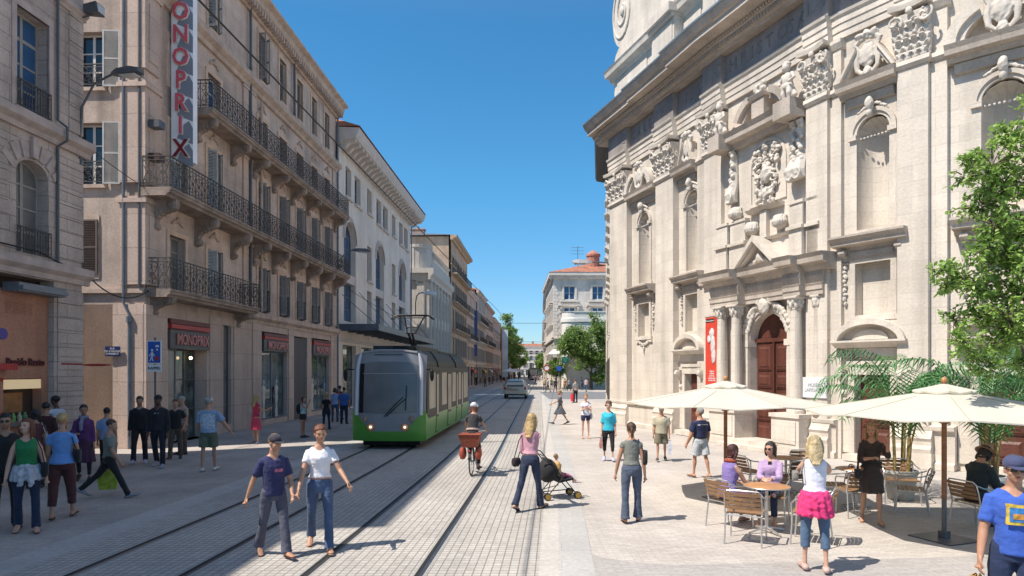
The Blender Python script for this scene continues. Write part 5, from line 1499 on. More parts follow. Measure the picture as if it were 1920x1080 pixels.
# church signs
def ch_frame(s, y=-.0, z=0):
    p = ch_pt(s, y); i = 0
    t = ch_pt(s + .1, 0) - ch_pt(s - .1, 0)
    return Vector((p.x, p.y, z)), atan2(t.y, t.x)
p, an = ch_frame(cs(1541), -.31, 2.05)
pq = empty('museum_plaque', p, an, 'white marble wall plaque with grey lettering right of the church portal', 'plaque')
a = MB(); a.box(-.46, .46, -.02, .02, -.30, .32); a.build('slab', mat('marble', (.66, .66, .67), .3, .06, 2), pq)
text(pq, 'MUSÉE\nLAPIDAIRE', .15, (0, -.026, 0), mat('letter_grey', (.32, .33, .36), .5), depth=.006)
p, an = ch_frame(cs(1334, .35), -.35, 2.0)
bn = empty('exhibition_banner', p, an, 'tall red exhibition banner hanging left of the portal columns', 'banner')
a = MB(); a.box(-.38, .38, -.01, .01, 0, 2.55); a.build('cloth', mat('banner_red', (.58, .055, .03), .6, .06, 2), bn)
a = MB(); a.box(-.36, .20, -.016, -.010, 2.36, 2.49); a.build('title_bar', M_BLACK, bn)
text(bn, 'Musée Lapidaire', .085, (-.08, -.022, 2.42), M_WPAINT, depth=.004)
text(bn, 'Avignon\ndu 8 juin\nau 30 oct.\ntous les jours\nde 10h à 18h', .085, (.05, -.016, .38), M_WPAINT, depth=.004, bold=.001)
k = MB(); k.ell((.05, -.02, 1.95), (.16, .035, .2), 12, 8); k.ell((.12, -.02, 1.5), (.15, .04, .4), 12, 8); k.ell((.16, -.02, 1.12), (.14, .04, .3), 12, 8); k.ell((-.12, -.02, 1.75), (.13, .03, .14), 10, 8)
k.noise(.02, 9); fuse(k, .015, 1).build('statue_picture', mat('marble_figure', (.55, .53, .52), .7, .15, 9), bn, True)
a = MB(); a.tube([(-.42, 0, 2.57), (.42, 0, 2.57)], .015, 6); a.tube([(-.42, 0, -.02), (.42, 0, -.02)], .015, 6); a.build('rod', M_DGREY, bn)

# ---- building adjoining the church (seen very obliquely)
A0 = Vector((8.05, 56, 0)); A1 = Vector((5.12, 33.75, 0)); LA = (A1 - A0).length
an = empty('adjoining_building', A0, atan2(A1.y - A0.y, A1.x - A0.x), 'narrow sunlit pale building adjoining the church on its far side', 'building')
a = MB(); csA = [2.2, 6.4, 10.6, 13.8, 17.0, 20.2]
fl_ = ((1.0, 3.1), (5.2, 7.6), (8.9, 11.2), (12.6, 14.6), (16, 17.4))
wall(a, 0, 9, 0, 19, [(c - .6, c + .6, z0, z1) for c in csA[:2] for z0, z1 in fl_], 0, .25); wall(a, 9, LA, 0, 14, [(c - .6, c + .6, z0, z1) for c in csA[2:] for z0, z1 in fl_[:3]], 0, .25); a.build('wall', M_PALE, an)
a = MB(); a.box(0, 9, .4, 9, 0, 19); a.box(9.01, LA, .4, 9, 0, 14); a.box(-.002, .4, .001, .4, 0, 19); a.build('rear_wall', M_PALE, an)
for c in csA:
    flc = fl_ if c < 8 else fl_[:3]
    for z0, z1 in flc: window(an, c - .6, c + .6, z0, z1, .18, M_FRAMEW, G_DARK, 2, 3)
    a = MB()
    for z0, z1 in flc[1:4]:
        a.prof(LEDGE(z1 + .25, .3, .25), c - 1, c + 1); a.box(c - .8, c + .8, -.12, .02, z0 - .2, z0)
    split_build(a, 'window_hood', M_PALET, an, lambda q: round(q.z / 3.6))
    r = MB()
    for k in range(9): r.box(c - .7 + k * .175 - .012, c - .7 + k * .175 + .012, -.16, -.13, .8, 3.3)
    for z in (.85, 1.6, 2.4, 3.2): r.box(c - .72, c + .72, -.165, -.125, z, z + .04)
    r.build('window_grille', M_IRON, an)
a = MB(); a.prof([(.1, 18.4), (-.2, 18.4), (-.3, 18.6), (-.95, 18.75), (-1.05, 19.0), (.1, 19.05)], -.8, 9.1); a.build('eaves', mat('dark_eaves', (.10, .09, .085), .8, .1, 2), an)
a = MB(); a.tube([(.4, -.1, 0), (.4, -.1, 18.5)], .07, 8); a.build('drain_pipe', M_WHT, an, True)
# ------------------------------------------------------------------ people
SKIN = {}
def skin(tone):
    c = {'fair': (.52, .30, .21), 'tan': (.42, .22, .14), 'olive': (.33, .18, .11), 'dark': (.10, .05, .032)}[tone]
    return mat('skin_' + tone, c, .5, .08, 9, .1, 60)
def cloth(name, c, var=.12, sc=5, rough=.85):
    return mat('cloth_%s_%d_%d_%d' % (name, c[0] * 999, c[1] * 999, c[2] * 999), c, rough, var, sc, .75, 13, sheen=.1)
def hairm(name, c): return mat('hair_' + name, c, .5, .35, 18, .6, 70)
def ring(c, ax, ay, rx, ry, n=12):
    return [c + ax * (rx * cos(2 * pi * k / n)) + ay * (ry * sin(2 * pi * k / n)) for k in range(n)]
def limb(a, P, Rr, side=Vector((1, 0, 0)), n=10, caps=(0, -1)):
    "tapered tube through joints with (rx, ry) radii, densified so bends are round"
    pts = [Vector(p) for p in P]
    Rr = [(r, r) if not isinstance(r, tuple) else r for r in Rr]
    rings = []
    for i, p in enumerate(pts):
        d = pts[min(i + 1, len(pts) - 1)] - pts[max(0, i - 1)]
        d.normalize()
        ax = side - d * side.dot(d)
        if ax.length < .05: ax = d.orthogonal()
        ax.normalize(); ay = d.cross(ax)
        rings.append(ring(p, ax, ay, Rr[i][0], Rr[i][1], n))
    a.loft(rings)
    for i in caps: a.ell(pts[i], (Rr[i][0] * .98, Rr[i][0] * .98, min(Rr[i]) * .9), 8, 6)
def person(label, loc, yaw, H=1.7, sex='f', tone='fair', hair=('brown', (.06, .035, .02)), hs='short', vox=.012,
           lean=0.0, sidelean=0.0, head=(0, 0), L=(0, 0), Rg=(0, 0), aL=(0, 8, 12, 0), aR=(0, 8, 12, 0), handL=None, handR=None,
           top=None, pants=None, skirt=None, shoes=('shoe', (.03, .03, .03)), extra=(), sit=None, build=1.0, face=False, zoff=0.0, legout=3, group=None, feet=True, cat='person'):
    """L, Rg = (thigh pitch forward, knee bend) in degrees; aL, aR = (shoulder pitch, abduction, elbow bend, forearm inward)
    yaw 0 faces +Y (away from camera); local x = the person's right-hand side"""
    root = empty('person', loc, radians(yaw), label, cat, group)
    S = H
    b = build
    fm = sex == 'f'
    hip_z = .525 * S
    th, sh = .245 * S, .245 * S
    def leg(sd, pitch, knee):
        p = radians(pitch); k = radians(knee); ab = radians(legout)
        hip = Vector((sd * .053 * S, 0, 0))
        kn = hip + Vector((sd * sin(ab), sin(p), -cos(p))).normalized() * th
        q = p - k
        an = kn + Vector((sd * sin(ab) * .3, sin(q), -cos(q))).normalized() * sh
        fp = max(-.9, min(.35, q * .6)) if not sit else min(0.0, q)
        fd = Vector((sd * .12, cos(fp), sin(fp))).normalized()
        return hip, kn, an, fd
    LL, RR_ = leg(-1, *L), leg(1, *Rg)
    low = min(v.z for v in (LL[2], RR_[2], LL[2] + LL[3] * .12 * S, RR_[2] + RR_[3] * .12 * S)) - .042 * S
    pz = -low + .002 if sit is None else sit
    pel = Vector((0, 0, pz + zoff))
    def T(v): return v + pel
    Mt = Matrix.Rotation(radians(-lean), 4, 'X') @ Matrix.Rotation(radians(sidelean), 4, 'Y')
    def B(x, y, zf): return pel + Mt @ Vector((x * S, y * S, zf * S - hip_z))
    up = (Mt @ Vector((0, 0, 1))).normalized(); fw = (Mt @ Vector((0, 1, 0))).normalized(); rt = (Mt @ Vector((1, 0, 0))).normalized()
    if fm: tr = [(.465, .070, .055, 0), (.50, .092, .066, -.004), (.535, .096, .068, -.006), (.575, .084, .060, 0), (.62, .070, .052, .004), (.66, .072, .056, .006), (.71, .077, .066, .012), (.745, .079, .068, .014), (.785, .080, .054, .002), (.806, .076, .044, -.002), (.828, .056, .038, -.004), (.845, .034, .033, -.004)]
    else: tr = [(.465, .068, .056, 0), (.50, .084, .064, -.004), (.535, .086, .064, -.004), (.575, .082, .062, 0), (.62, .082, .062, .004), (.66, .086, .064, .004), (.71, .092, .068, .006), (.745, .096, .068, .004), (.785, .096, .058, 0), (.808, .088, .048, -.004), (.83, .064, .042, -.006), (.847, .038, .038, -.006)]
    def torso(a, z0, z1, inf=0.0, fl=0.0):
        rings = []
        pts = [t for t in tr if z0 - .02 <= t[0] <= z1 + .005]
        for i, (z, rx, ry, yo) in enumerate(pts):
            k = 1 + fl * max(0, (.62 - z) / .15)
            zz = max(z, z0)
            rings.append(ring(B(0, yo, zz), rt, fw, (rx * b * S + inf) * k, (ry * b * S + inf) * k, 16))
        a.loft(rings)
    def arm(sd, ang, hand):
        p, ab, e, inn = [radians(v) for v in ang]
        sh_ = B(sd * (.083 if fm else .096) * b, -.002, .787)
        d1 = Mt @ Vector((sd * sin(ab), sin(p) * cos(ab), -cos(p) * cos(ab)))
        el = sh_ + d1.normalized() * .172 * S
        ee = p + e
        d2 = Mt @ Vector((sd * sin(ab * .6 - inn), sin(ee) * cos(ab * .6 - inn), -cos(ee) * cos(ab * .6 - inn)))
        wr = el + d2.normalized() * .148 * S
        if hand is not None:      # two-bone reach to a local point
            tgt = Vector(hand); l1, l2 = .172 * S, .148 * S
            v = tgt - sh_; dist = min(v.length, (l1 + l2) * .995); v.normalize()
            ca = (l1 * l1 + dist * dist - l2 * l2) / (2 * l1 * dist); aa = math.acos(max(-1, min(1, ca)))
            pole = Vector((sd * .5, -.35, -.8)); n_ = pole - v * pole.dot(v); n_.normalize()
            el = sh_ + (v * cos(aa) + n_ * sin(aa)) * l1; wr = sh_ + v * dist
            d2 = (wr - el).normalized()
        return sh_, el, wr, d2.normalized()
    inv_ = Matrix.Rotation(-radians(yaw), 4, 'Z')
    if handL and len(handL) == 4: handL = inv_ @ (Vector(handL[:3]) - Vector(loc))
    if handR and len(handR) == 4: handR = inv_ @ (Vector(handR[:3]) - Vector(loc))
    AL, AR = arm(-1, aL, handL), arm(1, aR, handR)
    # ---- body
    a = MB()
    torso(a, .475, .86)
    for sd, (sh_, el, wr, d2) in ((-1, AL), (1, AR)):
        w_ = (.88 if fm else 1.08) * b
        limb(a, [sh_ - rt * sd * .02 * S + up * .004 * S, sh_.lerp(el, .3), sh_.lerp(el, .8), el, el.lerp(wr, .3), el.lerp(wr, .75), wr], [.032 * S * w_, .029 * S * w_, .025 * S * w_, .0235 * S * w_, .024 * S * w_, .019 * S * w_, .0150 * S * w_], rt)
        # hand: palm, five fingers, thumb from the side
        ax = fw - d2 * fw.dot(d2)
        if ax.length < .1: ax = up - d2 * up.dot(d2)
        ax.normalize()                       # thumb side
        nrm = d2.cross(ax).normalized()
        if nrm.dot(rt) * sd > 0: nrm = -nrm   # palm faces the body
        hs_ = .105 * S
        limb(a, [wr, wr + d2 * hs_ * .25, wr + d2 * hs_ * .5], [(.017 * S, .011 * S), (.024 * S, .012 * S), (.024 * S, .011 * S)], ax, 8)
        for f in range(4):
            base = wr + d2 * hs_ * .46 + ax * (.018 - .012 * f) * S
            ln = hs_ * (.46, .52, .48, .38)[f]
            m1 = base + (d2 * .9 + nrm * .25).normalized() * ln * .5
            m2 = m1 + (d2 * .6 + nrm * .75).normalized() * ln * .5
            a.tube([base, m1, m2], [.0058 * S, .0052 * S, .0045 * S], 6)
        tb = wr + d2 * hs_ * .15 + ax * .016 * S
        a.tube([tb, tb + (d2 * .6 + ax * .7).normalized() * hs_ * .28, tb + (d2 * .9 + ax * .45 + nrm * .3).normalized() * hs_ * .5], [.0078 * S, .0065 * S, .005 * S], 6)
    for hip, kn, an, fd in (LL, RR_):
        hip, kn, an = T(hip), T(kn), T(an)
        w_ = (.80 if pants and pants[2] > .5 else .86 if pants else 1.0) * b
        dn = (an - kn).normalized(); bk = -fd
        calf = kn.lerp(an, .3) + bk * .006 * S
        limb(a, [hip + Vector((0, 0, .01 * S)), hip.lerp(kn, .3), hip.lerp(kn, .75), kn, calf, kn.lerp(an, .7), an], [.047 * S * w_, .045 * S * w_, .034 * S * w_, .028 * S * w_, .030 * S * w_, .020 * S * w_, .0175 * S], Vector((1, 0, 0)))
        upf = Vector((1, 0, 0)).cross(fd).normalized(); 
        if upf.z < 0: upf = -upf
        heel = an - upf * .024 * S - fd * .022 * S
        limb(a, [heel, an - upf * .018 * S + fd * .03 * S, an - upf * .027 * S + fd * .075 * S, an - upf * .033 * S + fd * .118 * S], [(.020 * S, .019 * S), (.022 * S, .021 * S), (.026 * S, .014 * S), (.022 * S, .009 * S)], Vector((1, 0, 0)), 8)
    # neck + head
    hy, hp = radians(head[0]), radians(head[1])
    nk0 = B(0, -.006, .835); nk1 = B(0, .006, .885)
    limb(a, [nk0 - up * .01 * S, nk0, nk1], [(.036 * S if fm else .042 * S), (.029 * S if fm else .036 * S), (.028 * S if fm else .034 * S)], rt)
    HM = Mt @ Matrix.Rotation(hy, 4, 'Z') @ Matrix.Rotation(hp, 4, 'X')
    hc = nk1 + (HM @ Vector((0, .012 * S, .052 * S)))
    def Hd(x, y, z): return hc + HM @ Vector((x * S, y * S, z * S))
    HR = HM.to_3x3().to_4x4()
    a.ell(Hd(0, -.004, .014), (.0445 * S, .056 * S, .054 * S), 16, 12, HR)
    a.ell(Hd(0, .010, -.024), (.036 * S, .042 * S, .046 * S), 14, 10, HR)
    a.ell(Hd(0, .030, -.052), (.018 * S, .016 * S, .014 * S), 10, 8, HR)
    a.ell(Hd(0, .050, -.008), (.0065 * S, .011 * S, .015 * S), 8, 6, HR)
    a.ell(Hd(0, .057, -.018), (.009 * S, .009 * S, .006 * S), 8, 6, HR)
    a.ell(Hd(0, .048, .010), (.030 * S, .006 * S, .006 * S), 8, 6, HR)
    a.ell(Hd(0, .046, -.036), (.014 * S, .008 * S, .007 * S), 8, 6, HR)
    for sd in (-1, 1):
        a.ell(Hd(sd * .0455, -.004, -.008), (.005 * S, .011 * S, .018 * S), 8, 6, HR)
        a.ell(Hd(sd * .026, .032, -.018), (.013 * S, .012 * S, .012 * S), 8, 6, HR)
    o = fuse(a, vox, 2).build('body', skin(tone), root, True, angle=None)
    if face:
        for sd in (-1, 1):
            e = MB(); e.ell(Hd(sd * .0165, .0465, -.001), (.0070 * S, .004 * S, .0034 * S), 8, 6, HR); e.build('eye', mat('eye_dark', (.02, .014, .01), .25), root, True)
            e = MB(); e.ell(Hd(sd * .017, .050, .0115), (.0125 * S, .004 * S, .0022 * S), 8, 6, HR); e.build('eyebrow', hairm(*hair), root, True)
        e = MB(); e.ell(Hd(0, .0525, -.036), (.0125 * S, .004 * S, .0042 * S), 8, 6, HR); e.build('lips', mat('lips', (.33, .075, .07), .4), root, True)
    v2 = max(vox, .012)
    # ---- hair
    if hs != 'bald':
        a = MB()
        a.ell(Hd(0, -.010, .024), (.0505 * S, .0595 * S, .054 * S), 14, 10, HR)
        if hs in ('long', 'bob', 'wavy'):
            ln = {'long': .17, 'bob': .075, 'wavy': .13}[hs]
            back = []
            for i in range(6):
                t = i / 5; zz = .02 - ln * t
                p = Hd(0, -.030 - .012 * t, .0) + HM @ Vector((0, 0, 0))
                q = Hd(0, -.028, .01).lerp(B(0, -.060, .84 - (ln - .09) * .95), t) if hs != 'bob' else Hd(0, -.022, .02 - ln * t)
                back.append(q)
            limb(a, back, [(.050 * S, .040 * S), (.054 * S, .040 * S), (.056 * S, .036 * S), (.055 * S, .030 * S), (.050 * S, .024 * S), (.036 * S, .014 * S)], rt, 12)
            for sd in (-1, 1):
                limb(a, [Hd(sd * .040, .006, .03), Hd(sd * .050, .000, -.01), Hd(sd * .050, -.004, -.05), Hd(sd * .046, -.01, -.05 - ln * .35)], [.014 * S, .015 * S, .016 * S, .010 * S], rt, 8)
        elif hs == 'bun': a.ell(Hd(0, -.062, .022), (.026 * S, .024 * S, .024 * S), 10, 8, HR)
        elif hs == 'tail': limb(a, [Hd(0, -.05, .02), Hd(0, -.075, .0), Hd(0, -.078, -.05), Hd(0, -.07, -.09)], [.016 * S, .018 * S, .014 * S, .006 * S], rt, 8)
        elif hs == 'curly':
            for i in range(26):
                t, p = R.uniform(.2, 1.9), R.uniform(0, 2 * pi); v = Vector((sin(t) * cos(p) * .053, sin(t) * sin(p) * .056 - .012, cos(t) * .056 + .014))
                if v.y > .022 and v.z < .035: continue
                a.ell(Hd(*v), (.019 * S,) * 3, 7, 5)
        if hs != 'curly': a.noise(.006 * S, 30)
        # keep the face free: carve by shifting verts in front below the hairline
        hf = fuse(a, v2 * .8, 2)
        inv = HM.inverted()
        dele = []
        for v in hf.bm.verts:
            q = inv @ (v.co - hc) / S
            if q.y > .012 and q.z < .032 and abs(q.x) < .041: 
                dele.append(v)
                v.co = hc + HM @ (Vector((q.x, min(q.y, .030) - .012, q.z)) * S)
            else:
                v.co += Vector((noise.noise(v.co * 60), noise.noise(v.co * 55 + Vector((9, 0, 0))), 0)) * .004
        hf.build('hair', hairm(*hair), root, True, angle=None)
    # ---- clothes
    fold = lambda m_, amp, sc: [setattr(v, 'co', v.co + v.normal * (noise.noise(Vector((v.co.x * sc, v.co.y * sc, v.co.z * sc * .55))) * amp + noise.noise(Vector((v.co.x * sc, v.co.y * sc, v.co.z * sc * 2.2)) * 1.7) * amp * .5)) for v in m_.bm.verts]
    if top:
        name, c, sleeve, hem = top[:4]; inf = top[4] if len(top) > 4 else (.012 if fm else .018)
        a = MB(); torso(a, hem, .835 if sleeve >= 0 else .80, inf, .10)
        if sleeve < .05:
            for sd in (-1, 1): limb(a, [B(sd * .055, .03, .77), B(sd * .062, .01, .815), B(sd * .055, -.03, .78)], [.014 * S] * 3, rt, 6)
        for sd, (sh_, el, wr, d2) in ((-1, AL), (1, AR)):
            if sleeve > 0:
                w_ = (.95 if fm else 1.1) * b
                if sleeve <= .5:
                    e_ = sh_.lerp(el, sleeve * 2 * .92); P = [sh_ - rt * sd * .03 * S, sh_, e_]; Q = [.025 * S * w_ + inf, .027 * S * w_ + inf, .027 * S * w_ + inf * 1.1]
                else:
                    e_ = el.lerp(wr, (sleeve - .5) * 2 * .95); P = [sh_ - rt * sd * .03 * S, sh_, sh_.lerp(el, .8), el, e_]; Q = [.025 * S * w_ + inf, .027 * S * w_ + inf, .025 * S * w_ + inf, .024 * S * w_ + inf, .018 * S * w_ + inf]
                limb(a, P, Q, rt, 10, ())
        f_ = fuse(a, v2, 2); f_.bm.normal_update(); fold(f_, .007, 11)
        m_ = c if not isinstance(c, tuple) else cloth(name, c)
        # open neckline
        for v in f_.bm.verts:
            q = Mt.inverted() @ (v.co - pel); zf = (q.z + hip_z) / S
            if abs(q.x) < .040 * S and zf > .80 and q.y > .01 * S: v.co -= (up * (zf - .80) * S * 1.1 + fw * .010) * (1 - abs(q.x) / (.040 * S))
        f_.build(name, m_, root, True, angle=None)
    if pants:
        name, c, ln, inf, flare = pants      # length 0..1 down the leg
        a = MB(); torso(a, .455, pants_top(top), min(inf, .008), 0)
        for hip, kn, an, fd in (LL, RR_):
            hip, kn, an = T(hip), T(kn), T(an)
            P, Q = [hip + Vector((0, 0, .015 * S))], [.047 * S * b + min(inf, .010)]
            e1 = min(1, ln * 2)
            P.append(hip.lerp(kn, .45 * e1)); Q.append(.044 * S * b + inf)
            P.append(hip.lerp(kn, .93 * e1)); Q.append((.030 * S * b if ln >= .5 else .040 * S * b) + inf * (1 if ln >= .5 else 1.6))
            if ln > .5:
                e2 = (ln - .5) * 2
                P.append(kn.lerp(an, .3 * e2)); Q.append(.029 * S * b + inf)
                P.append(kn.lerp(an, .95 * e2)); Q.append(.021 * S * b + inf + flare)
                if ln >= .98: P.append(an.lerp(kn, -.05)); Q.append(.021 * S * b + inf + flare * 1.4)
            limb(a, P, Q, Vector((1, 0, 0)), 12, (0,))
        f_ = fuse(a, v2, 2); f_.bm.normal_update(); fold(f_, .008, 9)
        f_.build(name, c if not isinstance(c, tuple) else cloth(name, c, .2, 4), root, True, angle=None)
    if skirt:
        name, c, zh, wd = skirt
        a = MB(); rings = []
        kl, kr = T(LL[1]), T(RR_[1]); al, ar = T(LL[2]), T(RR_[2])
        def yr(z):
            ys = []
            for h_, k_, n_ in ((T(LL[0]), kl, al), (T(RR_[0]), kr, ar)):
                if z > k_.z: t = (h_.z - z) / max(.01, h_.z - k_.z); ys.append(h_.lerp(k_, max(0, min(1, t))).y)
                else: t = (k_.z - z) / max(.01, k_.z - n_.z); ys.append(k_.lerp(n_, max(0, min(1, t))).y)
            return min(ys), max(ys)
        n = 7
        for i in range(n + 1):
            t = i / n; zf = .60 + (zh - .60) * t; z = pel.z + zf * S - hip_z
            y0, y1 = yr(z) if zf < .5 else (0, 0)
            rings.append(ring(Vector((0, (y0 + y1) / 2, z)) if zf < .56 else B(0, 0, zf), rt, Vector((0, 1, 0)), (.078 + .030 * min(1, t * 2.2) + wd * t) * S * b, (.062 + .016 * min(1, t * 2) + wd * t * .8) * S * b + (y1 - y0) / 2, 16))
        a.loft(rings); f_ = fuse(a, v2, 2); f_.bm.normal_update()
        for v in f_.bm.verts:
            v.co += v.normal * sin(atan2(v.co.y, v.co.x) * 11) * .008 * max(0, (pel.z - v.co.z) / (.3 * S))
        fold(f_, .008, 10)
        f_.build(name, c if not isinstance(c, tuple) else cloth(name, c, .2, 6), root, True, angle=None)
    if shoes and feet:
        nm, c = shoes
        for hip, kn, an, fd in (LL, RR_):
            an = T(an); upf = Vector((1, 0, 0)).cross(fd).normalized()
            if upf.z < 0: upf = -upf
            a = MB()
            if nm == 'sandal':
                limb(a, [an - upf * .040 * S - fd * .03 * S, an - upf * .041 * S + fd * .04 * S, an - upf * .044 * S + fd * .125 * S], [(.022 * S, .006 * S), (.022 * S, .006 * S), (.025 * S, .005 * S)], Vector((1, 0, 0)), 8)
                limb(a, [an - upf * .03 * S + fd * .075 * S + Vector((.026 * S, 0, 0)), an - upf * .012 * S + fd * .065 * S, an - upf * .03 * S + fd * .075 * S - Vector((.026 * S, 0, 0))], [.006 * S] * 3, rt, 6)
            else:
                limb(a, [an - upf * .026 * S - fd * .026 * S, an - upf * .016 * S + fd * .02 * S, an - upf * .028 * S + fd * .075 * S, an - upf * .033 * S + fd * .128 * S], [(.026 * S, .024 * S), (.027 * S, .030 * S), (.031 * S, .018 * S), (.026 * S, .013 * S)], Vector((1, 0, 0)), 10)
            fuse(a, .010, 1).build(nm, mat('footwear_%s_%d' % (nm, int(c[0] * 99 + c[1] * 990)), c, .6, .1, 6), root, True, angle=None)
    ctx = dict(root=root, S=S, B=B, Hd=Hd, HR=HR, T=T, AL=AL, AR=AR, LL=LL, RR=RR_, pel=pel, up=up, fw=fw, rt=rt, HM=HM, hc=hc)
    for e in extra: EXTRA[e[0]](ctx, *e[1:])
    return root, ctx
def pants_top(top):
    return .60
def x_cap(c, col, brim=True, bcol=None, pomp=0):
    a = MB(); S = c['S']; a.ell(c['Hd'](0, -.006, .030), (.0525 * S, .061 * S, .046 * S), 16, 10, c['HR'])
    o = fuse(a, .009, 1).build('cap', cloth('cap%d' % int(col[0] * 999 + col[2] * 99), col), c['root'], True, angle=None)
    if brim:
        b_ = MB()
        rows = []
        for dz in (.002, -.002):
            rows.append([c['Hd'](.040 * cos(t), .046 + .050 * sin(t), .018 + dz - .010 * sin(t)) for t in [pi * k / 10 for k in range(11)]])
        b_.loft([rows[0], rows[1]]); b_.build('brim', cloth('brim%d' % int((bcol or col)[0] * 999 + col[2] * 98), bcol or col), o)
def x_hat(c, col):
    S = c['S']; a = MB()
    for r0, z in ((.085, .024), (.086, .028)): pass
    a.lathe([(.088 * S, .020 * S), (.050 * S, .030 * S), (.050 * S, .060 * S), (.042 * S, .082 * S), (.02 * S, .080 * S), (.001, .076 * S)], c['hc'], 20, c['HR'])
    a.lathe([(.089 * S, .017 * S), (.05 * S, .025 * S)], c['hc'], 20, c['HR'])
    a.build('hat', cloth('straw_hat', col, .2, 20), c['root'], True)
def x_helmet(c):
    S = c['S']; a = MB(); a.ell(c['Hd'](0, -.006, .030), (.062 * S, .074 * S, .054 * S), 16, 10, c['HR'])
    o = fuse(a, .01, 1).build('helmet', mat('helmet_white', (.6, .62, .66), .3), c['root'], True, angle=None)
    for k in (-2, -1, 0, 1, 2):
        b_ = MB(); b_.tube([c['Hd'](k * .019, y, .030 + sqrt(max(0, 1 - (k * .019 / .063) ** 2 - ((y + .006) / .075) ** 2)) * .055) for y in [-.065 + .012 * i for i in range(10)]], .005 * S, 5)
        b_.build('vent', mat('helmet_blue', (.02, .03, .12), .4), o, True)
def x_glasses(c):
    S = c['S']; a = MB()
    for sd in (-1, 1): a.ell(c['Hd'](sd * .018, .050, .0), (.0155 * S, .006 * S, .0105 * S), 10, 6, c['HR']); a.tube([c['Hd'](sd * .033, .047, .003), c['Hd'](sd * .048, -.004, .004)], .0025 * S, 5)
    a.tube([c['Hd'](-.006, .055, .003), c['Hd'](.006, .055, .003)], .003 * S, 5)
    a.build('sunglasses', mat('sunglasses', (.008, .008, .01), .15), c['root'], True)
def x_bag(c, side, col, sz=(.13, .06, .15), z=.53, back=0.0, strap=True, name='shoulder_bag', pat=None):
    S = c['S']; a = MB(); p = c['B'](side * .135, back, z)
    a.ell(p, (sz[1], sz[0], sz[2]), 14, 10)
    for v in a.bm.verts:
        q = v.co - p; q.x = max(-sz[1] * .7, min(sz[1] * .7, q.x)); q.y = max(-sz[0] * .82, min(sz[0] * .82, q.y)); q.z = max(-sz[2] * .8, min(sz[2] * .6, q.z)); v.co = p + q
    m = cloth('bag%d' % int(col[0] * 999 + col[1] * 99 + col[2] * 9), col)
    o = a.build(name, m, c['root'], True, angle=None)
    if strap:
        b_ = MB(); s0 = c['B'](side * .07, .0, .835); b_.tube([p + Vector((0, sz[0] * .6, sz[2] * .5)), c['B'](side * .115, .055, .72), s0, c['B'](side * .11, -.06, .72), p + Vector((0, -sz[0] * .6, sz[2] * .5))], .009, 6)
        b_.build('strap', m, o, True)
def x_carry(c, side, col, w_=.30, h=.36, d=.10, drop=.08, name='shopping_bag', tall=None):
    "bag held in the hand: a thing of its own"
    A = c['AL'] if side < 0 else c['AR']
    hp = A[2] + A[3] * .09 * c['S']
    root = c['root']
    wp = Matrix.Translation(root.location) @ Matrix.Rotation(root.rotation_euler.z, 4, 'Z') @ hp
    e = empty('shopping_bag' if name == 'shopping_bag' else name, (wp.x, wp.y, max(.02, wp.z - drop - h)), root.rotation_euler.z, tall or 'bag', 'bag')
    dz = wp.z - e.location.z
    a = MB(); a.loft([[(-d * .4, -w_ * .42, 0), (d * .4, -w_ * .42, 0), (d * .4, w_ * .42, 0), (-d * .4, w_ * .42, 0)], [(-d * .55, -w_ * .5, h * .5), (d * .55, -w_ * .5, h * .5), (d * .55, w_ * .5, h * .5), (-d * .55, w_ * .5, h * .5)], [(-d * .3, -w_ * .5, h), (d * .3, -w_ * .5, h), (d * .3, w_ * .5, h), (-d * .3, w_ * .5, h)]])
    a.build('bag_body', mat('carry_%d_%d' % (int(col[0] * 99), int(col[1] * 99)), col, .6, .35, 14), e)
    a = MB()
    for x in (-d * .25, d * .25): a.tube([(x, -w_ * .25, h), (x * .5, -w_ * .08, dz), (x * .5, w_ * .08, dz), (x, w_ * .25, h)], .006, 5)
    a.build('handle', M_BLACK, e, True)
def x_tied(c, col, name='tied_sweater', ln=.14):
    S = c['S']; a = MB(); n = 16
    rings = []
    for i, (z, k) in enumerate(((.595, 1.0), (.565, 1.18), (.53, 1.28), (.49, 1.34), (.595 - ln, 1.38))):
        rings.append(ring(c['B'](0, -.008, z), c['rt'], c['fw'], .092 * S * k, .078 * S * k, n))
    a.loft(rings)
    for sd in (-1, 1): limb(a, [c['B'](sd * .02, .085, .58), c['B'](sd * .035, .10, .52), c['B'](sd * .045, .10, .42)], [.018 * S, .024 * S, .02 * S], c['rt'], 8)
    limb(a, [c['B'](-.03, .085, .585), c['B'](.03, .085, .585)], [.022 * S, .022 * S], c['up'], 8)
    f_ = fuse(a, .011, 1); f_.bm.normal_update()
    for v in f_.bm.verts:
        t = max(0, (c['B'](0, 0, .6).z - v.co.z) / (.2 * S)); v.co += v.normal * (sin(atan2(v.co.y, v.co.x) * 13 + v.co.z * 12) * .016 * t + noise.noise(v.co * 22) * .016)
    f_.build(name, cloth(name, col, .15), c['root'], True, angle=None)
def x_patch(c, col, z=.70, w_=.05, h=.03, tilt=0, side=0.0, name='shirt_print', y=.081, back=False):
    S = c['S']; a = MB()
    sg = -1 if back else 1
    rows = []
    for j in range(5):
        row = []
        for i in range(7):
            xx = side + w_ * (i / 3 - 1); zz = z + h * (j / 2 - 1)
            row.append(c['B'](xx, sg * y * sqrt(max(.2, 1 - (xx / .13) ** 2)), zz))
        rows.append(row)
    a.grid(rows); a.grid([[p - c['fw'] * .03 * sg for p in r] for r in rows])
    a.build(name, mat('print_%d_%d_%d' % tuple(int(v * 99) for v in col), col, .8, .5, 25), c['root'], True)
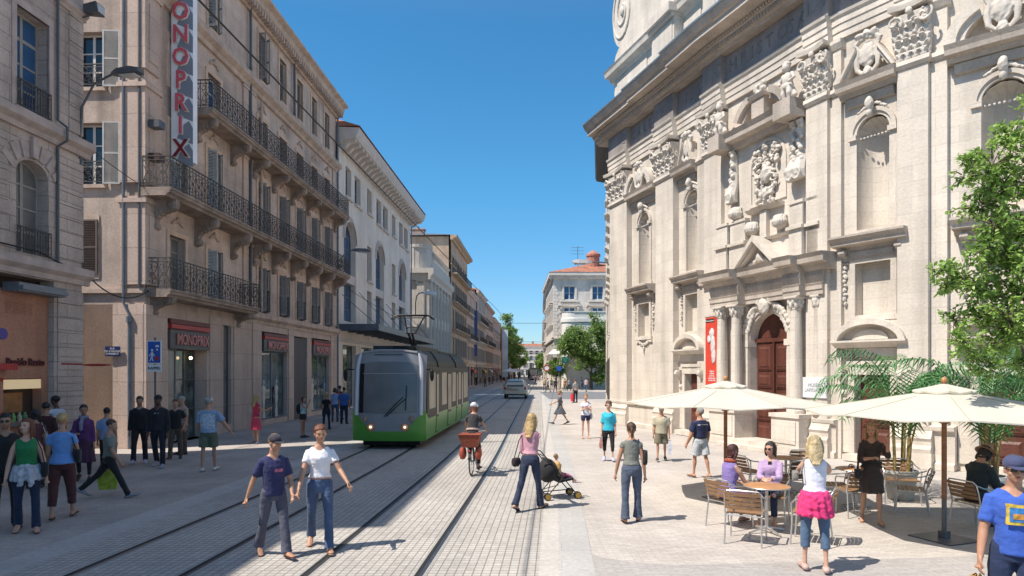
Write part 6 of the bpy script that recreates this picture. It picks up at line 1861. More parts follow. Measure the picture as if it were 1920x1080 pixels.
def x_phone(c, side=1):
    A = c['AR'] if side > 0 else c['AL']; a = MB(); p = A[2] + A[3] * .07 * c['S']; a.ell(p, (.02, .045, .06), 8, 6); a.build('phone', mat('phone', (.3, .3, .32), .3), c['root'])
def x_belt(c, col, z=.575):
    S = c['S']; a = MB(); a.loft([ring(c['B'](0, 0, z - .012), c['rt'], c['fw'], .098 * S, .078 * S, 18), ring(c['B'](0, 0, z + .012), c['rt'], c['fw'], .098 * S, .078 * S, 18)]); a.build('belt', cloth('belt%d' % int(col[0] * 999), col), c['root'])
def x_scarf(c, col):
    S = c['S']; a = MB(); a.tube([c['B'](.045 * cos(t), .045 * sin(t), .845) for t in [2 * pi * k / 12 for k in range(12)]], .020 * S, 8, close=True)
    limb(a, [c['B'](.01, .05, .84), c['B'](.02, .085, .76), c['B'](.02, .085, .68)], [.018 * S, .026 * S, .022 * S], c['rt'], 8); a.noise(.006, 40); fuse(a, .011, 1).build('scarf', cloth('scarf', col), c['root'], True, angle=None)
def x_pack(c, col):
    S = c['S']; a = MB(); p = c['B'](0, -.11, .70); a.ell(p, (.14, .09, .20), 14, 10)
    o = a.build('backpack', cloth('pack%d' % int(col[0] * 999), col), c['root'], True)
    for sd in (-1, 1): b_ = MB(); b_.tube([c['B'](sd * .06, -.07, .80), c['B'](sd * .065, 0, .835), c['B'](sd * .07, .06, .76), c['B'](sd * .08, .0, .66)], .014, 6); b_.build('strap', M_BLACK, o, True)
EXTRA = dict(cap=x_cap, hat=x_hat, helmet=x_helmet, glasses=x_glasses, bag=x_bag, carry=x_carry, tied=x_tied, patch=x_patch, phone=x_phone, belt=x_belt, scarf=x_scarf, pack=x_pack)
# ------------------------------------------------------------------ tram
M_TGREEN = mat('tram_green', (.085, .27, .035), .3, .06, 2)
M_TGREY = mat('tram_grey', (.22, .22, .23), .35, .06, 2)
M_TSILV = mat('tram_silver', (.50, .50, .53), .3, .05, 2)
M_TROOF = mat('tram_roof', (.022, .030, .030), .65, .15, 2)
M_TGLASS = mat('tram_glass', (.36, .325, .26), .35, .35, .9, spec=.2)
M_TWIND = mat('tram_windscreen', (.13, .13, .133), .22, .3, .8)
M_TBLACK = mat('tram_black', (.008, .009, .010), .45, spec=.25)
trz = -atan2(.050, 1)
tram = empty('tram', (-4.02, 21.6, 0), trz, 'green and grey tram with pantograph coming down the left tracks', 'tram')
TL = 12.2; HWt = 1.2
def sidex(z):
    if z < .9: return HWt - .10 * (1 - z / .9) ** 2
    if z < 2.55: return HWt
    t = (z - 2.55) / .72
    return HWt - .34 * t ** 2.2
def yfront(x, z):
    return .20 * (abs(x) / HWt) ** 4 + .26 * max(0, (z - 1.0) / 2.25) ** 1.6 + (.10 * max(0, (.6 - z) / .4) ** 2)
def shell(a, z0, z1, y0, y1, off=0.0, nz=10):
    for sg in (-1, 1):
        rows = []
        for i in range(nz + 1):
            z = z0 + (z1 - z0) * i / nz
            rows.append([(sg * (sidex(z) + off), y, z) for y in (yfront(HWt, z) + y0 if y0 < .5 else y0, y1)])
        rows2 = [[(p[0] - sg * (off + .02), p[1], p[2]) for p in r] for r in rows]
        V = a.grid(rows); a.grid(rows2)
        a.loft([[*rows[0]] + [*rows2[0]][::-1], [*rows[-1]] + [*rows2[-1]][::-1]]) if False else None
def patch(a, x0, x1, z0f, z1f, off, nx=12, nz=10):
    "front patch between z0f(x) and z1f(x), proud by off"
    rows = []
    for j in range(nz + 1):
        row = []
        for i in range(nx + 1):
            x = x0 + (x1 - x0) * i / nx
            z = z0f(x) + (z1f(x) - z0f(x)) * j / nz
            row.append(Vector((x, yfront(x, z) - off, z)))
        rows.append(row)
    back = [[p + Vector((0, .03, 0)) for p in r] for r in rows]
    A = a.grid(rows); Bk = a.grid(back)
    n = nx; m = nz
    edge = [(0, i) for i in range(n)] + [(j, n) for j in range(m)] + [(m, i) for i in range(n, 0, -1)] + [(j, 0) for j in range(m, 0, -1)]
    for k in range(len(edge)):
        (j0, i0), (j1, i1) = edge[k], edge[(k + 1) % len(edge)]
        try: a.bm.faces.new((A[j0][i0], A[j1][i1], Bk[j1][i1], Bk[j0][i0]))
        except ValueError: pass
a = MB()       # core volume
ringf = lambda y, sc=1.0, b=0.0: [Vector((s_ * (sidex(z) - .03) * sc, y + (yfront(s_ * sidex(z) * sc, z) if b else 0), z)) for s_, z in [(1, .3), (1, .9), (1, 1.7), (1, 2.55), (1, 2.9), (1, 3.15), (1, 3.25), (-1, 3.25), (-1, 3.15), (-1, 2.9), (-1, 2.55), (-1, 1.7), (-1, .9), (-1, .3)]]
a.loft([ringf(.09, .97, 1), ringf(1.0), ringf(TL - .3), ringf(TL, .93)])
a.build('car_body', M_TROOF, tram)
a = MB(); shell(a, .28, 1.16, 0, TL - .02, .012); a.build('green_skirt', M_TGREEN, tram, True)
a = MB(); patch(a, -HWt * 1.01, HWt * 1.01, lambda x: .28, lambda x: .60, .02, 16, 5); a.build('bumper', M_TGREEN, tram, True)
a = MB()
for sg in (-1, 1): patch(a, *sorted((sg * HWt * 1.008, sg * .62)), lambda x: .595, lambda x: .62 + .66 * max(0, (abs(x) - .62) / .58) ** .8 if abs(x) > .62 else .6, .018, 10, 5)
split_build(a, 'green_cheek', M_TGREEN, tram, lambda c: c.x > 0, True)
a = MB(); patch(a, -HWt, HWt, lambda x: .58, lambda x: 3.22 - .16 * (abs(x) / HWt) ** 4, .006, 20, 16); a.build('nose_mask', M_TGREY, tram, True)
a = MB(); patch(a, -.93, .93, lambda x: 1.18 + .03 * (abs(x) / .93) ** 2, lambda x: 2.86 - .10 * (abs(x) / .93) ** 4, .020, 16, 12); a.build('windscreen', M_TWIND, tram, True)
a = MB(); patch(a, -.86, .86, lambda x: 2.46, lambda x: 2.49, .026, 16, 2); a.build('header_line', M_TGREY, tram, True)
a = MB(); patch(a, -.97, -.82, lambda x: 1.2, lambda x: 2.8, .024, 2, 12); a.build('screen_edge', M_TBLACK, tram, True)
for sg in (-1, 1):
    a = MB(); pts = []
    for i in range(15):
        z = 1.12 + 2.02 * i / 14; x = sg * (1.055 - .12 * max(0, (z - 2.5) / .7) ** 2); pts.append((x, yfront(x, z) - .03, z))
    a.tube(pts, [.06] * 13 + [.05, .03], 8); a.build('silver_pillar', M_TSILV, tram, True)
a = MB(); a.tube([(-.9, yfront(.9, 3.15) - .0, 3.15), (-.4, yfront(.4, 3.2), 3.22), (.4, yfront(.4, 3.2), 3.22), (.9, yfront(.9, 3.15), 3.15)], .05, 8); a.build('roof_lip', M_TGREY, tram, True)
a = MB(); a.box(-.5, .45, yfront(0, 3.1) - .03, yfront(0, 3.1) + .05, 3.08, 3.10); a.build('destination_slot', M_TBLACK, tram)
for sg in (-1, 1):
    for x, z, r, m, nm in ((.56, .74, .105, mat('headlight_lit', (.8, .45, .25), .3, emit=((1, .42, .2), .03)), 'headlight'), (.76, 1.00, .095, mat('lamp_brown', (.28, .17, .12), .3, .3, 9), 'fog_lamp')):
        a = MB(); y = yfront(sg * x, z); a.ell((sg * x, y - .02, z), (r, .04, r), 14, 8); o = a.build(nm, m, tram, True)
        a = MB(); a.tube([(sg * x + r * 1.08 * cos(t), y - .03, z + r * 1.08 * sin(t)) for t in [2 * pi * k / 16 for k in range(16)]], .016, 6, close=True); a.build('bezel', M_TGREY if nm == 'fog_lamp' else mat('lamp_ring', (.5, .12, .05), .4), o, True)
        if nm == 'headlight':
            a = MB(); a.ell((sg * x, y - .055, z), (.045, .02, .045), 10, 6); a.build('bulb', mat('bulb_glow', (1, .8, .6), .3, emit=((1, .78, .5), 1)), o, True)
for off in (0, .07):
    a = MB(); w0 = Vector((-.12 + off, yfront(0, 1.1) - .06, 1.08)); w1 = Vector((.50 + off, yfront(.5, 1.75) - .05, 1.72 - off)); a.tube([w0, w0.lerp(w1, .5) + Vector((0, -.02, .02)), w1], .014, 6)
    a.build('wiper_arm', M_TBLACK, tram, True)
a = MB(); a.tube([(.58, yfront(.58, 1.2) - .045, 1.28), (.60, yfront(.6, 2.1) - .045, 2.08)], .016, 6); a.build('wiper_blade', M_TBLACK, tram, True)
for sg in (-1, 1):
    a = MB(); a.prism([(sg * .95, 1.2), (sg * 1.0, 1.2), (sg * 1.0, 1.3)], 0, .05)
    a = MB(); a.tube([(sg * 1.15, .55, 2.6), (sg * 1.42, .15, 2.62)], .02, 6); a.ell((sg * 1.42, .10, 2.42), (.07, .05, .20), 10, 8); a.build('mirror', M_TBLACK, tram, True)
# sides: windows, doors, joints
a = MB()
ys = [.62, 2.85, 7.7, TL - .1]
def side_panel(y0, y1, z0, z1, m, nm, off=.02, sgs=(-1, 1), parent=None):
    out = []
    for sg in sgs:
        b_ = MB(); n = 5
        rows = [[(sg * (sidex(z0 + (z1 - z0) * i / n) + off), y, z0 + (z1 - z0) * i / n) for y in (y0, y1)] for i in range(n + 1)]
        rows += [[(sg * (sidex(z0 + (z1 - z0) * i / n) - .02), y, z0 + (z1 - z0) * i / n) for y in (y0, y1)] for i in range(n, -1, -1)] + [rows[0]]
        V = b_.grid(rows)
        for k in (0, 1): b_.face([r[k] for r in rows[:-1]])
        out.append(b_.build(nm, m, parent or tram))
    return out
side_panel(.40, TL - .05, 1.05, 2.70, M_TBLACK, 'window_band', .014)
for y0, y1, z0 in ((.72, 2.0, 1.28), (3.45, 4.65, 1.28), (6.25, 7.3, 1.28), (8.25, 9.1, 1.28), (10.1, 11.7, 1.28)):
    side_panel(y0, y1, z0, 2.5, M_TGLASS, 'window', .026)
side_panel(.62, 2.2, .98, 1.12, M_TBLACK, 'lower_black', .022)
for y0, w_ in ((2.2, .55), (5.0, 1.0), (7.55, .45), (9.35, .5)):
    ds = side_panel(y0, y0 + w_, .36, 2.52, M_TBLACK, 'door', .020)
    for d_, sg in zip(ds, (-1, 1)):
        side_panel(y0 + .07, y0 + w_ / 2 - .03 if w_ > .7 else y0 + w_ - .07, 1.0, 2.44, M_TGLASS, 'door_glass', .028, (sg,), d_)
        if w_ > .7: side_panel(y0 + w_ / 2 + .03, y0 + w_ - .07, 1.0, 2.44, M_TGLASS, 'door_glass', .028, (sg,), d_)
        side_panel(y0 + .05, y0 + w_ - .05, .40, .92, M_TGREEN, 'door_kick_panel', .028, (sg,), d_)
for y in (2.95, 7.85):
    a = MB(); 
    for k in range(4):
        yy = y + k * .05
        a.loft([[v + Vector((0, 0, 0)) for v in [Vector((p.x * 1.035, yy, p.z + .02)) for p in ringf(yy)]], [Vector((p.x * 1.035, yy + .03, p.z + .02)) for p in ringf(yy)]])
    a.build('bellows', M_TBLACK, tram)
a = MB(); a.box(-.8, .8, 1.2, 5.2, 3.2, 3.42); a.box(-.7, .7, 6.0, 11.5, 3.2, 3.38); a.build('roof_unit', M_TROOF, tram)
a = MB(); a.box(-.95, .95, .5, 2.4, .10, .42); a.box(-.95, .95, 8, 11, .10, .42)
split_build(a, 'bogie', M_TBLACK, tram, lambda c: c.y > 5)
for y in (.9, 2.0, 8.5, 10.4):
    for x in (-.72, .72): a = MB(); a.lathe([(.001, -.06), (.3, -.06), (.3, .06), (.001, .06)], (x, y, .3), 18, Matrix.Rotation(pi / 2, 4, 'Y')); a.build('wheel', M_RAIL, tram)
pn = MB()
pn.box(-.35, .35, .9, 1.9, 3.25, 3.4)
pn.xform(Matrix.Translation((.3, 0, 0)))
PX = Vector((.55, 0, 0))
p_ = pn.build('pantograph', M_TBLACK, tram)
def bars(nm, lst, r=.03):
    for s0, s1 in lst:
        b_ = MB(); b_.tube([Vector(s0) + PX, Vector(s1) + PX], r, 6); b_.build(nm, M_TBLACK, p_, True)
bars('lower_arm', [((0, 1.4, 3.4), (-.12, 1.15, 3.86)), ((.08, 1.45, 3.4), (.0, 1.2, 3.84))], .045)
bars('upper_arm', [((-.15, 1.15, 3.82), (-.28, 1.3, 4.42)), ((.1, 1.15, 3.82), (.40, 1.3, 4.42)), ((-.2, 1.15, 3.85), (.14, 1.15, 3.85)), ((-.2, 1.2, 4.04), (.2, 1.2, 4.04))], .026)
for yy in (1.15, 1.42):
    b_ = MB(); b_.tube([Vector(q) + PX for q in ((-.72, yy, 4.32), (-.60, yy, 4.43), (-.5, yy, 4.46), (.5, yy, 4.46), (.60, yy, 4.43), (.72, yy, 4.32))], .026, 6); b_.build('contact_strip', M_TBLACK, p_, True)
bars('strip_mount', [((-.45, 1.15, 4.42), (-.45, 1.42, 4.42)), ((.45, 1.15, 4.42), (.45, 1.42, 4.42)), ((-.4, 1.28, 4.38), (.45, 1.28, 4.38))], .02)

# ------------------------------------------------------------------ distant grey tram seen from behind
t2 = empty('distant_tram', (path(188) - .65, 186, 0), 0, 'small dark grey tram far up the right tracks seen from behind', 'tram')
a = MB(); rg = lambda y, s_=1.0: [Vector((x * s_, y, .35 + (z - .35) * (1 if s_ == 1 else .98))) for x, z in ((1.25, .35), (1.25, 2.7), (1.05, 3.35), (.8, 3.5), (-.8, 3.5), (-1.05, 3.35), (-1.25, 2.7), (-1.25, .35))]
a.loft([rg(0, .93), rg(.25), rg(17)]); a.build('car_body', M_TROOF, t2)
a = MB(); a.box(-1.0, 1.0, -.04, .05, 1.4, 3.0); a.build('rear_window', M_TWIND, t2)
a = MB(); a.box(-1.1, 1.1, -.06, .05, .4, 1.2); a.build('rear_panel', M_TGREY, t2)
for sg in (-1, 1): a = MB(); a.ell((sg * .9, -.07, 1.05), (.12, .04, .12), 8, 6); a.build('tail_lamp', M_RED, t2)
a = MB(); a.box(-.9, .9, .5, 3, .05, .5); a.build('bogie', M_BLACK, t2)
a = MB(); a.bar((0, 2, 3.5), (0, 1.5, 4.5), .1); a.bar((-.7, 1.5, 4.5), (.7, 1.5, 4.5), .1); a.build('pantograph', M_BLACK, t2)
# ------------------------------------------------------------------ hatchback car from behind
carp = gnd(965, 748)
car = empty('parked_car', (carp.x + .05, carp.y, 0), -.045, 'light champagne hatchback driving away on the right tracks', 'car')
car.name = 'hatchback_car'; car.scale = (1.1, 1.1, 1.1)
M_CAR = mat('car_paint', (.42, .40, .33), .25, .05, 2, metal=.3)
def cring(y, w0, w1, zt, zs, zb=.32):
    return [Vector((x, y, z)) for x, z in ((w0 * .94, zb), (w0, zb + .25), (w0, zs - .06), (w0 * .97, zs), (w1, zt - .12), (w1 * .82, zt), (-w1 * .82, zt), (-w1, zt - .12), (-w0 * .97, zs), (-w0, zs - .06), (-w0, zb + .25), (-w0 * .94, zb))]
a = MB(); a.loft([cring(0, .92, .84, 1.08, 1.0, .38), cring(.08, .98, .82, 1.22, 1.05, .34), cring(.55, 1.0, .74, 1.52, 1.02), cring(1.3, 1.0, .72, 1.62, .98), cring(2.4, 1.0, .72, 1.60, .96), cring(3.3, 1.0, .78, 1.12, .95), cring(4.3, .96, .85, .92, .86), cring(4.55, .85, .75, .72, .68)])
a.build('body', M_CAR, car, True, angle=50)
a = MB(); a.hull4([(-.70, .03, 1.16), (.70, .03, 1.16), (.60, .50, 1.50), (-.60, .50, 1.50)], [(-.70, .10, 1.14), (.70, .10, 1.14), (.60, .56, 1.47), (-.60, .56, 1.47)])
a.build('rear_window', M_TWIND, car)
a = MB(); a.box(-.66, .66, -.03, .06, 1.05, 1.13); a.build('spoiler', M_TBLACK, car)
for sg in (-1, 1):
    a = MB(); a.ell((sg * .84, .03, .90), (.11, .07, .14), 10, 8); a.build('tail_light', mat('tail_light', (.35, .03, .02), .2), car, True)
    a = MB(); a.hull4([(sg * .985, .9, 1.08), (sg * .985, 3.0, 1.05), (sg * .80, 2.5, 1.50), (sg * .80, 1.0, 1.50)], [(sg * .90, .9, 1.08), (sg * .90, 3.0, 1.05), (sg * .72, 2.5, 1.50), (sg * .72, 1.0, 1.50)]); a.build('side_window', M_TWIND, car)
    a = MB(); a.ell((sg * 1.12, 2.9, 1.08), (.11, .08, .08), 8, 6); a.build('mirror', M_CAR, car, True)
    for y in (.85, 3.55):
        a = MB(); a.lathe([(.001, -.11), (.24, -.11), (.32, -.08), (.32, .08), (.24, .11), (.001, .11)], (sg * .86, y, .32), 20, Matrix.Rotation(pi / 2, 4, 'Y')); wh = a.build('wheel', M_BLACK, car, True)
        a = MB(); a.lathe([(.001, -.115), (.19, -.115), (.19, .115), (.001, .115)], (sg * .865, y, .32), 14, Matrix.Rotation(pi / 2, 4, 'Y')); a.build('rim', M_TSILV, wh)
a = MB(); a.box(-.94, .94, -.06, .12, .42, .68); a.build('bumper', M_CAR, car)
a = MB(); a.box(-.88, .88, -.05, .10, .30, .42); a.build('diffuser', M_BLACK, car)
a = MB(); a.box(-.26, .26, -.02, .03, .82, .93); a.build('number_plate', mat('plate', (.35, .35, .33), .4), car)
# ------------------------------------------------------------------ cafe furniture
M_ALU = mat('aluminium_tube', (.55, .54, .53), .3, .05, 4, metal=.7)
def wood(name, c): return stone(name, c, .5, .06, .7, .003, .15, .55, .2, .15, streak=.25, fine=.2)
M_SLATW = wood('slat_wood', (.30, .17, .085)); M_SLATD = wood('dark_slat_wood', (.10, .06, .04)); M_TABW = wood('table_wood', (.42, .21, .09)); M_POLE = wood('pole_wood', (.23, .095, .04))
def make_chair(label, x, y, yaw, dark=False, wide=1.0):
    "backrest at -y, faces +y at yaw 0"
    c = empty('cafe_chair', (x, y, 0.002), radians(yaw), label, 'chair', 'aluminium cafe chairs with wooden slats')
    w_ = .26 * wide; key = ('chair', dark, wide); sm = M_SLATD if dark else M_SLATW
    if key not in WC:
        L_ = []
        def add(nm, a, m, sm_=False): L_.append((nm, a.mesh(nm, m, sm_, None, 35)))
        for sg in (-1, 1):
            a = MB(); a.tube([(sg * w_ * 1.0, .25, 0), (sg * w_ * .98, .23, .3), (sg * w_ * .97, .23, .46)], .0125, 8); add('leg', a, M_ALU, True)
            a = MB(); a.tube([(sg * w_ * 1.0, -.28, 0), (sg * w_ * .97, -.22, .44)], .0125, 8); add('leg', a, M_ALU, True)
            a = MB(); a.tube([(sg * w_ * .97, .23, .44), (sg * (w_ + .01), .24, .60), (sg * (w_ + .015), .18, .665), (sg * (w_ + .015), .0, .68), (sg * (w_ + .01), -.16, .70), (sg * w_, -.26, .74)], .0125, 8); add('armrest', a, M_ALU, True)
        a = MB(); a.tube([(-w_, -.21, .42), (-w_ * 1.0, -.25, .62), (-w_ * .98, -.29, .76), (-w_ * .85, -.315, .80), (0, -.34, .81), (w_ * .85, -.315, .80), (w_ * .98, -.29, .76), (w_, -.25, .62), (w_, -.21, .42)], .0125, 8); add('back_frame', a, M_ALU, True)
        a = MB(); a.tube([(-w_ * .96, .22, .435), (w_ * .96, .22, .435), (w_ * .96, -.22, .425), (-w_ * .96, -.22, .425)], .011, 6, close=True); add('seat_frame', a, M_ALU, True)
        a = MB()
        for i in range(6): yy = -.19 + .075 * i; a.box(-w_ * .96, w_ * .96, yy, yy + .058, .443, .458)
        add('seat', a, sm)
        a = MB()
        for i in range(4):
            z0 = .52 + .068 * i; y0 = -.235 - .026 * i
            n = 6; rows = []
            for k in range(n + 1):
                xx = w_ * .97 * (2 * k / n - 1); d = -.030 * (1 - (xx / w_) ** 2)
                rows.append([(xx, y0 + d, z0), (xx, y0 + d - .012, z0), (xx, y0 + d - .028, z0 + .054), (xx, y0 + d - .016, z0 + .054)])
            a.loft(rows)
        add('backrest', a, sm)
        WC[key] = L_
    for nm, me in WC[key]: link(nm, me, c)
    return c
def make_table(label, x, y, r=.35, z=.74):
    t = empty('cafe_table', (x, y, 0.002), .3, label, 'table', 'round wooden cafe tables')
    a = MB(); a.lathe([(.001, z - .022), (r - .01, z - .022), (r, z - .012), (r, z - .004), (r - .008, z), (.001, z)], (0, 0, 0), 32); a.build('tabletop', M_TABW, t, True, angle=30)
    a = MB(); a.tube([(r * cos(q), r * sin(q), z - .012) for q in [2 * pi * k / 32 for k in range(32)]], .010, 6, close=True); a.build('rim', M_ALU, t, True)
    a = MB(); a.tube([(0, 0, .04), (0, 0, z - .02)], .028, 12); a.build('column', M_ALU, t, True)
    for k in range(4):
        a = MB(); q = pi / 2 * k; a.tube([(0, 0, .08), (.2 * cos(q), .2 * sin(q), .045), (.33 * cos(q), .33 * sin(q), .012)], [.022, .018, .014], 8); a.build('foot', M_ALU, t, True)
    return t
T1 = (4.03, 10.55)
make_table('round wooden table between the two seated women', *T1)
make_table('farthest round wooden table near the church door, behind the sunglasses woman', 5.75, 14.0)
make_table('round wooden table behind the woman in dark dress', 6.4, 12.4)
make_chair('cafe chair under the seated woman in the purple dress', 3.58, 10.95, -60)
make_chair('empty cafe chair in the foreground with its back to the viewer, at the left table', 3.50, 9.98, -28)
make_chair('empty cafe chair tucked beside the bare shouldered photographer', 4.46, 9.95, 60)
make_chair('cafe chair under the woman in sunglasses', 4.38, 11.3, 150)
make_chair('dark slatted cafe chair with its back to the viewer, left of the sunglasses woman', 5.62, 13.2, 8, True, 1.15)
make_chair('leftmost far cafe chair near the umbrella pole, turned right', 5.0, 14.0, -70)
make_chair('far cafe chair behind the farthest round table', 6.3, 14.4, 160)
make_chair('cafe chair just right of the photographer, facing left', 6.0, 12.4, 75)
make_chair('cafe chair with its back to the viewer, left of the woman in dark dress', 6.1, 11.8, -4)
make_chair('wide cafe chair behind the middle right table, facing the viewer', 7.55, 13.0, 165, False, 1.2)
make_chair('cafe chair right of the middle right table, its back turned to the right', 7.15, 11.95, 62)
make_chair('cafe chair under the man in the brown hat', 7.5, 10.75, -78)
# ------------------------------------------------------------------ parasols
M_CANV = mat('cream_canvas', (.80, .78, .71), .85, .04, 2, .1, 30)
nt_ = M_CANV.node_tree; pb = nt_.nodes['Principled BSDF']; out = nt_.nodes['Material Output']
tl = nt_.nodes.new('ShaderNodeBsdfTranslucent'); tl.inputs['Color'].default_value = (.82, .79, .70, 1)
mxs = nt_.nodes.new('ShaderNodeMixShader'); mxs.inputs[0].default_value = .5
nt_.links.new(pb.outputs[0], mxs.inputs[1]); nt_.links.new(tl.outputs[0], mxs.inputs[2]); nt_.links.new(mxs.outputs[0], out.inputs[0])
def parasol(label, x, y, r=1.95, ze=1.93, zt=2.36, rot=.2, base=True):
    p = empty('parasol', (x, y, 0.002), rot, label, 'parasol', 'cream cafe parasols')
    n = 8
    def canopy(r0, r1, z0, z1, sag, th):
        rows = []
        for j in range(9):
            t = j / 8; rr = r0 + (r1 - r0) * t; z = z1 + (z0 - z1) * (t ** .92)
            row = []
            for i in range(n * 6):
                q = 2 * pi * i / (n * 6); k = abs(((i % 6) / 6) - .5) * 2      # 1 at rib
                rad = rr * cos(pi / n) / cos((q % (2 * pi / n)) - pi / n)
                row.append((rad * cos(q), rad * sin(q), z - sag * (1 - k) * t))
            rows.append(row)
        rows.append([(p_[0], p_[1], p_[2] - th) for p_ in rows[-1]])
        rows += [[(p_[0] * .998, p_[1] * .998, p_[2] - .004) for p_ in r_] for r_ in rows[8::-1]]
        return rows
    a = MB(); a.grid(canopy(.12, r, ze, zt - .09, .05, .02), True); a.build('canopy', M_CANV, p, True, angle=30)
    a = MB(); a.grid(canopy(.02, .42, zt - .10, zt, .03, .03), True); a.build('vent_cap', M_CANV, p, True, angle=30)
    for i in range(n):
        q = 2 * pi * i / n
        a = MB(); a.tube([(rr_ * cos(q), rr_ * sin(q), zt - .09 + (ze - zt + .09) * (t_ ** .92) + .002) for t_, rr_ in [(k / 8, .12 + (r - .12) * k / 8) for k in range(2, 9)]], .005, 4); a.build('seam', mat('seam_tape', (.42, .38, .28), .8), p)
        a = MB(); a.bar((.1 * cos(q), .1 * sin(q), zt - .16), ((r - .04) * cos(q), (r - .04) * sin(q), ze - .03), .026); rb = a.build('rib', M_POLE, p)
        a = MB(); a.bar((.06 * cos(q), .06 * sin(q), ze - .12), (r * .46 * cos(q), r * .46 * sin(q), ze + .17), .024); a.build('strut', M_POLE, rb)
    a = MB(); a.tube([(0, 0, .6), (0, 0, zt + .02)], .036, 12); a.build('pole', M_POLE, p, True)
    a = MB(); a.tube([(0, 0, .0), (0, 0, .62)], .034, 12); a.build('lower_pole', M_DGREY, p, True)
    a = MB(); a.lathe([(.05, -.06), (.08, -.04), (.08, .04), (.05, .06)], (0, 0, ze - .12), 14); a.build('hub', M_POLE, p, True)
    a = MB(); a.ell((0, 0, zt + .05), (.045, .045, .05), 10, 8); a.build('finial', mat('finial_wood', (.45, .2, .08), .4), p, True)
    a = MB(); a.box(-.34, .34, -.34, .34, 0, .012); a.box(-.06, .06, -.06, .06, .01, .12)
    a.build('base_plate', M_DGREY, p)
    return p
parasol('left cream parasol over the table of the two seated women', 4.26, 13.3)
parasol('right cream parasol with its pole standing by the man in the hat', 6.58, 10.15, rot=.35)
# ------------------------------------------------------------------ palms
M_POT = mat('grey_planter', (.36, .37, .36), .7, .08, 3)
M_POTW = mat('white_planter', (.60, .59, .56), .7, .06, 3)
M_SOIL = mat('soil', (.03, .02, .015), .95)
M_PALM = mat('palm_leaf', (.055, .17, .045), .5, .4, 2.5)
M_STEM = mat('palm_stem', (.30, .22, .08), .6, .3, 6)
def palm(label, x, y, seed, pm, nf=14, hgt=2.5, r=.3):
    rr = random.Random(seed)
    p = empty('potted_palm', (x, y, 0.002), rr.random(), label, 'potted palm', 'potted palms behind the cafe tables')
    a = MB(); a.lathe([(r * .72, 0), (r * .78, .02), (r, .50), (r * 1.06, .52), (r * 1.06, .58), (r * .92, .58), (r * .9, .5), (.01, .5)], (0, 0, 0), 24); a.build('planter', pm, p, True)
    a = MB(); a.ell((0, 0, .5), (r * .88, r * .88, .05), 14, 6); a.build('soil', M_SOIL, p, True)
    for k in range(7):
        q = rr.uniform(0, 2 * pi); d = rr.uniform(.05, .16); h = rr.uniform(1.0, 1.8)
        a = MB(); a.tube([(d * cos(q), d * sin(q), .48), (d * 1.3 * cos(q), d * 1.3 * sin(q), .5 + h * .6), (d * 2.0 * cos(q), d * 2.0 * sin(q), .5 + h)], [.03, .024, .016], 7); a.build('stem', M_STEM, p, True)
    for k in range(nf):
        q = 2 * pi * k / nf + rr.uniform(-.3, .3); L_ = rr.uniform(1.5, 2.1); z0 = rr.uniform(1.0, 1.9); el = rr.uniform(.95, 1.5)
        pts = []
        for i in range(13):
            t = i / 12
            an_ = el - 2.1 * t * t * rr.uniform(.95, 1.05)
            if i == 0: pos = Vector((.14 * cos(q), .14 * sin(q), z0)); pts.append(pos.copy()); continue
            st = L_ / 12 * 1.15
            pos = pos + Vector((cos(q) * cos(an_), sin(q) * cos(an_), sin(an_))) * st; pts.append(pos.copy())
        a = MB(); a.tube(pts, [.010 * (1 - i / 14) + .002 for i in range(13)], 5)
        for i in range(2, 27):
            t = i / 27; f = t * 12; j = min(11, int(f)); b0 = pts[j].lerp(pts[j + 1], f - j); d = (pts[j + 1] - pts[j]).normalized()
            side = d.cross(Vector((0, 0, 1))); side = side.normalized() if side.length > .05 else Vector((1, 0, 0))
            ln = .62 * sin(pi * min(1, .12 + t * .88)) ** .6 * rr.uniform(.85, 1.1)
            for sg in (-1, 1):
                v = (side * sg * .85 + d * .55 + Vector((0, 0, .12))).normalized()
                m1 = b0 + v * ln * .5; m2 = b0 + v * ln * .9 - Vector((0, 0, ln * rr.uniform(.4, .8)))
                wv = d * .017
                a.face([b0 - wv * .5, m1 - wv, m1 + wv, b0 + wv * .5]); a.face([m1 - wv, m2, m1 + wv])
        a.norecalc = True
        a.build('frond', M_PALM, p)
palm('potted palm in a grey planter behind the wide cafe chair', 7.75, 13.3, 5, M_POT)
palm('potted palm in a white planter behind the man in the hat', 9.0, 12.6, 11, M_POTW)
palm('potted palm at the right edge, planter hidden by the cafe guests', 10.9, 13.2, 17, M_POT)
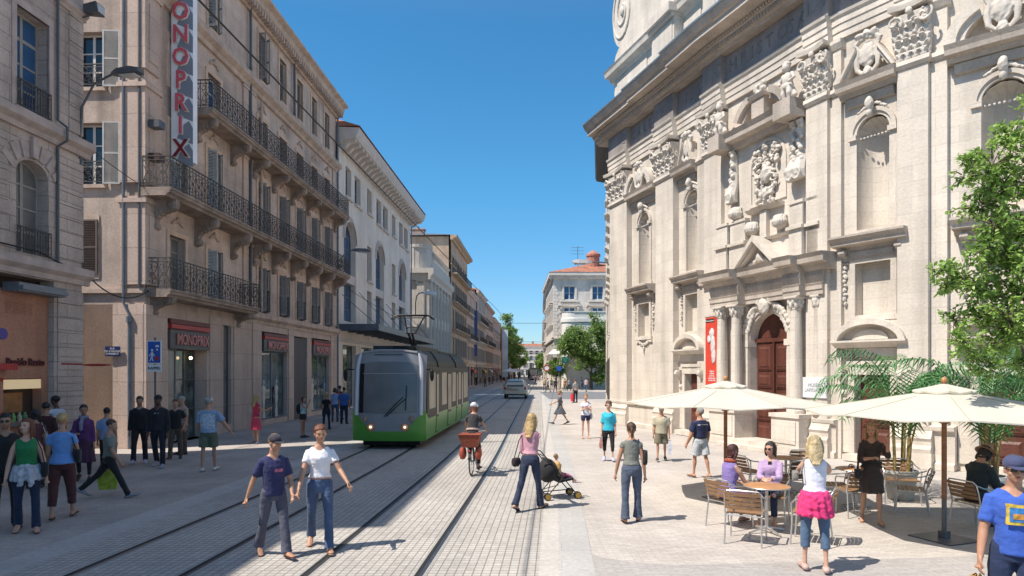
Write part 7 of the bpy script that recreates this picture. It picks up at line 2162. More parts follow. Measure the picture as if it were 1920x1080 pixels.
# ------------------------------------------------------------------ trees
def leafmat(name, c, c2):
    m, t, b = nodes_of(name); setin(b, 'Roughness', .45)
    g_ = t.nodes.new('ShaderNodeNewGeometry'); tc = t.nodes.new('ShaderNodeTexCoord'); n = t.nodes.new('ShaderNodeTexNoise'); n.inputs['Scale'].default_value = 1.3
    w_ = t.nodes.new('ShaderNodeTexWhiteNoise'); t.links.new(g_.outputs['Random Per Island'], w_.inputs['Vector']) if False else None
    r = t.nodes.new('ShaderNodeValToRGB'); r.color_ramp.elements[0].color = (*c, 1); r.color_ramp.elements[1].color = (*c2, 1)
    ad = t.nodes.new('ShaderNodeMath'); ad.operation = 'MULTIPLY_ADD'; ad.inputs[1].default_value = .55
    t.links.new(tc.outputs['Object'], n.inputs['Vector']); t.links.new(g_.outputs['Random Per Island'], ad.inputs[0])
    sb = t.nodes.new('ShaderNodeMath'); sb.operation = 'SUBTRACT'; sb.inputs[1].default_value = .25; t.links.new(n.outputs['Fac'], sb.inputs[0])
    t.links.new(sb.outputs[0], ad.inputs[2]); t.links.new(ad.outputs[0], r.inputs[0]); t.links.new(r.outputs[0], b.inputs['Base Color'])
    tl = t.nodes.new('ShaderNodeBsdfTranslucent'); t.links.new(r.outputs[0], tl.inputs['Color'])
    mx = t.nodes.new('ShaderNodeMixShader'); mx.inputs[0].default_value = .42
    t.links.new(b.outputs[0], mx.inputs[1]); t.links.new(tl.outputs[0], mx.inputs[2]); t.links.new(mx.outputs[0], t.nodes['Material Output'].inputs[0])
    return m
M_LEAF = leafmat('tree_leaf', (.12, .26, .045), (.42, .58, .15))
M_LEAFD = leafmat('plane_tree_leaf', (.08, .17, .04), (.28, .40, .10))
M_BARK = mat('bark', (.10, .075, .055), .9, .3, 4, .6, 20)
def add_leaf(a, p, d, up, ln, wd):
    s_ = d.cross(up)
    if s_.length < .05: s_ = d.orthogonal()
    s_.normalize(); n_ = s_.cross(d)
    m1 = p + d * ln * .35 + n_ * ln * .06; m2 = p + d * ln * .75 + n_ * ln * .03; e = p + d * ln - n_ * ln * .08
    V = [a.bm.verts.new(q) for q in (p, m1 + s_ * wd * .5, m2 + s_ * wd * .38, e, m2 - s_ * wd * .38, m1 - s_ * wd * .5)]
    a.bm.faces.new((V[0], V[1], V[2], V[4], V[5])); a.bm.faces.new((V[2], V[3], V[4]))
def rdir(rr):
    while True:
        v = Vector((rr.uniform(-1, 1), rr.uniform(-1, 1), rr.uniform(-1, 1)))
        if .1 < v.length < 1: return v.normalized()
def tree(name, label, base, clusters, leaf, nleaf, lm, seed=1, trunk_h=2.2, trunk_r=.16, group=None, ground=0.0, cat='tree', twig=True):
    rr = random.Random(seed); t = empty(name, base, 0, label, cat, group)
    a = MB(); top = Vector((0, 0, trunk_h)); a.tube([(0, 0, 0), (.03, .02, trunk_h * .5), top], [trunk_r * 1.25, trunk_r, trunk_r * .85], 10)
    cen = Vector((0, 0, 0))
    for c, r in clusters: cen += Vector(c) / len(clusters)
    f = MB(); f.norecalc = True
    joined = [(top - Vector((0, 0, .1)), trunk_r * .55)]
    for c, r in sorted(clusters, key=lambda q: (Vector(q[0]) - top).length):
        c = Vector(c)
        p0, r0 = min(joined, key=lambda q: (q[0] - c).length + .35 * (q[0] - top).length)
        r1 = max(trunk_r * .06, r0 * .62); joined.append((c, r1))
        mid = p0.lerp(c, .5) + Vector((rr.uniform(-.12, .12), rr.uniform(-.12, .12), rr.uniform(.0, .2) * r))
        a.tube([p0, mid, c], [r0 * .8, (r0 + r1) * .42, r1 * .7], 6)
        n = int(nleaf * r * r)
        nt2 = max(3, int(n / 12))
        for i in range(nt2):
            d = rdir(rr); 
            rad = r * rr.uniform(.35, 1.0)
            tip = c + Vector((d.x * rad, d.y * rad, d.z * rad * .8)); st = c + (tip - c) * rr.uniform(.1, .4)
            if twig: a.tube([st, (st + tip) / 2 + Vector((0, 0, .03)), tip], [.010, .006, .003], 4, cap=False)
            dt = (tip - st).normalized()
            for k in range(12):
                u_ = rr.uniform(.15, 1.05); p = st.lerp(tip, u_) + rdir(rr) * leaf * .5
                v = (dt * .6 + rdir(rr) * .9).normalized(); add_leaf(f, p, v, (Vector((0, 0, 1)) + rdir(rr) * .7).normalized(), leaf * rr.uniform(.7, 1.2), leaf * rr.uniform(.4, .55))
    a.build('trunk', M_BARK, t, True); f.build('crown', lm, t)
    return t
TB = Vector((8.7, 8.4, 0))
cl = []
for u, v, r, Y in ((1895, 250, 40, 9.2), (1860, 310, 55, 9.2), (1815, 330, 32, 9.0), (1910, 350, 60, 9.6), (1840, 385, 50, 9.3), (1900, 430, 60, 9.4), (1850, 460, 40, 9.1), (1800, 520, 45, 9.2), (1755, 515, 22, 9.0), (1860, 530, 50, 9.5), (1910, 560, 60, 9.2),
                   (1830, 590, 42, 9.4), (1790, 600, 32, 9.1), (1880, 640, 50, 9.3), (1820, 660, 36, 9.2), (1930, 680, 40, 9.5), (1960, 300, 70, 9.3), (1990, 420, 80, 9.2), (2000, 560, 80, 9.2), (1965, 200, 55, 9.3), (1825, 300, 30, 9.0), (1870, 355, 45, 9.2), (1865, 420, 45, 9.0), (1820, 480, 26, 9.0), (1775, 535, 24, 9.1), (1830, 545, 40, 9.2), (1880, 490, 45, 9.3), (1885, 590, 50, 9.0), (1800, 640, 34, 9.0), (1850, 690, 34, 9.2), (1905, 270, 40, 9.1), (1895, 480, 50, 9.1), (1900, 620, 50, 9.1), (1915, 510, 50, 9.0), (1770, 500, 20, 9.0), (2080, 300, 110, 9), (2100, 480, 110, 9.2)):
    p = at(u, v, Y) - TB; cl.append((p, r * Y / F * 1.22))
for q_ in ((1.0, .2, 4.2, .8), (1.3, .6, 5.2, .8), (.6, -.4, 5.8, .85), (.2, .5, 6.3, .8), (1.2, -.3, 3.4, .7), (-.3, .6, 5.2, .8), (.4, .2, 4.6, .8)): cl.append((Vector(q_[:3]), q_[3]))
tree('street_tree', 'leafy green tree reaching in from the right edge over the parasol', TB, cl, .080, 2000, M_LEAF, 3, 2.6, .14)
def blob(n, rx, ry, rz, c, r, seed):
    rr = random.Random(seed); out = []
    for i in range(n):
        d = rdir(rr); out.append((Vector((d.x * rx, d.y * ry, d.z * rz)) * rr.uniform(.35, .95) + Vector(c), r * rr.uniform(.7, 1.2)))
    return out
pb_ = at(1108, 729, 92); tree('plane_tree', 'round bushy plane tree standing before the low white building', (pb_.x, 92, 0), blob(44, 4.6, 3.2, 5.0, (.3, 0, 5.9), 1.8, 4), .32, 170, M_LEAFD, 5, 2.4, .22, twig=False)
pb_ = at(1042, 726, 96); tree('small_tree', 'small street tree left of the plane tree by the round sign', (pb_.x, 95, 0), blob(16, 2.0, 1.6, 1.8, (0, 0, 2.9), 1.1, 8), .24, 260, M_LEAFD, 6, 1.8, .12, twig=False)
tree('climbing_plant', 'green climber on the corner apartment building wall', (7.2, 99.0, 0), [((.1 * i, 0, 5.0 + i * .5), .7) for i in range(5)], .22, 200, M_LEAFD, 9, 4.5, .06, cat='plant', twig=False)
for i, (u, Y, h, r) in enumerate(((944, 192, 22, 3.2), (953, 205, 20, 3.4), (964, 225, 17, 3.6), (974, 250, 14, 3.6))):
    x = (u - 960) * Y / F
    tree('street_tree', ['tall dark tree first of the row on the far left side', 'second tall tree in the row on the far left side', 'third tree in the far left row, lower than the first two', 'lowest and farthest tree in the far left row'][i], (x, Y, 0), blob(20, r * .95, r, h * .40, (0, 0, h * .56), 2.0, 20 + i), .5, 75, M_LEAFD, 30 + i, h * .25, .3, 'trees along the far street', twig=False)
for i, (u, Y, h) in enumerate(((1011, 300, 12), (1017, 240, 9))):
    x = (u - 960) * Y / F; tree('street_tree', ['far pale green tree on the right side of the street end', 'lower far tree on the right side close to the buildings'][i], (x, Y, 0), blob(12, 2.2, 2.5, h * .36, (0, 0, h * .6), 1.7, 50 + i), .5, 70, M_LEAFD, 60 + i, h * .25, .2, 'trees along the far street', twig=False)
# ------------------------------------------------------------------ street lamps on brackets
def wall_lamp(label, base, head, rz=0, s=1.0, ball=False):
    e = empty('street_lamp', base, 0, label, 'street lamp', 'street lamps on wall brackets')
    h = Vector(head) - Vector(base); d = Vector((h.x, h.y, 0)).normalized()
    a = MB(); a.tube([(0, 0, -.9 * s), (0, 0, -.2 * s), d * .08 * s + Vector((0, 0, h.z * .45)), d * (h.xy.length * .35) + Vector((0, 0, h.z * .85)), h - d * .25 * s], .032 * s, 8); a.box(-.05, .05, -.05, .05, -.95 * s, -.75 * s)
    a.build('bracket_arm', M_DGREY, e, True)
    sd = Vector((-d.y, d.x, 0))
    def Q(f, w_, z): return [h + d * f + sd * w_ * k + Vector((0, 0, z)) for k in (-1, 1)]
    if ball:
        a = MB(); a.lathe([(.05, .3), (.3, .2), (.4, .0), (.3, -.25), (.1, -.45)], h, 14); a.build('lantern', M_TSILV, e, True)
    else:
        a = MB()
        r_ = []
        for f, w_, zt, zb in ((-.3, .06, .03, -.05), (-.1, .13, .09, -.07), (.35, .17, .10, -.09), (.62, .13, .05, -.05)):
            l0, r0 = Q(f * s, w_ * s, zb * s); l1, r1 = Q(f * s, w_ * .8 * s, zt * s); r_.append([l0, r0, r1, l1])
        a.loft(r_); a.build('lamp_head', M_DGREY if s < 1.5 else M_TSILV, e)
        a = MB(); p0, p1 = Q(.0, .11 * s, -.085 * s); p2, p3 = Q(.5 * s, .12 * s, -.10 * s); a.loft([[p0, p1, p3, p2], [q - Vector((0, 0, .03 * s)) for q in (p0, p1, p3, p2)]]); a.build('lens', mat('lamp_glass', (.5, .5, .48), .2), e)
wall_lamp('arched street lamp on the corner building at top left', pt_left(18.9, .0, 9.35), at(228, 136, 18.6))
wall_lamp('street lamp bracketed to the pale arcade building', pt_left(43.0, .1, 9.4), at(672, 469, 43.5), s=1.2)
wall_lamp('street lamp arching off the neoclassical building', (-9.9, 68.5, 10.0), at(800, 549, 69.5), s=1.9)
wall_lamp('pale street lamp reaching left from the building adjoining the church', (A0.lerp(A1, .42).x, A0.lerp(A1, .42).y, 10.1), at(1098, 491, 46.5), s=1.5)
wall_lamp('round lantern on a bracket farther up the left side', (-8.3, 126, 9.5), at(908, 627, 126), s=2.2, ball=True)
# ------------------------------------------------------------------ overhead wires
def wire(label, pts, r=.012, sag=0.0, grp='overhead cables'):
    a = MB(); P = []
    pts = [Vector(p) for p in pts]
    for i in range(len(pts) - 1):
        n = 12
        for k in range(n): t = k / n; P.append(pts[i].lerp(pts[i + 1], t) - Vector((0, 0, sag * 4 * t * (1 - t))))
    P.append(pts[-1]); o0 = P[0].copy(); a.tube([p - o0 for p in P], r, 5)
    o = a.build('overhead_cable', M_BLACK, None, True, loc=o0); tag(o, label, 'cable', grp)
p1, p2 = at(450, 80, 10.25), at(842, 487, 30.2); d_ = p2 - p1
wire('thick overhead cable running above the left track towards the distance', [p1 - d_ * .55, p1, p2, p1 + d_ * 3.2], .016)
wire('thin cable crossing the far street in front of the sky', [at(905, 606, 118), at(1032, 606, 118)], .035)
wire('lower thin cable crossing the far street just above the far trees', [at(930, 641, 180), at(1026, 641, 180)], .04)
wire('black cable drooping from the corner building to the balcony building', [pt_left(8, .12, 5.75), pt_left(17.2, .15, 5.62), pt_left(18.9, .15, 5.3)], .02, .03)
wire('slack cable bridging the gap between corner and balcony buildings', [pt_left(18.9, .15, 5.35), pt_left(22.0, .12, 5.2)], .02, .45)
wire('thin wire sloping across the gap below the shutters', [pt_left(18.9, .1, 9.0), pt_left(22.3, .1, 8.5)], .012, .05)
wire('stay wires above the marquee of the arcade building', [pt_left(41.9, .2, 8.2), pt_left(62, 2.3, 6.2)], .018, .2)
# ------------------------------------------------------------------ small street furniture far off
def pole_sign(name, label, x, y, z, build_fn, h, cat='road sign'):
    e = empty(name, (x, y, 0), 0, label, cat); a = MB(); a.tube([(0, .03, 0), (0, .03, h)], .035, 6); a.build('post', M_DGREY, e); build_fn(e, z); return e
def f_round(e, z):
    M = Matrix.Rotation(pi / 2, 4, 'X')
    a = MB(); a.lathe([(.44, -.02), (.44, .02), (.30, .02), (.30, -.02), (.44, -.02)], (0, -.02, z), 24, M); a.build('red_ring', M_RED, e)
    a = MB(); a.lathe([(.001, -.015), (.42, -.015), (.42, .01), (.001, .01)], (0, -.01, z), 24, M); a.build('disc', M_WPAINT, e)
q = at(1025, 690, 88); pole_sign('no_entry_sign', 'round red ringed road sign among the walkers by the small tree', q.x, 88, q.z, f_round, q.z + .6)
def f_blue(e, z): a = MB(); a.box(-.3, .3, -.04, .0, z - .3, z + .3); a.build('panel', mat('sign_blue', (.02, .10, .42), .4), e)
q = at(1048, 691, 88); pole_sign('blue_sign', 'small blue road sign beside the plane tree', q.x, 88, q.z, f_blue, q.z + .4)
cl_ = empty('advertising_column', (-1.62 - 2.4, 176, 0), 0, 'slim white and blue banner column before the far left trees', 'advertising column')
cl_.location = at(947, 720, 176) * 1; cl_.location.z = 0
a = MB(); a.box(-.75, .75, -.2, .2, 1.0, 13.5); a.build('panel', mat('banner_pale', (.5, .62, .68), .6, .25, .3), cl_); a = MB(); a.box(-1.05, -.76, -.18, .18, 1.0, 13.2); a.build('orange_edge', mat('banner_orange', (.5, .17, .08), .6), cl_); a = MB(); a.tube([(0, 0, 0), (0, 0, 13.8)], .15, 8); a.build('mast', M_DGREY, cl_)
bs = empty('shop_banner', (LX0 + TX * 117 + 1.0, TY * 117, 5.2), 0, 'vertical blue shop banner on the shaded left side beyond the tram', 'shop sign')
a = MB(); a.box(-.85, .85, -.12, .12, 0, 8.0); a.build('panel', mat('banner_blue', (.06, .10, .30), .5, .5, .8), bs); a = MB(); a.box(-1.4, -.85, -.04, .04, 1.0, 1.1); a.box(-1.4, -.85, -.04, .04, 6.9, 7.0); split_build(a, 'bracket', M_DGREY, bs, lambda c: c.z > 3)
for i, (s_, c, lb) in enumerate(((112, (.5, .08, .04), 'red shop awning under the ochre balconied building'), (133, (.6, .42, .05), 'yellow shop awning farther up the shaded side'), (150, (.6, .6, .62), 'white shop awning beneath the far townhouses'), (168, (.45, .15, .1), 'brownish shop awning near the advertising column'))):
    e = empty('shop_awning', (LX0 + TX * s_, TY * s_, 2.6), RZL, lb, 'awning')
    a = MB(); a.hull4([(0, -1.8, 0), (5, -1.8, 0), (5, .2, 1.0), (0, .2, 1.0)], [(0, -1.8, .06), (5, -1.8, .06), (5, .2, 1.06), (0, .2, 1.06)]); a.box(0, 5, -1.84, -1.8, -.3, .06); a.build('canvas', mat('awning%d' % i, c, .8), e)
for i in range(5):
    Y = 150 + i * 16; e = empty('terrace_parasol', (path(Y) - 5.6 + .4 * (i % 2), Y, 0), 0, ['white terrace parasol nearest on the far left pavement', 'pale terrace parasol second along the far left pavement', 'terrace parasol halfway along the far left trees', 'far terrace parasol below the far left trees', 'farthest terrace parasol of the far left pavement'][i], 'parasol', 'terrace parasols far up the street')
    a = MB(); a.lathe([(.05, 3.2), (2.0, 2.5), (2.0, 2.35)], (0, 0, 0), 10); a.build('canopy', M_CANV if i % 2 else M_WPAINT, e); a = MB(); a.tube([(0, 0, 0), (0, 0, 3.2)], .05, 6); a.build('pole', M_DGREY, e)
def who(label, u, v, yaw, vtop=None, **k):
    p = gnd(u, v)
    if vtop is not None: k['H'] = round((v - vtop) * p.y / F, 3)
    d = p.y
    k.setdefault('vox', .010 if d < 12.5 else .012 if d < 16 else .016 if d < 26 else .026)
    return person(label, (p.x, p.y, .004), yaw, **k)
BRN = ('brown', (.07, .035, .018)); BLK = ('black', (.012, .010, .010)); BLD = ('blonde', (.42, .28, .12)); GRY = ('grey', (.28, .27, .26)); DBL = ('dark_blonde', (.26, .16, .07)); RED_ = ('auburn', (.13, .04, .018))
JEAN = (.055, .09, .175); DJEAN = (.015, .025, .06); DARK = (.012, .012, .014)
# couple holding hands
hx, hy_, hz = -2.97, 9.12, .80
who('woman in white v-neck tee and flared blue jeans holding hands with the man in cap', 600, 1031, 196, 797, sex='f', tone='tan', hair=RED_, hs='short', face=True, head=(8, -6), L=(14, 2), Rg=(-14, 22), aL=(24, 24, 26, -8), handR=(hx + .03, hy_ + .02, hz + .07, 1),
    top=('tee', (.72, .70, .74), .30, .585), pants=('jeans', JEAN, 1.0, .008, .020), shoes=('sandal', (.25, .15, .1)))
who('young man in dark cap and navy tee with grey trousers walking hand in hand', 513, 1044, 216, 818, build=.9, sex='m', tone='tan', hair=DBL, hs='short', face=True, head=(22, -4), L=(16, 4), Rg=(-12, 16), aR=(-20, 20, 14, -6), handL=(hx - .03, hy_ - .02, hz + .07, 1),
    top=('tee', (.020, .022, .085), .42, .50, .022), pants=('trousers', (.075, .075, .11), 1.0, .018, .022), shoes=('sandal', (.08, .03, .03)), extra=(('cap', (.035, .03, .045), True), ('patch', (.45, .12, .2), .715, .034, .014, 0, -.02)))
# left pavement
who('man in black tee cut by the left edge of the picture', 10, 990, 222, 780, sex='m', tone='olive', hair=BLK, face=True, head=(-10, 0), L=(8, 4), Rg=(-6, 8), top=('tee', DARK, .35, .50), pants=('trousers', DARK, 1, .012, .012), extra=(('glasses',),))
who('red haired woman in green tank top with white sweater tied round her hips', 50, 998, 212, 790, sex='f', tone='fair', hair=RED_, hs='long', face=True, head=(-32, 10), L=(4, 4), Rg=(-6, 14), aR=(2, 14, 20, 0), aL=(0, 14, 10, 0),
    top=('tank_top', (.01, .16, .05), 0, .57), pants=('jeans', DJEAN, 1, .008, .018), shoes=('sandal', (.1, .02, .02)), extra=(('tied', (.42, .42, .46)), ('bag', -1, DARK, (.16, .07, .17), .55)))
who('blonde woman in sky blue top and maroon cropped trousers seen from behind', 116, 973, 22, 780, sex='f', tone='tan', hair=BLD, hs='bun', L=(-6, 6), Rg=(12, 4), aR=(8, 14, 50, 20), aL=(4, 10, 30, 20), build=1.06,
    top=('top', (.13, .28, .58), .25, .52), pants=('cropped_trousers', (.075, .022, .022), .86, .022, .006), shoes=('sandal', DARK), extra=(('bag', 1, DARK, (.13, .06, .16), .60),))
who('woman in dark purple dress with a grey scarf near the corner pier', 157, 902, 205, 762, sex='f', tone='olive', hair=BLK, hs='short', face=True, head=(10, 0), L=(8, 6), Rg=(-8, 16), aR=(20, 10, 70, 30),
    top=('top', (.09, .02, .11), .9, .5), skirt=('skirt', (.045, .01, .035), .24, .035), pants=('leggings', DARK, .95, .004, 0), extra=(('scarf', (.2, .2, .27)),))
who('dark skinned woman with tied hair in white top at the snack bar counter', 106, 880, 60, 745, sex='f', tone='dark', hair=BLK, hs='bun', L=(2, 2), Rg=(-2, 4), top=('top', (.5, .52, .58), .1, .52), pants=('trousers', DARK, 1, .01, .01), head=(20, -10))
who('person in dark maroon shirt queueing with back turned at the snack bar', 86, 896, 10, 757, sex='m', tone='olive', hair=BLK, top=('shirt', (.05, .012, .012), .9, .5), pants=('trousers', DARK, 1, .014, .01))
who('person in black with pale shoulder bag between the green top and the snack bar', 66, 915, 30, 770, sex='f', tone='olive', hair=BLK, hs='bob', top=('top', (.10, .03, .03), .3, .5), pants=('trousers', DARK, 1, .01, .01), extra=(('bag', 1, (.4, .4, .42), (.12, .05, .13), .62),))
who('man in pale blue shirt walking behind the man with the yellow bag', 200, 884, 20, 766, sex='m', tone='tan', hair=BLK, L=(12, 6), Rg=(-12, 20), top=('shirt', (.22, .30, .48), .4, .5), pants=('trousers', DARK, 1, .012, .01))
_, c8_ = who('bearded young man in grey shirt striding right with a yellow green bag', 206, 934, -68, 782, sex='m', tone='tan', hair=BRN, head=(-12, -4), L=(-34, 14), Rg=(26, 2), aR=(18, 8, 12, 0), aL=(-10, 12, 6, 0),
    top=('shirt', (.17, .18, .155), .38, .53), pants=('trousers', DARK, 1, .010, .008), shoes=('shoe', (.25, .25, .26)))
x_carry(c8_, -1, (.32, .38, .03), .36, .40, .12, .03, tall='bright yellow green patterned bag carried by the striding man')
who('man in black jacket with bright blue collar near the traffic sign post', 262, 869, 200, 746, sex='m', tone='olive', hair=BLK, face=False, L=(-4, 6), Rg=(14, 6), top=('jacket', DARK, .95, .5, .026), pants=('trousers', (.015, .015, .02), 1, .018, .012), shoes=('shoe', (.35, .38, .5)), extra=(('patch', (.03, .16, .35), .80, .05, .012, 0, 0, 'collar', .05),))
who('man in black tracksuit and cap walking beside the sign post', 297, 876, 190, 743, sex='m', tone='dark', hair=BLK, L=(8, 6), Rg=(-10, 18), top=('tracksuit_top', (.014, .014, .02), .95, .5, .022), pants=('trousers', (.012, .014, .025), 1, .016, .01), shoes=('shoe', (.3, .3, .34)), extra=(('cap', DARK, True), ('patch', (.4, .4, .42), .75, .03, .008)))
who('man in black tee and brown trousers in front of the store entrance', 329, 860, 195, 751, sex='m', tone='tan', hair=BRN, L=(-6, 4), Rg=(10, 6), aL=(-20, 20, 60, 20), top=('tee', DARK, .35, .5), pants=('trousers', (.10, .07, .05), 1, .02, .01))
who('grey haired man in beige shirt half hidden behind the man in black tee', 342, 852, 150, 745, sex='m', tone='tan', hair=GRY, top=('shirt', (.38, .27, .2), .35, .5), pants=('trousers', (.11, .08, .07), 1, .018, .01))
who('man in patterned blue shirt and olive shorts seen from behind by the narrow window', 391, 884, 12, 748, sex='m', tone='tan', hair=GRY, L=(-4, 6), Rg=(8, 4), aR=(2, 34, 18, -10), aL=(4, 8, 30, 10), build=1.1,
    top=('shirt', (.22, .30, .42), .42, .52, .026), pants=('shorts', (.10, .12, .08), .46, .022, 0), shoes=('shoe', (.5, .52, .5)), extra=(('cap', (.5, .5, .5), False), ('patch', (.4, .46, .55), .68, .09, .10, 0, 0, 'shirt_print', .088, True)))
who('blonde woman in pink red patterned dress looking at the shop window', 480, 832, -35, 741, sex='f', tone='tan', hair=BLD, hs='long', aR=(40, 10, 70, 10), top=('dress_top', (.40, .03, .07), .1, .55), skirt=('dress', (.45, .04, .09), .28, .02), shoes=('shoe', (.2, .2, .25)), extra=(('bag', -1, (.45, .47, .52), (.11, .05, .12), .68),))
who('girl in aqua top and black skirt holding a phone to her face by the shop', 568, 820, -95, 745, sex='f', tone='tan', hair=BRN, hs='bob', aR=(70, 10, 90, 0), aL=(0, 6, 10, 0), top=('tank_top', (.35, .55, .60), 0, .56), skirt=('skirt', DARK, .44, .01), extra=(('phone', 1), ('pack', DARK)))
who('blonde woman in black tee and dark jeans seen from behind left of the tram', 612, 806, 4, 738, sex='f', tone='tan', hair=BLD, hs='bob', L=(-6, 6), Rg=(6, 2), top=('tee', DARK, .3, .54), pants=('jeans', DJEAN, 1, .008, .012))
who('person in light blue shirt and jeans close to the left flank of the tram', 628, 791, 10, 728, sex='f', tone='tan', hair=BRN, hs='bob', top=('shirt', (.25, .36, .58), .4, .5), pants=('jeans', JEAN, 1, .01, .01))
who('man in royal blue checked shirt just left of the tram nose', 645, 795, 0, 727, sex='m', tone='tan', hair=BRN, top=('shirt', (.04, .12, .38), .4, .5, .026), pants=('jeans', DJEAN, 1, .016, .01), build=1.1)
who('person in dark top with backpack among the group left of the tram', 637, 786, -8, 724, sex='m', tone='olive', hair=BLK, top=('shirt', (.06, .05, .05), .5, .5), pants=('jeans', DJEAN, 1, .016, .01), extra=(('pack', (.3, .08, .05)),))
# ------------------------------------------------------------------ bicycle + rider
bp = gnd(884, 892); by = -6
bk = empty('bicycle', (bp.x, bp.y, 0.004), radians(by), 'black bicycle with red baskets over the rear wheel, ridden up the street', 'bicycle')
M_RBK = stone('red_basket', (.36, .085, .045), .04, .03, .5, .006, .2, .8, .6, .2)
for y, nm in ((0, 'rear'), (1.08, 'front')):
    a = MB(); a.tube([(0, y + .335 * cos(t), .35 + .335 * sin(t)) for t in [2 * pi * k / 36 for k in range(36)]], .018, 8, close=True); wh = a.build('wheel', M_BLACK, bk, True)
    a = MB(); a.tube([(0, y + .312 * cos(t), .35 + .312 * sin(t)) for t in [2 * pi * k / 36 for k in range(36)]], .009, 6, close=True)
    for k in range(18): t = 2 * pi * k / 18; a.tube([(0, y, .35), (0, y + .312 * cos(t), .35 + .312 * sin(t))], .0016, 3)
    a.tube([(-.05, y, .35), (.05, y, .35)], .025, 10); a.build('rim', M_TSILV, wh, True)
    a = MB(); rows = [[(x, y + .375 * cos(t), .35 + .375 * sin(t)) for x in (-.025, 0, .025)] for t in [radians(20 + 7 * k) for k in range(21)]]; a.grid(rows); a.grid([[(p[0], y + (p[1] - y) * .985, .35 + (p[2] - .35) * .985) for p in r_] for r_ in rows]); a.build('mudguard', M_BLACK, bk, True)
a = MB()
for s0, s1, r_ in (((0, .42, .30), (0, .20, .82), .017), ((0, .42, .30), (0, .92, .74), .018), ((0, .24, .74), (0, .90, .84), .017), ((0, .90, .92), (0, .96, .62), .018), ((.05, 0, .35), (.03, .42, .30), .010), ((-.05, 0, .35), (-.03, .42, .30), .010), ((.05, 0, .35), (.02, .22, .74), .008), ((-.05, 0, .35), (-.02, .22, .74), .008), ((.055, 1.08, .35), (.04, .96, .66), .012), ((-.055, 1.08, .35), (-.04, .96, .66), .012), ((0, .20, .8), (0, .18, .88), .014)):
    a.tube([s0, s1], r_, 8)
a.build('frame', mat('bike_paint', (.02, .025, .035), .3), bk, True)
a = MB(); a.tube([(-.29, .76, 1.00), (-.25, .84, 1.02), (-.10, .90, 1.01), (0, .90, .98), (.10, .90, 1.01), (.25, .84, 1.02), (.29, .76, 1.00)], .012, 8); a.tube([(0, .90, .9), (0, .90, .99)], .016, 8); a.build('handlebar', M_ALU, bk, True)
for sd in (-1, 1): a = MB(); a.tube([(sd * .29, .76, 1.00), (sd * .265, .81, 1.01)], .018, 8); a.build('grip', M_BLACK, bk, True)
a = MB(); a.ell((0, .14, .90), (.09, .13, .035), 12, 8); a.ell((0, .26, .90), (.035, .10, .025), 10, 8); fuse(a, .01, 1).build('saddle', M_BLACK, bk, True)
a = MB(); a.box(-.07, .07, -.25, .12, .70, .715); a.tube([(.07, -.2, .7), (.05, 0, .36)], .006, 5); a.tube([(-.07, -.2, .7), (-.05, 0, .36)], .006, 5); a.build('rack', M_BLACK, bk)
a = MB(); a.loft([[(-.17, -.32, .72), (.17, -.32, .72), (.17, .04, .72), (-.17, .04, .72)], [(-.26, -.40, 1.03), (.26, -.40, 1.03), (.26, .08, 1.03), (-.26, .08, 1.03)]]); a.tube([(-.26, -.40, 1.03), (.26, -.40, 1.03), (.26, .08, 1.03), (-.26, .08, 1.03)], .014, 6, close=True); a.build('basket', M_RBK, bk)
for sd in (-1, 1):
    a = MB(); a.ell((sd * .19, -.12, .56), (.085, .19, .17), 14, 10)
    for v in a.bm.verts: v.co.z = max(.42, min(.70, v.co.z)); v.co.y = max(-.28, min(.05, v.co.y))
    a.build('pannier', mat('pannier_red', (.33, .06, .03), .7, .15, 8), bk, True)
a = MB(); a.tube([(-.02, -.3, .63), (.02, -.3, .63)], .03, 8); a.build('rear_lamp', M_RED, bk)
a = MB(); a.lathe([(.001, -.01), (.09, -.01), (.09, .01), (.001, .01)], (.05, .42, .30), 18, Matrix.Rotation(pi / 2, 4, 'Y')); a.tube([(.07, .42, .30), (.08, .44, .13), (.13, .44, .13)], .01, 6); a.tube([(-.07, .42, .30), (-.08, .40, .47), (-.13, .40, .47)], .01, 6); a.build('crank', M_ALU, bk, True)
def bloc(v):
    q = Matrix.Rotation(radians(by), 4, 'Z') @ Vector(v); return (bp.x + q.x, bp.y + q.y, q.z, 1)
sp_ = bloc((0, .17, 0))
person('cyclist in white helmet and black top riding away with red baskets', (sp_[0], sp_[1], .004), by, H=1.68, sex='f', tone='tan', hair=RED_, hs='bob', lean=16, head=(0, -8), L=(62, 78), Rg=(22, 22), sit=.985, handL=bloc((-.27, .74, 1.03)), handR=bloc((.27, .74, 1.03)), vox=.012,
       top=('tee', (.03, .03, .033), .28, .58), pants=('trousers', DARK, .95, .010, .006), extra=(('helmet',), ('belt', (.5, .38, .33), .60)))
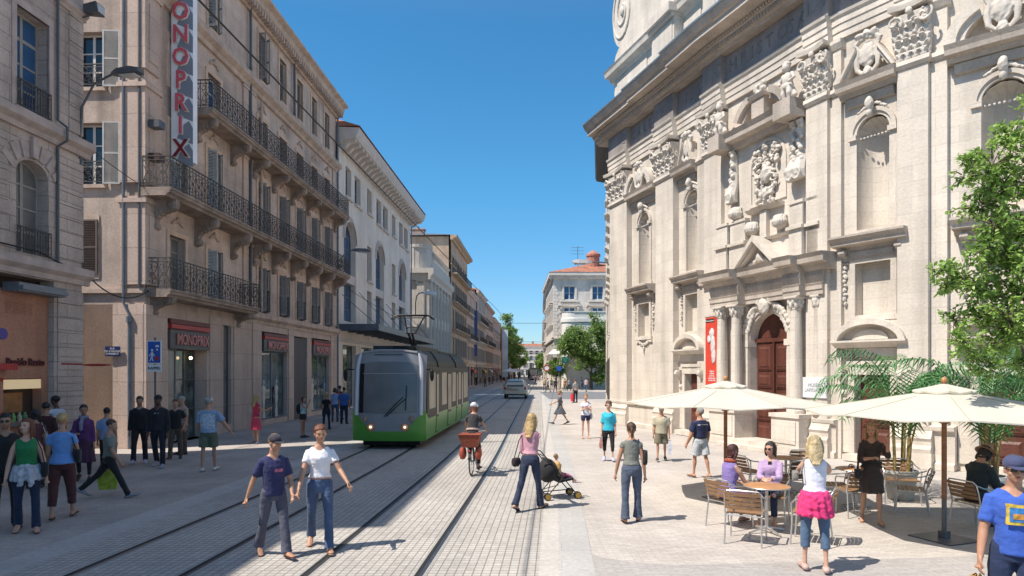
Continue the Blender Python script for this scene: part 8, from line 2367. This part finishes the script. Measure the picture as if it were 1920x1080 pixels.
# ------------------------------------------------------------------ stroller, mother and child
stp = gnd(1044, 934); sy = -72
st = empty('stroller', (stp.x, stp.y, 0.003), radians(sy), 'black folding stroller with yellow wheels pushed by the woman in pink', 'stroller')
M_YEL = mat('yellow_wheel', (.42, .24, .04), .5)
for sx in (-.21, .21):
    for yy, zz in ((-.28, .075), (.36, .075)):
        for dx in (-.03, .03):
            a = MB(); a.lathe([(.03, -.014), (.070, -.014), (.075, 0), (.070, .014), (.03, .014)], (sx + dx, yy, .077), 16, Matrix.Rotation(pi / 2, 4, 'Y')); w1_ = a.build('wheel', M_BLACK, st, True)
            a = MB(); a.lathe([(.001, -.017), (.056, -.017), (.056, .017), (.001, .017)], (sx + dx, yy, .077), 14, Matrix.Rotation(pi / 2, 4, 'Y')); a.build('rim', M_YEL, w1_)
for sx in (-.21, .21):
    for s0, s1 in (((sx, .36, .08), (sx * .95, -.42, .98)), ((sx, -.28, .08), (sx * .95, .12, .52)), ((sx, -.28, .10), (sx, .36, .12)), ((sx * .95, -.42, .98), (sx * .9, -.52, 1.02))):
        a = MB(); a.tube([s0, s1], .011, 7); a.build('frame_tube', M_BLACK, st, True)
for s0, s1 in (((-.21, -.28, .14), (.21, -.05, .30)), ((.21, -.28, .14), (-.21, -.05, .30)), ((-.2, .36, .12), (.2, .36, .12)), ((-.2, -.28, .12), (.2, -.28, .12)), ((-.2, -.33, .88), (.2, -.33, .88))):
    a = MB(); a.tube([s0, s1], .009, 6); a.build('cross_tube', M_BLACK, st, True)
a = MB(); a.hull4([(-.19, -.02, .33), (.19, -.02, .33), (.19, .28, .38), (-.19, .28, .38)], [(-.19, -.02, .37), (.19, -.02, .37), (.19, .28, .42), (-.19, .28, .42)]); a.hull4([(-.19, -.02, .34), (.19, -.02, .34), (.19, -.24, .80), (-.19, -.24, .80)], [(-.19, .02, .35), (.19, .02, .35), (.19, -.20, .81), (-.19, -.20, .81)])
a.build('seat', cloth('stroller_black', DARK), st)
a = MB(); rows = []
for i in range(8):
    t = i / 7 * 1.7 + .1; rows.append([(.23 * cos(q), -.20 + .26 * cos(pi / 2 + .9 - t) * sin(q) * 1.0 - .10 * (1 - sin(q)), .52 + .30 * sin(q) * sin(t) + .0) for q in [pi * k / 12 for k in range(13)]])
a.ell((0, -.20, .56), (.235, .20, .24), 16, 10); a.build('hood', cloth('stroller_black', DARK), st, True)
a = MB()
for sx in (-.19, .19): a.tube([(sx, -.50, 1.01), (sx, -.56, 1.03)], .017, 8)
split_build(a, 'handle', M_BLACK, st, lambda c: c.x > 0, True)
def sloc(v): q = Matrix.Rotation(radians(sy), 4, 'Z') @ Vector(v); return (stp.x + q.x, stp.y + q.y, q.z, 1)
q = sloc((0, .02, 0)); person('toddler in pink sitting in the stroller, legs stretched out', (q[0], q[1], .004), sy, H=.86, sex='f', tone='fair', hair=DBL, hs='short', sit=.475, lean=-8, L=(78, 22), Rg=(84, 30), vox=.009, build=1.25, top=('tee', (.5, .3, .1), .4, .5), pants=('leggings', (.45, .12, .22), .8, .004, 0), shoes=('shoe', (.5, .4, .42)))
hl = sloc((-.19, -.55, 1.05)); hr = sloc((.19, -.55, 1.05))
wp_ = gnd(992, 958)
who('blonde woman in pink top and flared jeans pushing a stroller', 994, 956, -28, 777, sex='f', tone='fair', hair=BLD, hs='long', head=(-8, 0), L=(-16, 18), Rg=(14, 2), handR=hl, aL=(6, 8, 40, 24), lean=4,
    top=('top', (.46, .24, .30), .9, .585), pants=('jeans', DJEAN, 1, .008, .022), shoes=('sandal', DARK), extra=(('bag', -1, (.02, .012, .012), (.13, .07, .11), .50, -.06),))
# ------------------------------------------------------------------ right side walkers
who('woman in grey sleeveless top and wide blue trousers walking away mid plaza', 1184, 979, -4, 797, sex='f', tone='tan', hair=BRN, hs='tail', L=(-4, 6), Rg=(8, 4), aL=(4, 16, 8, 0), aR=(-4, 12, 12, 0),
    top=('top', (.17, .175, .155), .12, .575), pants=('wide_trousers', (.065, .085, .13), 1, .012, .030), shoes=('sandal', (.1, .04, .02)), extra=(('bag', 1, DARK, (.13, .06, .17), .66, .0),))
_, c_ = who('smiling woman with curly brown hair in turquoise top carrying a patterned bag', 1141, 864, 172, 755, sex='f', tone='fair', hair=('curly_brown', (.09, .05, .035)), hs='curly', face=True, L=(8, 4), Rg=(-6, 10), top=('top', (.03, .42, .55), .5, .50, .016), pants=('cropped_trousers', DARK, .8, .012, 0), shoes=('shoe', (.4, .42, .6)))
x_carry(c_, 1, (.45, .22, .18), .28, .26, .10, .04, tall='small bag with orange and white pattern carried by the turquoise top woman')
_, c_ = who('man in beige shirt and khaki shorts with a white plastic bag near the church plinth', 1240, 864, 168, 765, sex='m', tone='tan', hair=GRY, L=(-8, 12), Rg=(12, 4), face=True, build=1.12, top=('shirt', (.42, .38, .27), .40, .50, .028), pants=('shorts', (.16, .14, .09), .48, .024, 0), shoes=('shoe', (.06, .07, .06)), extra=(('cap', (.2, .18, .15), True),))
x_carry(c_, -1, (.55, .58, .66), .28, .38, .10, .02, tall='white plastic carrier bag hanging from the hand of the man in shorts')
who('man in navy polo with a white stripe and pale shorts looking towards the church', 1313, 896, 22, 768, sex='m', tone='tan', hair=GRY, head=(40, 4), L=(10, 6), Rg=(-10, 8), aL=(6, 14, 20, 0), aR=(4, 14, 16, 0), build=1.12, top=('polo', (.012, .02, .07), .40, .56, .024), pants=('shorts', (.45, .48, .52), .46, .026, 0), shoes=('sandal', DARK), extra=(('belt', DARK, .575), ('patch', (.6, .55, .6), .765, .09, .008, 0, 0, 'stripe', .082, True)))
who('woman in white print tee and navy shorts with folded arms mid distance', 1098, 822, 185, 740, sex='f', tone='fair', hair=DBL, hs='tail', aL=(30, 6, 100, 50), aR=(30, 6, 100, 50), top=('tee', (.62, .63, .72), .30, .52), pants=('shorts', (.02, .02, .07), .28, .01, 0), shoes=('sandal', (.3, .15, .12)), extra=(('patch', (.05, .06, .12), .71, .03, .03), ('bag', -1, (.42, .42, .47), (.13, .06, .15), .5, -.04)))
who('woman in grey short dress striding left across the plaza', 1050, 796, 92, 731, sex='f', tone='tan', hair=DBL, hs='tail', L=(26, 4), Rg=(-24, 10), aL=(46, 14, 20, 0), aR=(-20, 8, 10, 0), top=('dress_top', (.10, .11, .135), .3, .55), skirt=('dress', (.10, .11, .135), .31, .02), shoes=('shoe', (.04, .05, .06)), extra=(('bag', 1, DARK, (.09, .05, .1), .66, -.05),))
_, c_ = who('person in grey tee and black trousers holding a red bag far across the plaza', 1079, 755, 30, 711, sex='m', tone='tan', hair=BRN, top=('tee', (.26, .27, .28), .35, .5), pants=('trousers', DARK, 1, .014, .01))
x_carry(c_, -1, (.55, .03, .05), .30, .62, .12, .02, tall='tall red bag held by the person in grey far across the plaza')
# ------------------------------------------------------------------ cafe guests
who('blonde woman in white tank top with pink sweater tied at her waist, taking a photo', 1528, 1071, -16, 823, sex='f', tone='fair', hair=('ash_blonde', (.44, .34, .19)), hs='wavy', head=(-8, -4), L=(2, 2), Rg=(-4, 6), handL=(-.07, .20, 1.42), handR=(.08, .21, 1.44), vox=.010,
    top=('tank_top', (.66, .68, .76), 0, .57), pants=('cropped_jeans', (.07, .12, .20), .76, .010, .014), shoes=('shoe', (.50, .34, .30)), extra=(('tied', (.62, .03, .16), 'tied_sweater', .19), ('bag', -1, (.20, .19, .17), (.10, .05, .085), .70, .03), ('phone', 1)))
def seated(label, x, y, yaw, back=.06, **k):
    d = Matrix.Rotation(radians(yaw), 4, 'Z') @ Vector((0, -back, 0)); k.setdefault('sit', .46 + .046 * k.get('H', 1.68) + .012)
    return person(label, (x + d.x, y + d.y, .004), yaw, **k)
seated('seated woman in purple sleeveless dress with short dark red hair, facing right', 3.58, 10.95, -60, H=1.66, sex='f', tone='fair', hair=('dark_red', (.05, .012, .010)), hs='bob', head=(-14, -4), lean=8, L=(82, 74), Rg=(80, 40), aR=(42, 6, 40, 10), aL=(38, 6, 44, 16), vox=.010,
    top=('dress_top', (.22, .16, .40), .0, .50, .014), pants=('dress_skirt', (.20, .08, .20), .42, .016, 0), shoes=('sandal', (.2, .08, .05)), extra=(('scarf', (.30, .06, .03)),))
seated('seated woman in sunglasses with lilac cardigan and jeans at the left table', 4.38, 11.3, 150, H=1.66, sex='f', tone='fair', hair=BLK, hs='bob', face=True, head=(-20, -2), L=(84, 84), Rg=(82, 78), aL=(36, 4, 58, 30), aR=(36, 4, 58, 30), vox=.010,
    top=('cardigan', (.40, .28, .46), .9, .49, .018), pants=('jeans', DJEAN, .95, .012, .004), shoes=('sandal', (.5, .1, .15)), extra=(('glasses',), ('patch', DARK, .765, .018, .045, 0, 0, 'dark_top', .072)))
who('long haired woman in brown black dress eating a snack while walking past the tables', 1634, 981, 158, 797, sex='f', tone='tan', hair=DBL, hs='long', face=True, head=(-14, 0), L=(10, 6), Rg=(-8, 12), aL=(52, 16, 100, 14), aR=(24, 10, 82, 44), vox=.010,
    top=('dress_top', (.035, .022, .020), .72, .55), skirt=('dress', (.038, .026, .022), .30, .008), shoes=('sandal', (.35, .2, .12)), extra=(('bag', 1, DARK, (.13, .07, .11), .50, .10), ('belt', DARK, .60)))
seated('man in brown hat and dark cardigan sitting with head bowed at the right', 7.5, 10.75, -78, H=1.74, sex='m', tone='tan', hair=BLK, hs='bob', lean=14, head=(20, -26), L=(82, 84), Rg=(80, 76), aL=(36, 6, 62, 10), aR=(36, 6, 62, 10), vox=.010,
    top=('cardigan', (.012, .022, .028), .75, .48, .026), pants=('trousers', DARK, .97, .014, .004), extra=(('hat', (.32, .18, .09)), ('patch', (.42, .46, .50), .68, .035, .09, 0, 0, 'pale_shirt', .10)))
_, c_ = person('man in cap, sunglasses and royal blue print tee at the right edge', (4.52, 6.0, .004), 154, H=1.75, sex='m', tone='tan', hair=BRN, face=True, head=(4, 0), L=(6, 4), Rg=(-4, 6), aR=(4, 14, 14, 0), aL=(2, 12, 10, 0), vox=.009, build=.94,
    top=('tee', (.035, .10, .44), .42, .50, .018), pants=('shorts', (.012, .025, .075), .50, .026, 0), shoes=('shoe', (.3, .3, .3)), extra=(('cap', (.045, .055, .12), True), ('glasses',), ('patch', (.50, .36, .05), .715, .050, .052, 0, 0, 'shirt_print', .088)))
x_patch(c_, (.03, .16, .42), .715, .036, .036, name='print_centre', y=.0905)
x_patch(c_, (.45, .22, .04), .707, .022, .014, name='print_motif', y=.093)
x_carry(c_, 1, (.50, .30, .10), .24, .30, .12, .03, tall='colourful snack bag held low by the man in royal blue tee')
# ------------------------------------------------------------------ people far up the street
far = [(1021, 732, 703, 170, 'm', (.45, .36, .2), (.1, .08, .06), 'in tan jacket left of the round sign group'), (1027, 736, 704, 60, 'm', (.5, .5, .48), (.15, .13, .1), 'in white shirt and dark trousers below the round road sign'),
       (1034, 731, 703, -20, 'f', (.10, .12, .06), (.05, .05, .06), 'in dark green top behind the group below the round sign'), (1041, 736, 705, 10, 'm', (.04, .04, .04), (.05, .04, .04), 'in black standing right of the group below the round sign'),
       (1059, 733, 706, 170, 'f', (.35, .17, .08), (.3, .2, .1), 'in rust brown clothes under the plane tree'), (1067, 733, 705, 200, 'f', (.25, .25, .26), (.02, .02, .02), 'in grey and black under the plane tree'),
       (1091, 731, 703, 40, 'm', (.10, .14, .22), (.05, .07, .12), 'in blue near the pale hoarding'), (1099, 735, 704, -30, 'm', (.45, .35, .36), (.06, .08, .14), 'in pinkish shirt in front of the pale hoarding'),
       (1004, 722, 700, 10, 'm', (.03, .03, .05), (.03, .03, .05), 'walking right beside the distant grey tram'), (1010, 716, 699, 30, 'f', (.2, .2, .3), (.03, .04, .1), 'in blue just beyond the distant grey tram'),
       (893, 723, 702, 170, 'm', (.03, .02, .02), (.03, .03, .03), 'in black, first of the crowd behind the tram'), (900, 721, 702, 10, 'f', (.12, .03, .03), (.03, .03, .03), 'in dark red top in the crowd behind the tram'),
       (910, 726, 703, 5, 'f', (.10, .03, .02), (.02, .02, .02), 'in brown, nearest to the car on the shaded pavement'), (918, 717, 700, 180, 'f', (.4, .4, .42), (.1, .12, .2), 'in white top on the shaded pavement'),
       (925, 716, 700, 20, 'm', (.1, .14, .25), (.04, .05, .1), 'in blue shirt on the shaded pavement'), (932, 717, 699, 160, 'f', (.35, .33, .4), (.08, .1, .18), 'in lilac among the crowd left of the car'),
       (938, 714, 699, -10, 'm', (.04, .04, .05), (.03, .03, .04), 'in dark clothes near the advertising column'), (944, 714, 699, 10, 'f', (.45, .05, .08), (.03, .03, .04), 'in red top near the advertising column'),
       (955, 713, 698, 170, 'm', (.05, .05, .07), (.04, .04, .06), 'in dark suit beneath the far terrace parasols'), (959, 712, 699, 0, 'f', (.3, .3, .3), (.05, .05, .05), 'in grey beneath the far terrace parasols'),
       (972, 712, 699, 20, 'm', (.28, .12, .06), (.05, .03, .02), 'in orange brown crossing the far tracks'), (884, 719, 701, 60, 'f', (.25, .05, .05), (.02, .02, .03), 'in red partly hidden by the tram tail'),
       (905, 715, 700, 90, 'm', (.3, .3, .33), (.05, .06, .1), 'in pale shirt against the shaded shopfronts'), (950, 711, 699, -20, 'f', (.45, .42, .4), (.2, .2, .22), 'in cream dress near the far parasols'), (983, 710, 699, 150, 'm', (.4, .4, .4), (.05, .05, .05), 'in light shirt at the far end of the tracks')]
for i, (u, v, t, yw, sx, c1, c2, lb) in enumerate(far):
    yv = gnd(u, v).y
    person(('man ' if sx == 'm' else 'woman ') + lb, (gnd(u, v).x, yv, .004), yw, H=1.72 if sx == 'm' else 1.64, sex=sx, tone=('tan', 'fair', 'olive')[i % 3], hair=(BRN, BLK, DBL)[i % 3], hs='short' if sx == 'm' else 'bob', L=(18 if i % 2 else 4, 4), Rg=(-16 if i % 2 else -2, 14), vox=.03,
           top=('top', c1, .4, .5, .02), pants=('trousers', c2, 1, .014, .006), group='people far up the street', zoff=0)

# denser crowd farther off: copies of the far walkers
protos = [o for o in COL.objects if o.get('group') == 'people far up the street']
spots = [(888, 712), (897, 714), (903, 711), (914, 712), (921, 711), (928, 710), (936, 709.5), (941, 711), (948, 709), (953, 708.5), (962, 709), (967, 708), (976, 708.5), (886, 717), (908, 719), (923, 720), (990, 708), (1001, 709), (1013, 710), (1018, 713), (1024, 715), (1031, 717), (1038, 716), (940, 716), (930, 712), (912, 709), (899, 718), (918, 722)]
rc = random.Random(21)
for u, v in spots:
    o = copy_tree(protos[rc.randrange(10, len(protos))] if rc.random() < .8 else protos[rc.randrange(len(protos))])
    o.name = 'person'; p = gnd(u, v); o.location = (p.x, p.y, .004); o.rotation_euler = (0, 0, rc.uniform(0, 6.28))
    o['label'] = 'tiny far off figure of the dense crowd along the street, too small to tell apart'
    o['group'] = 'far off crowd'
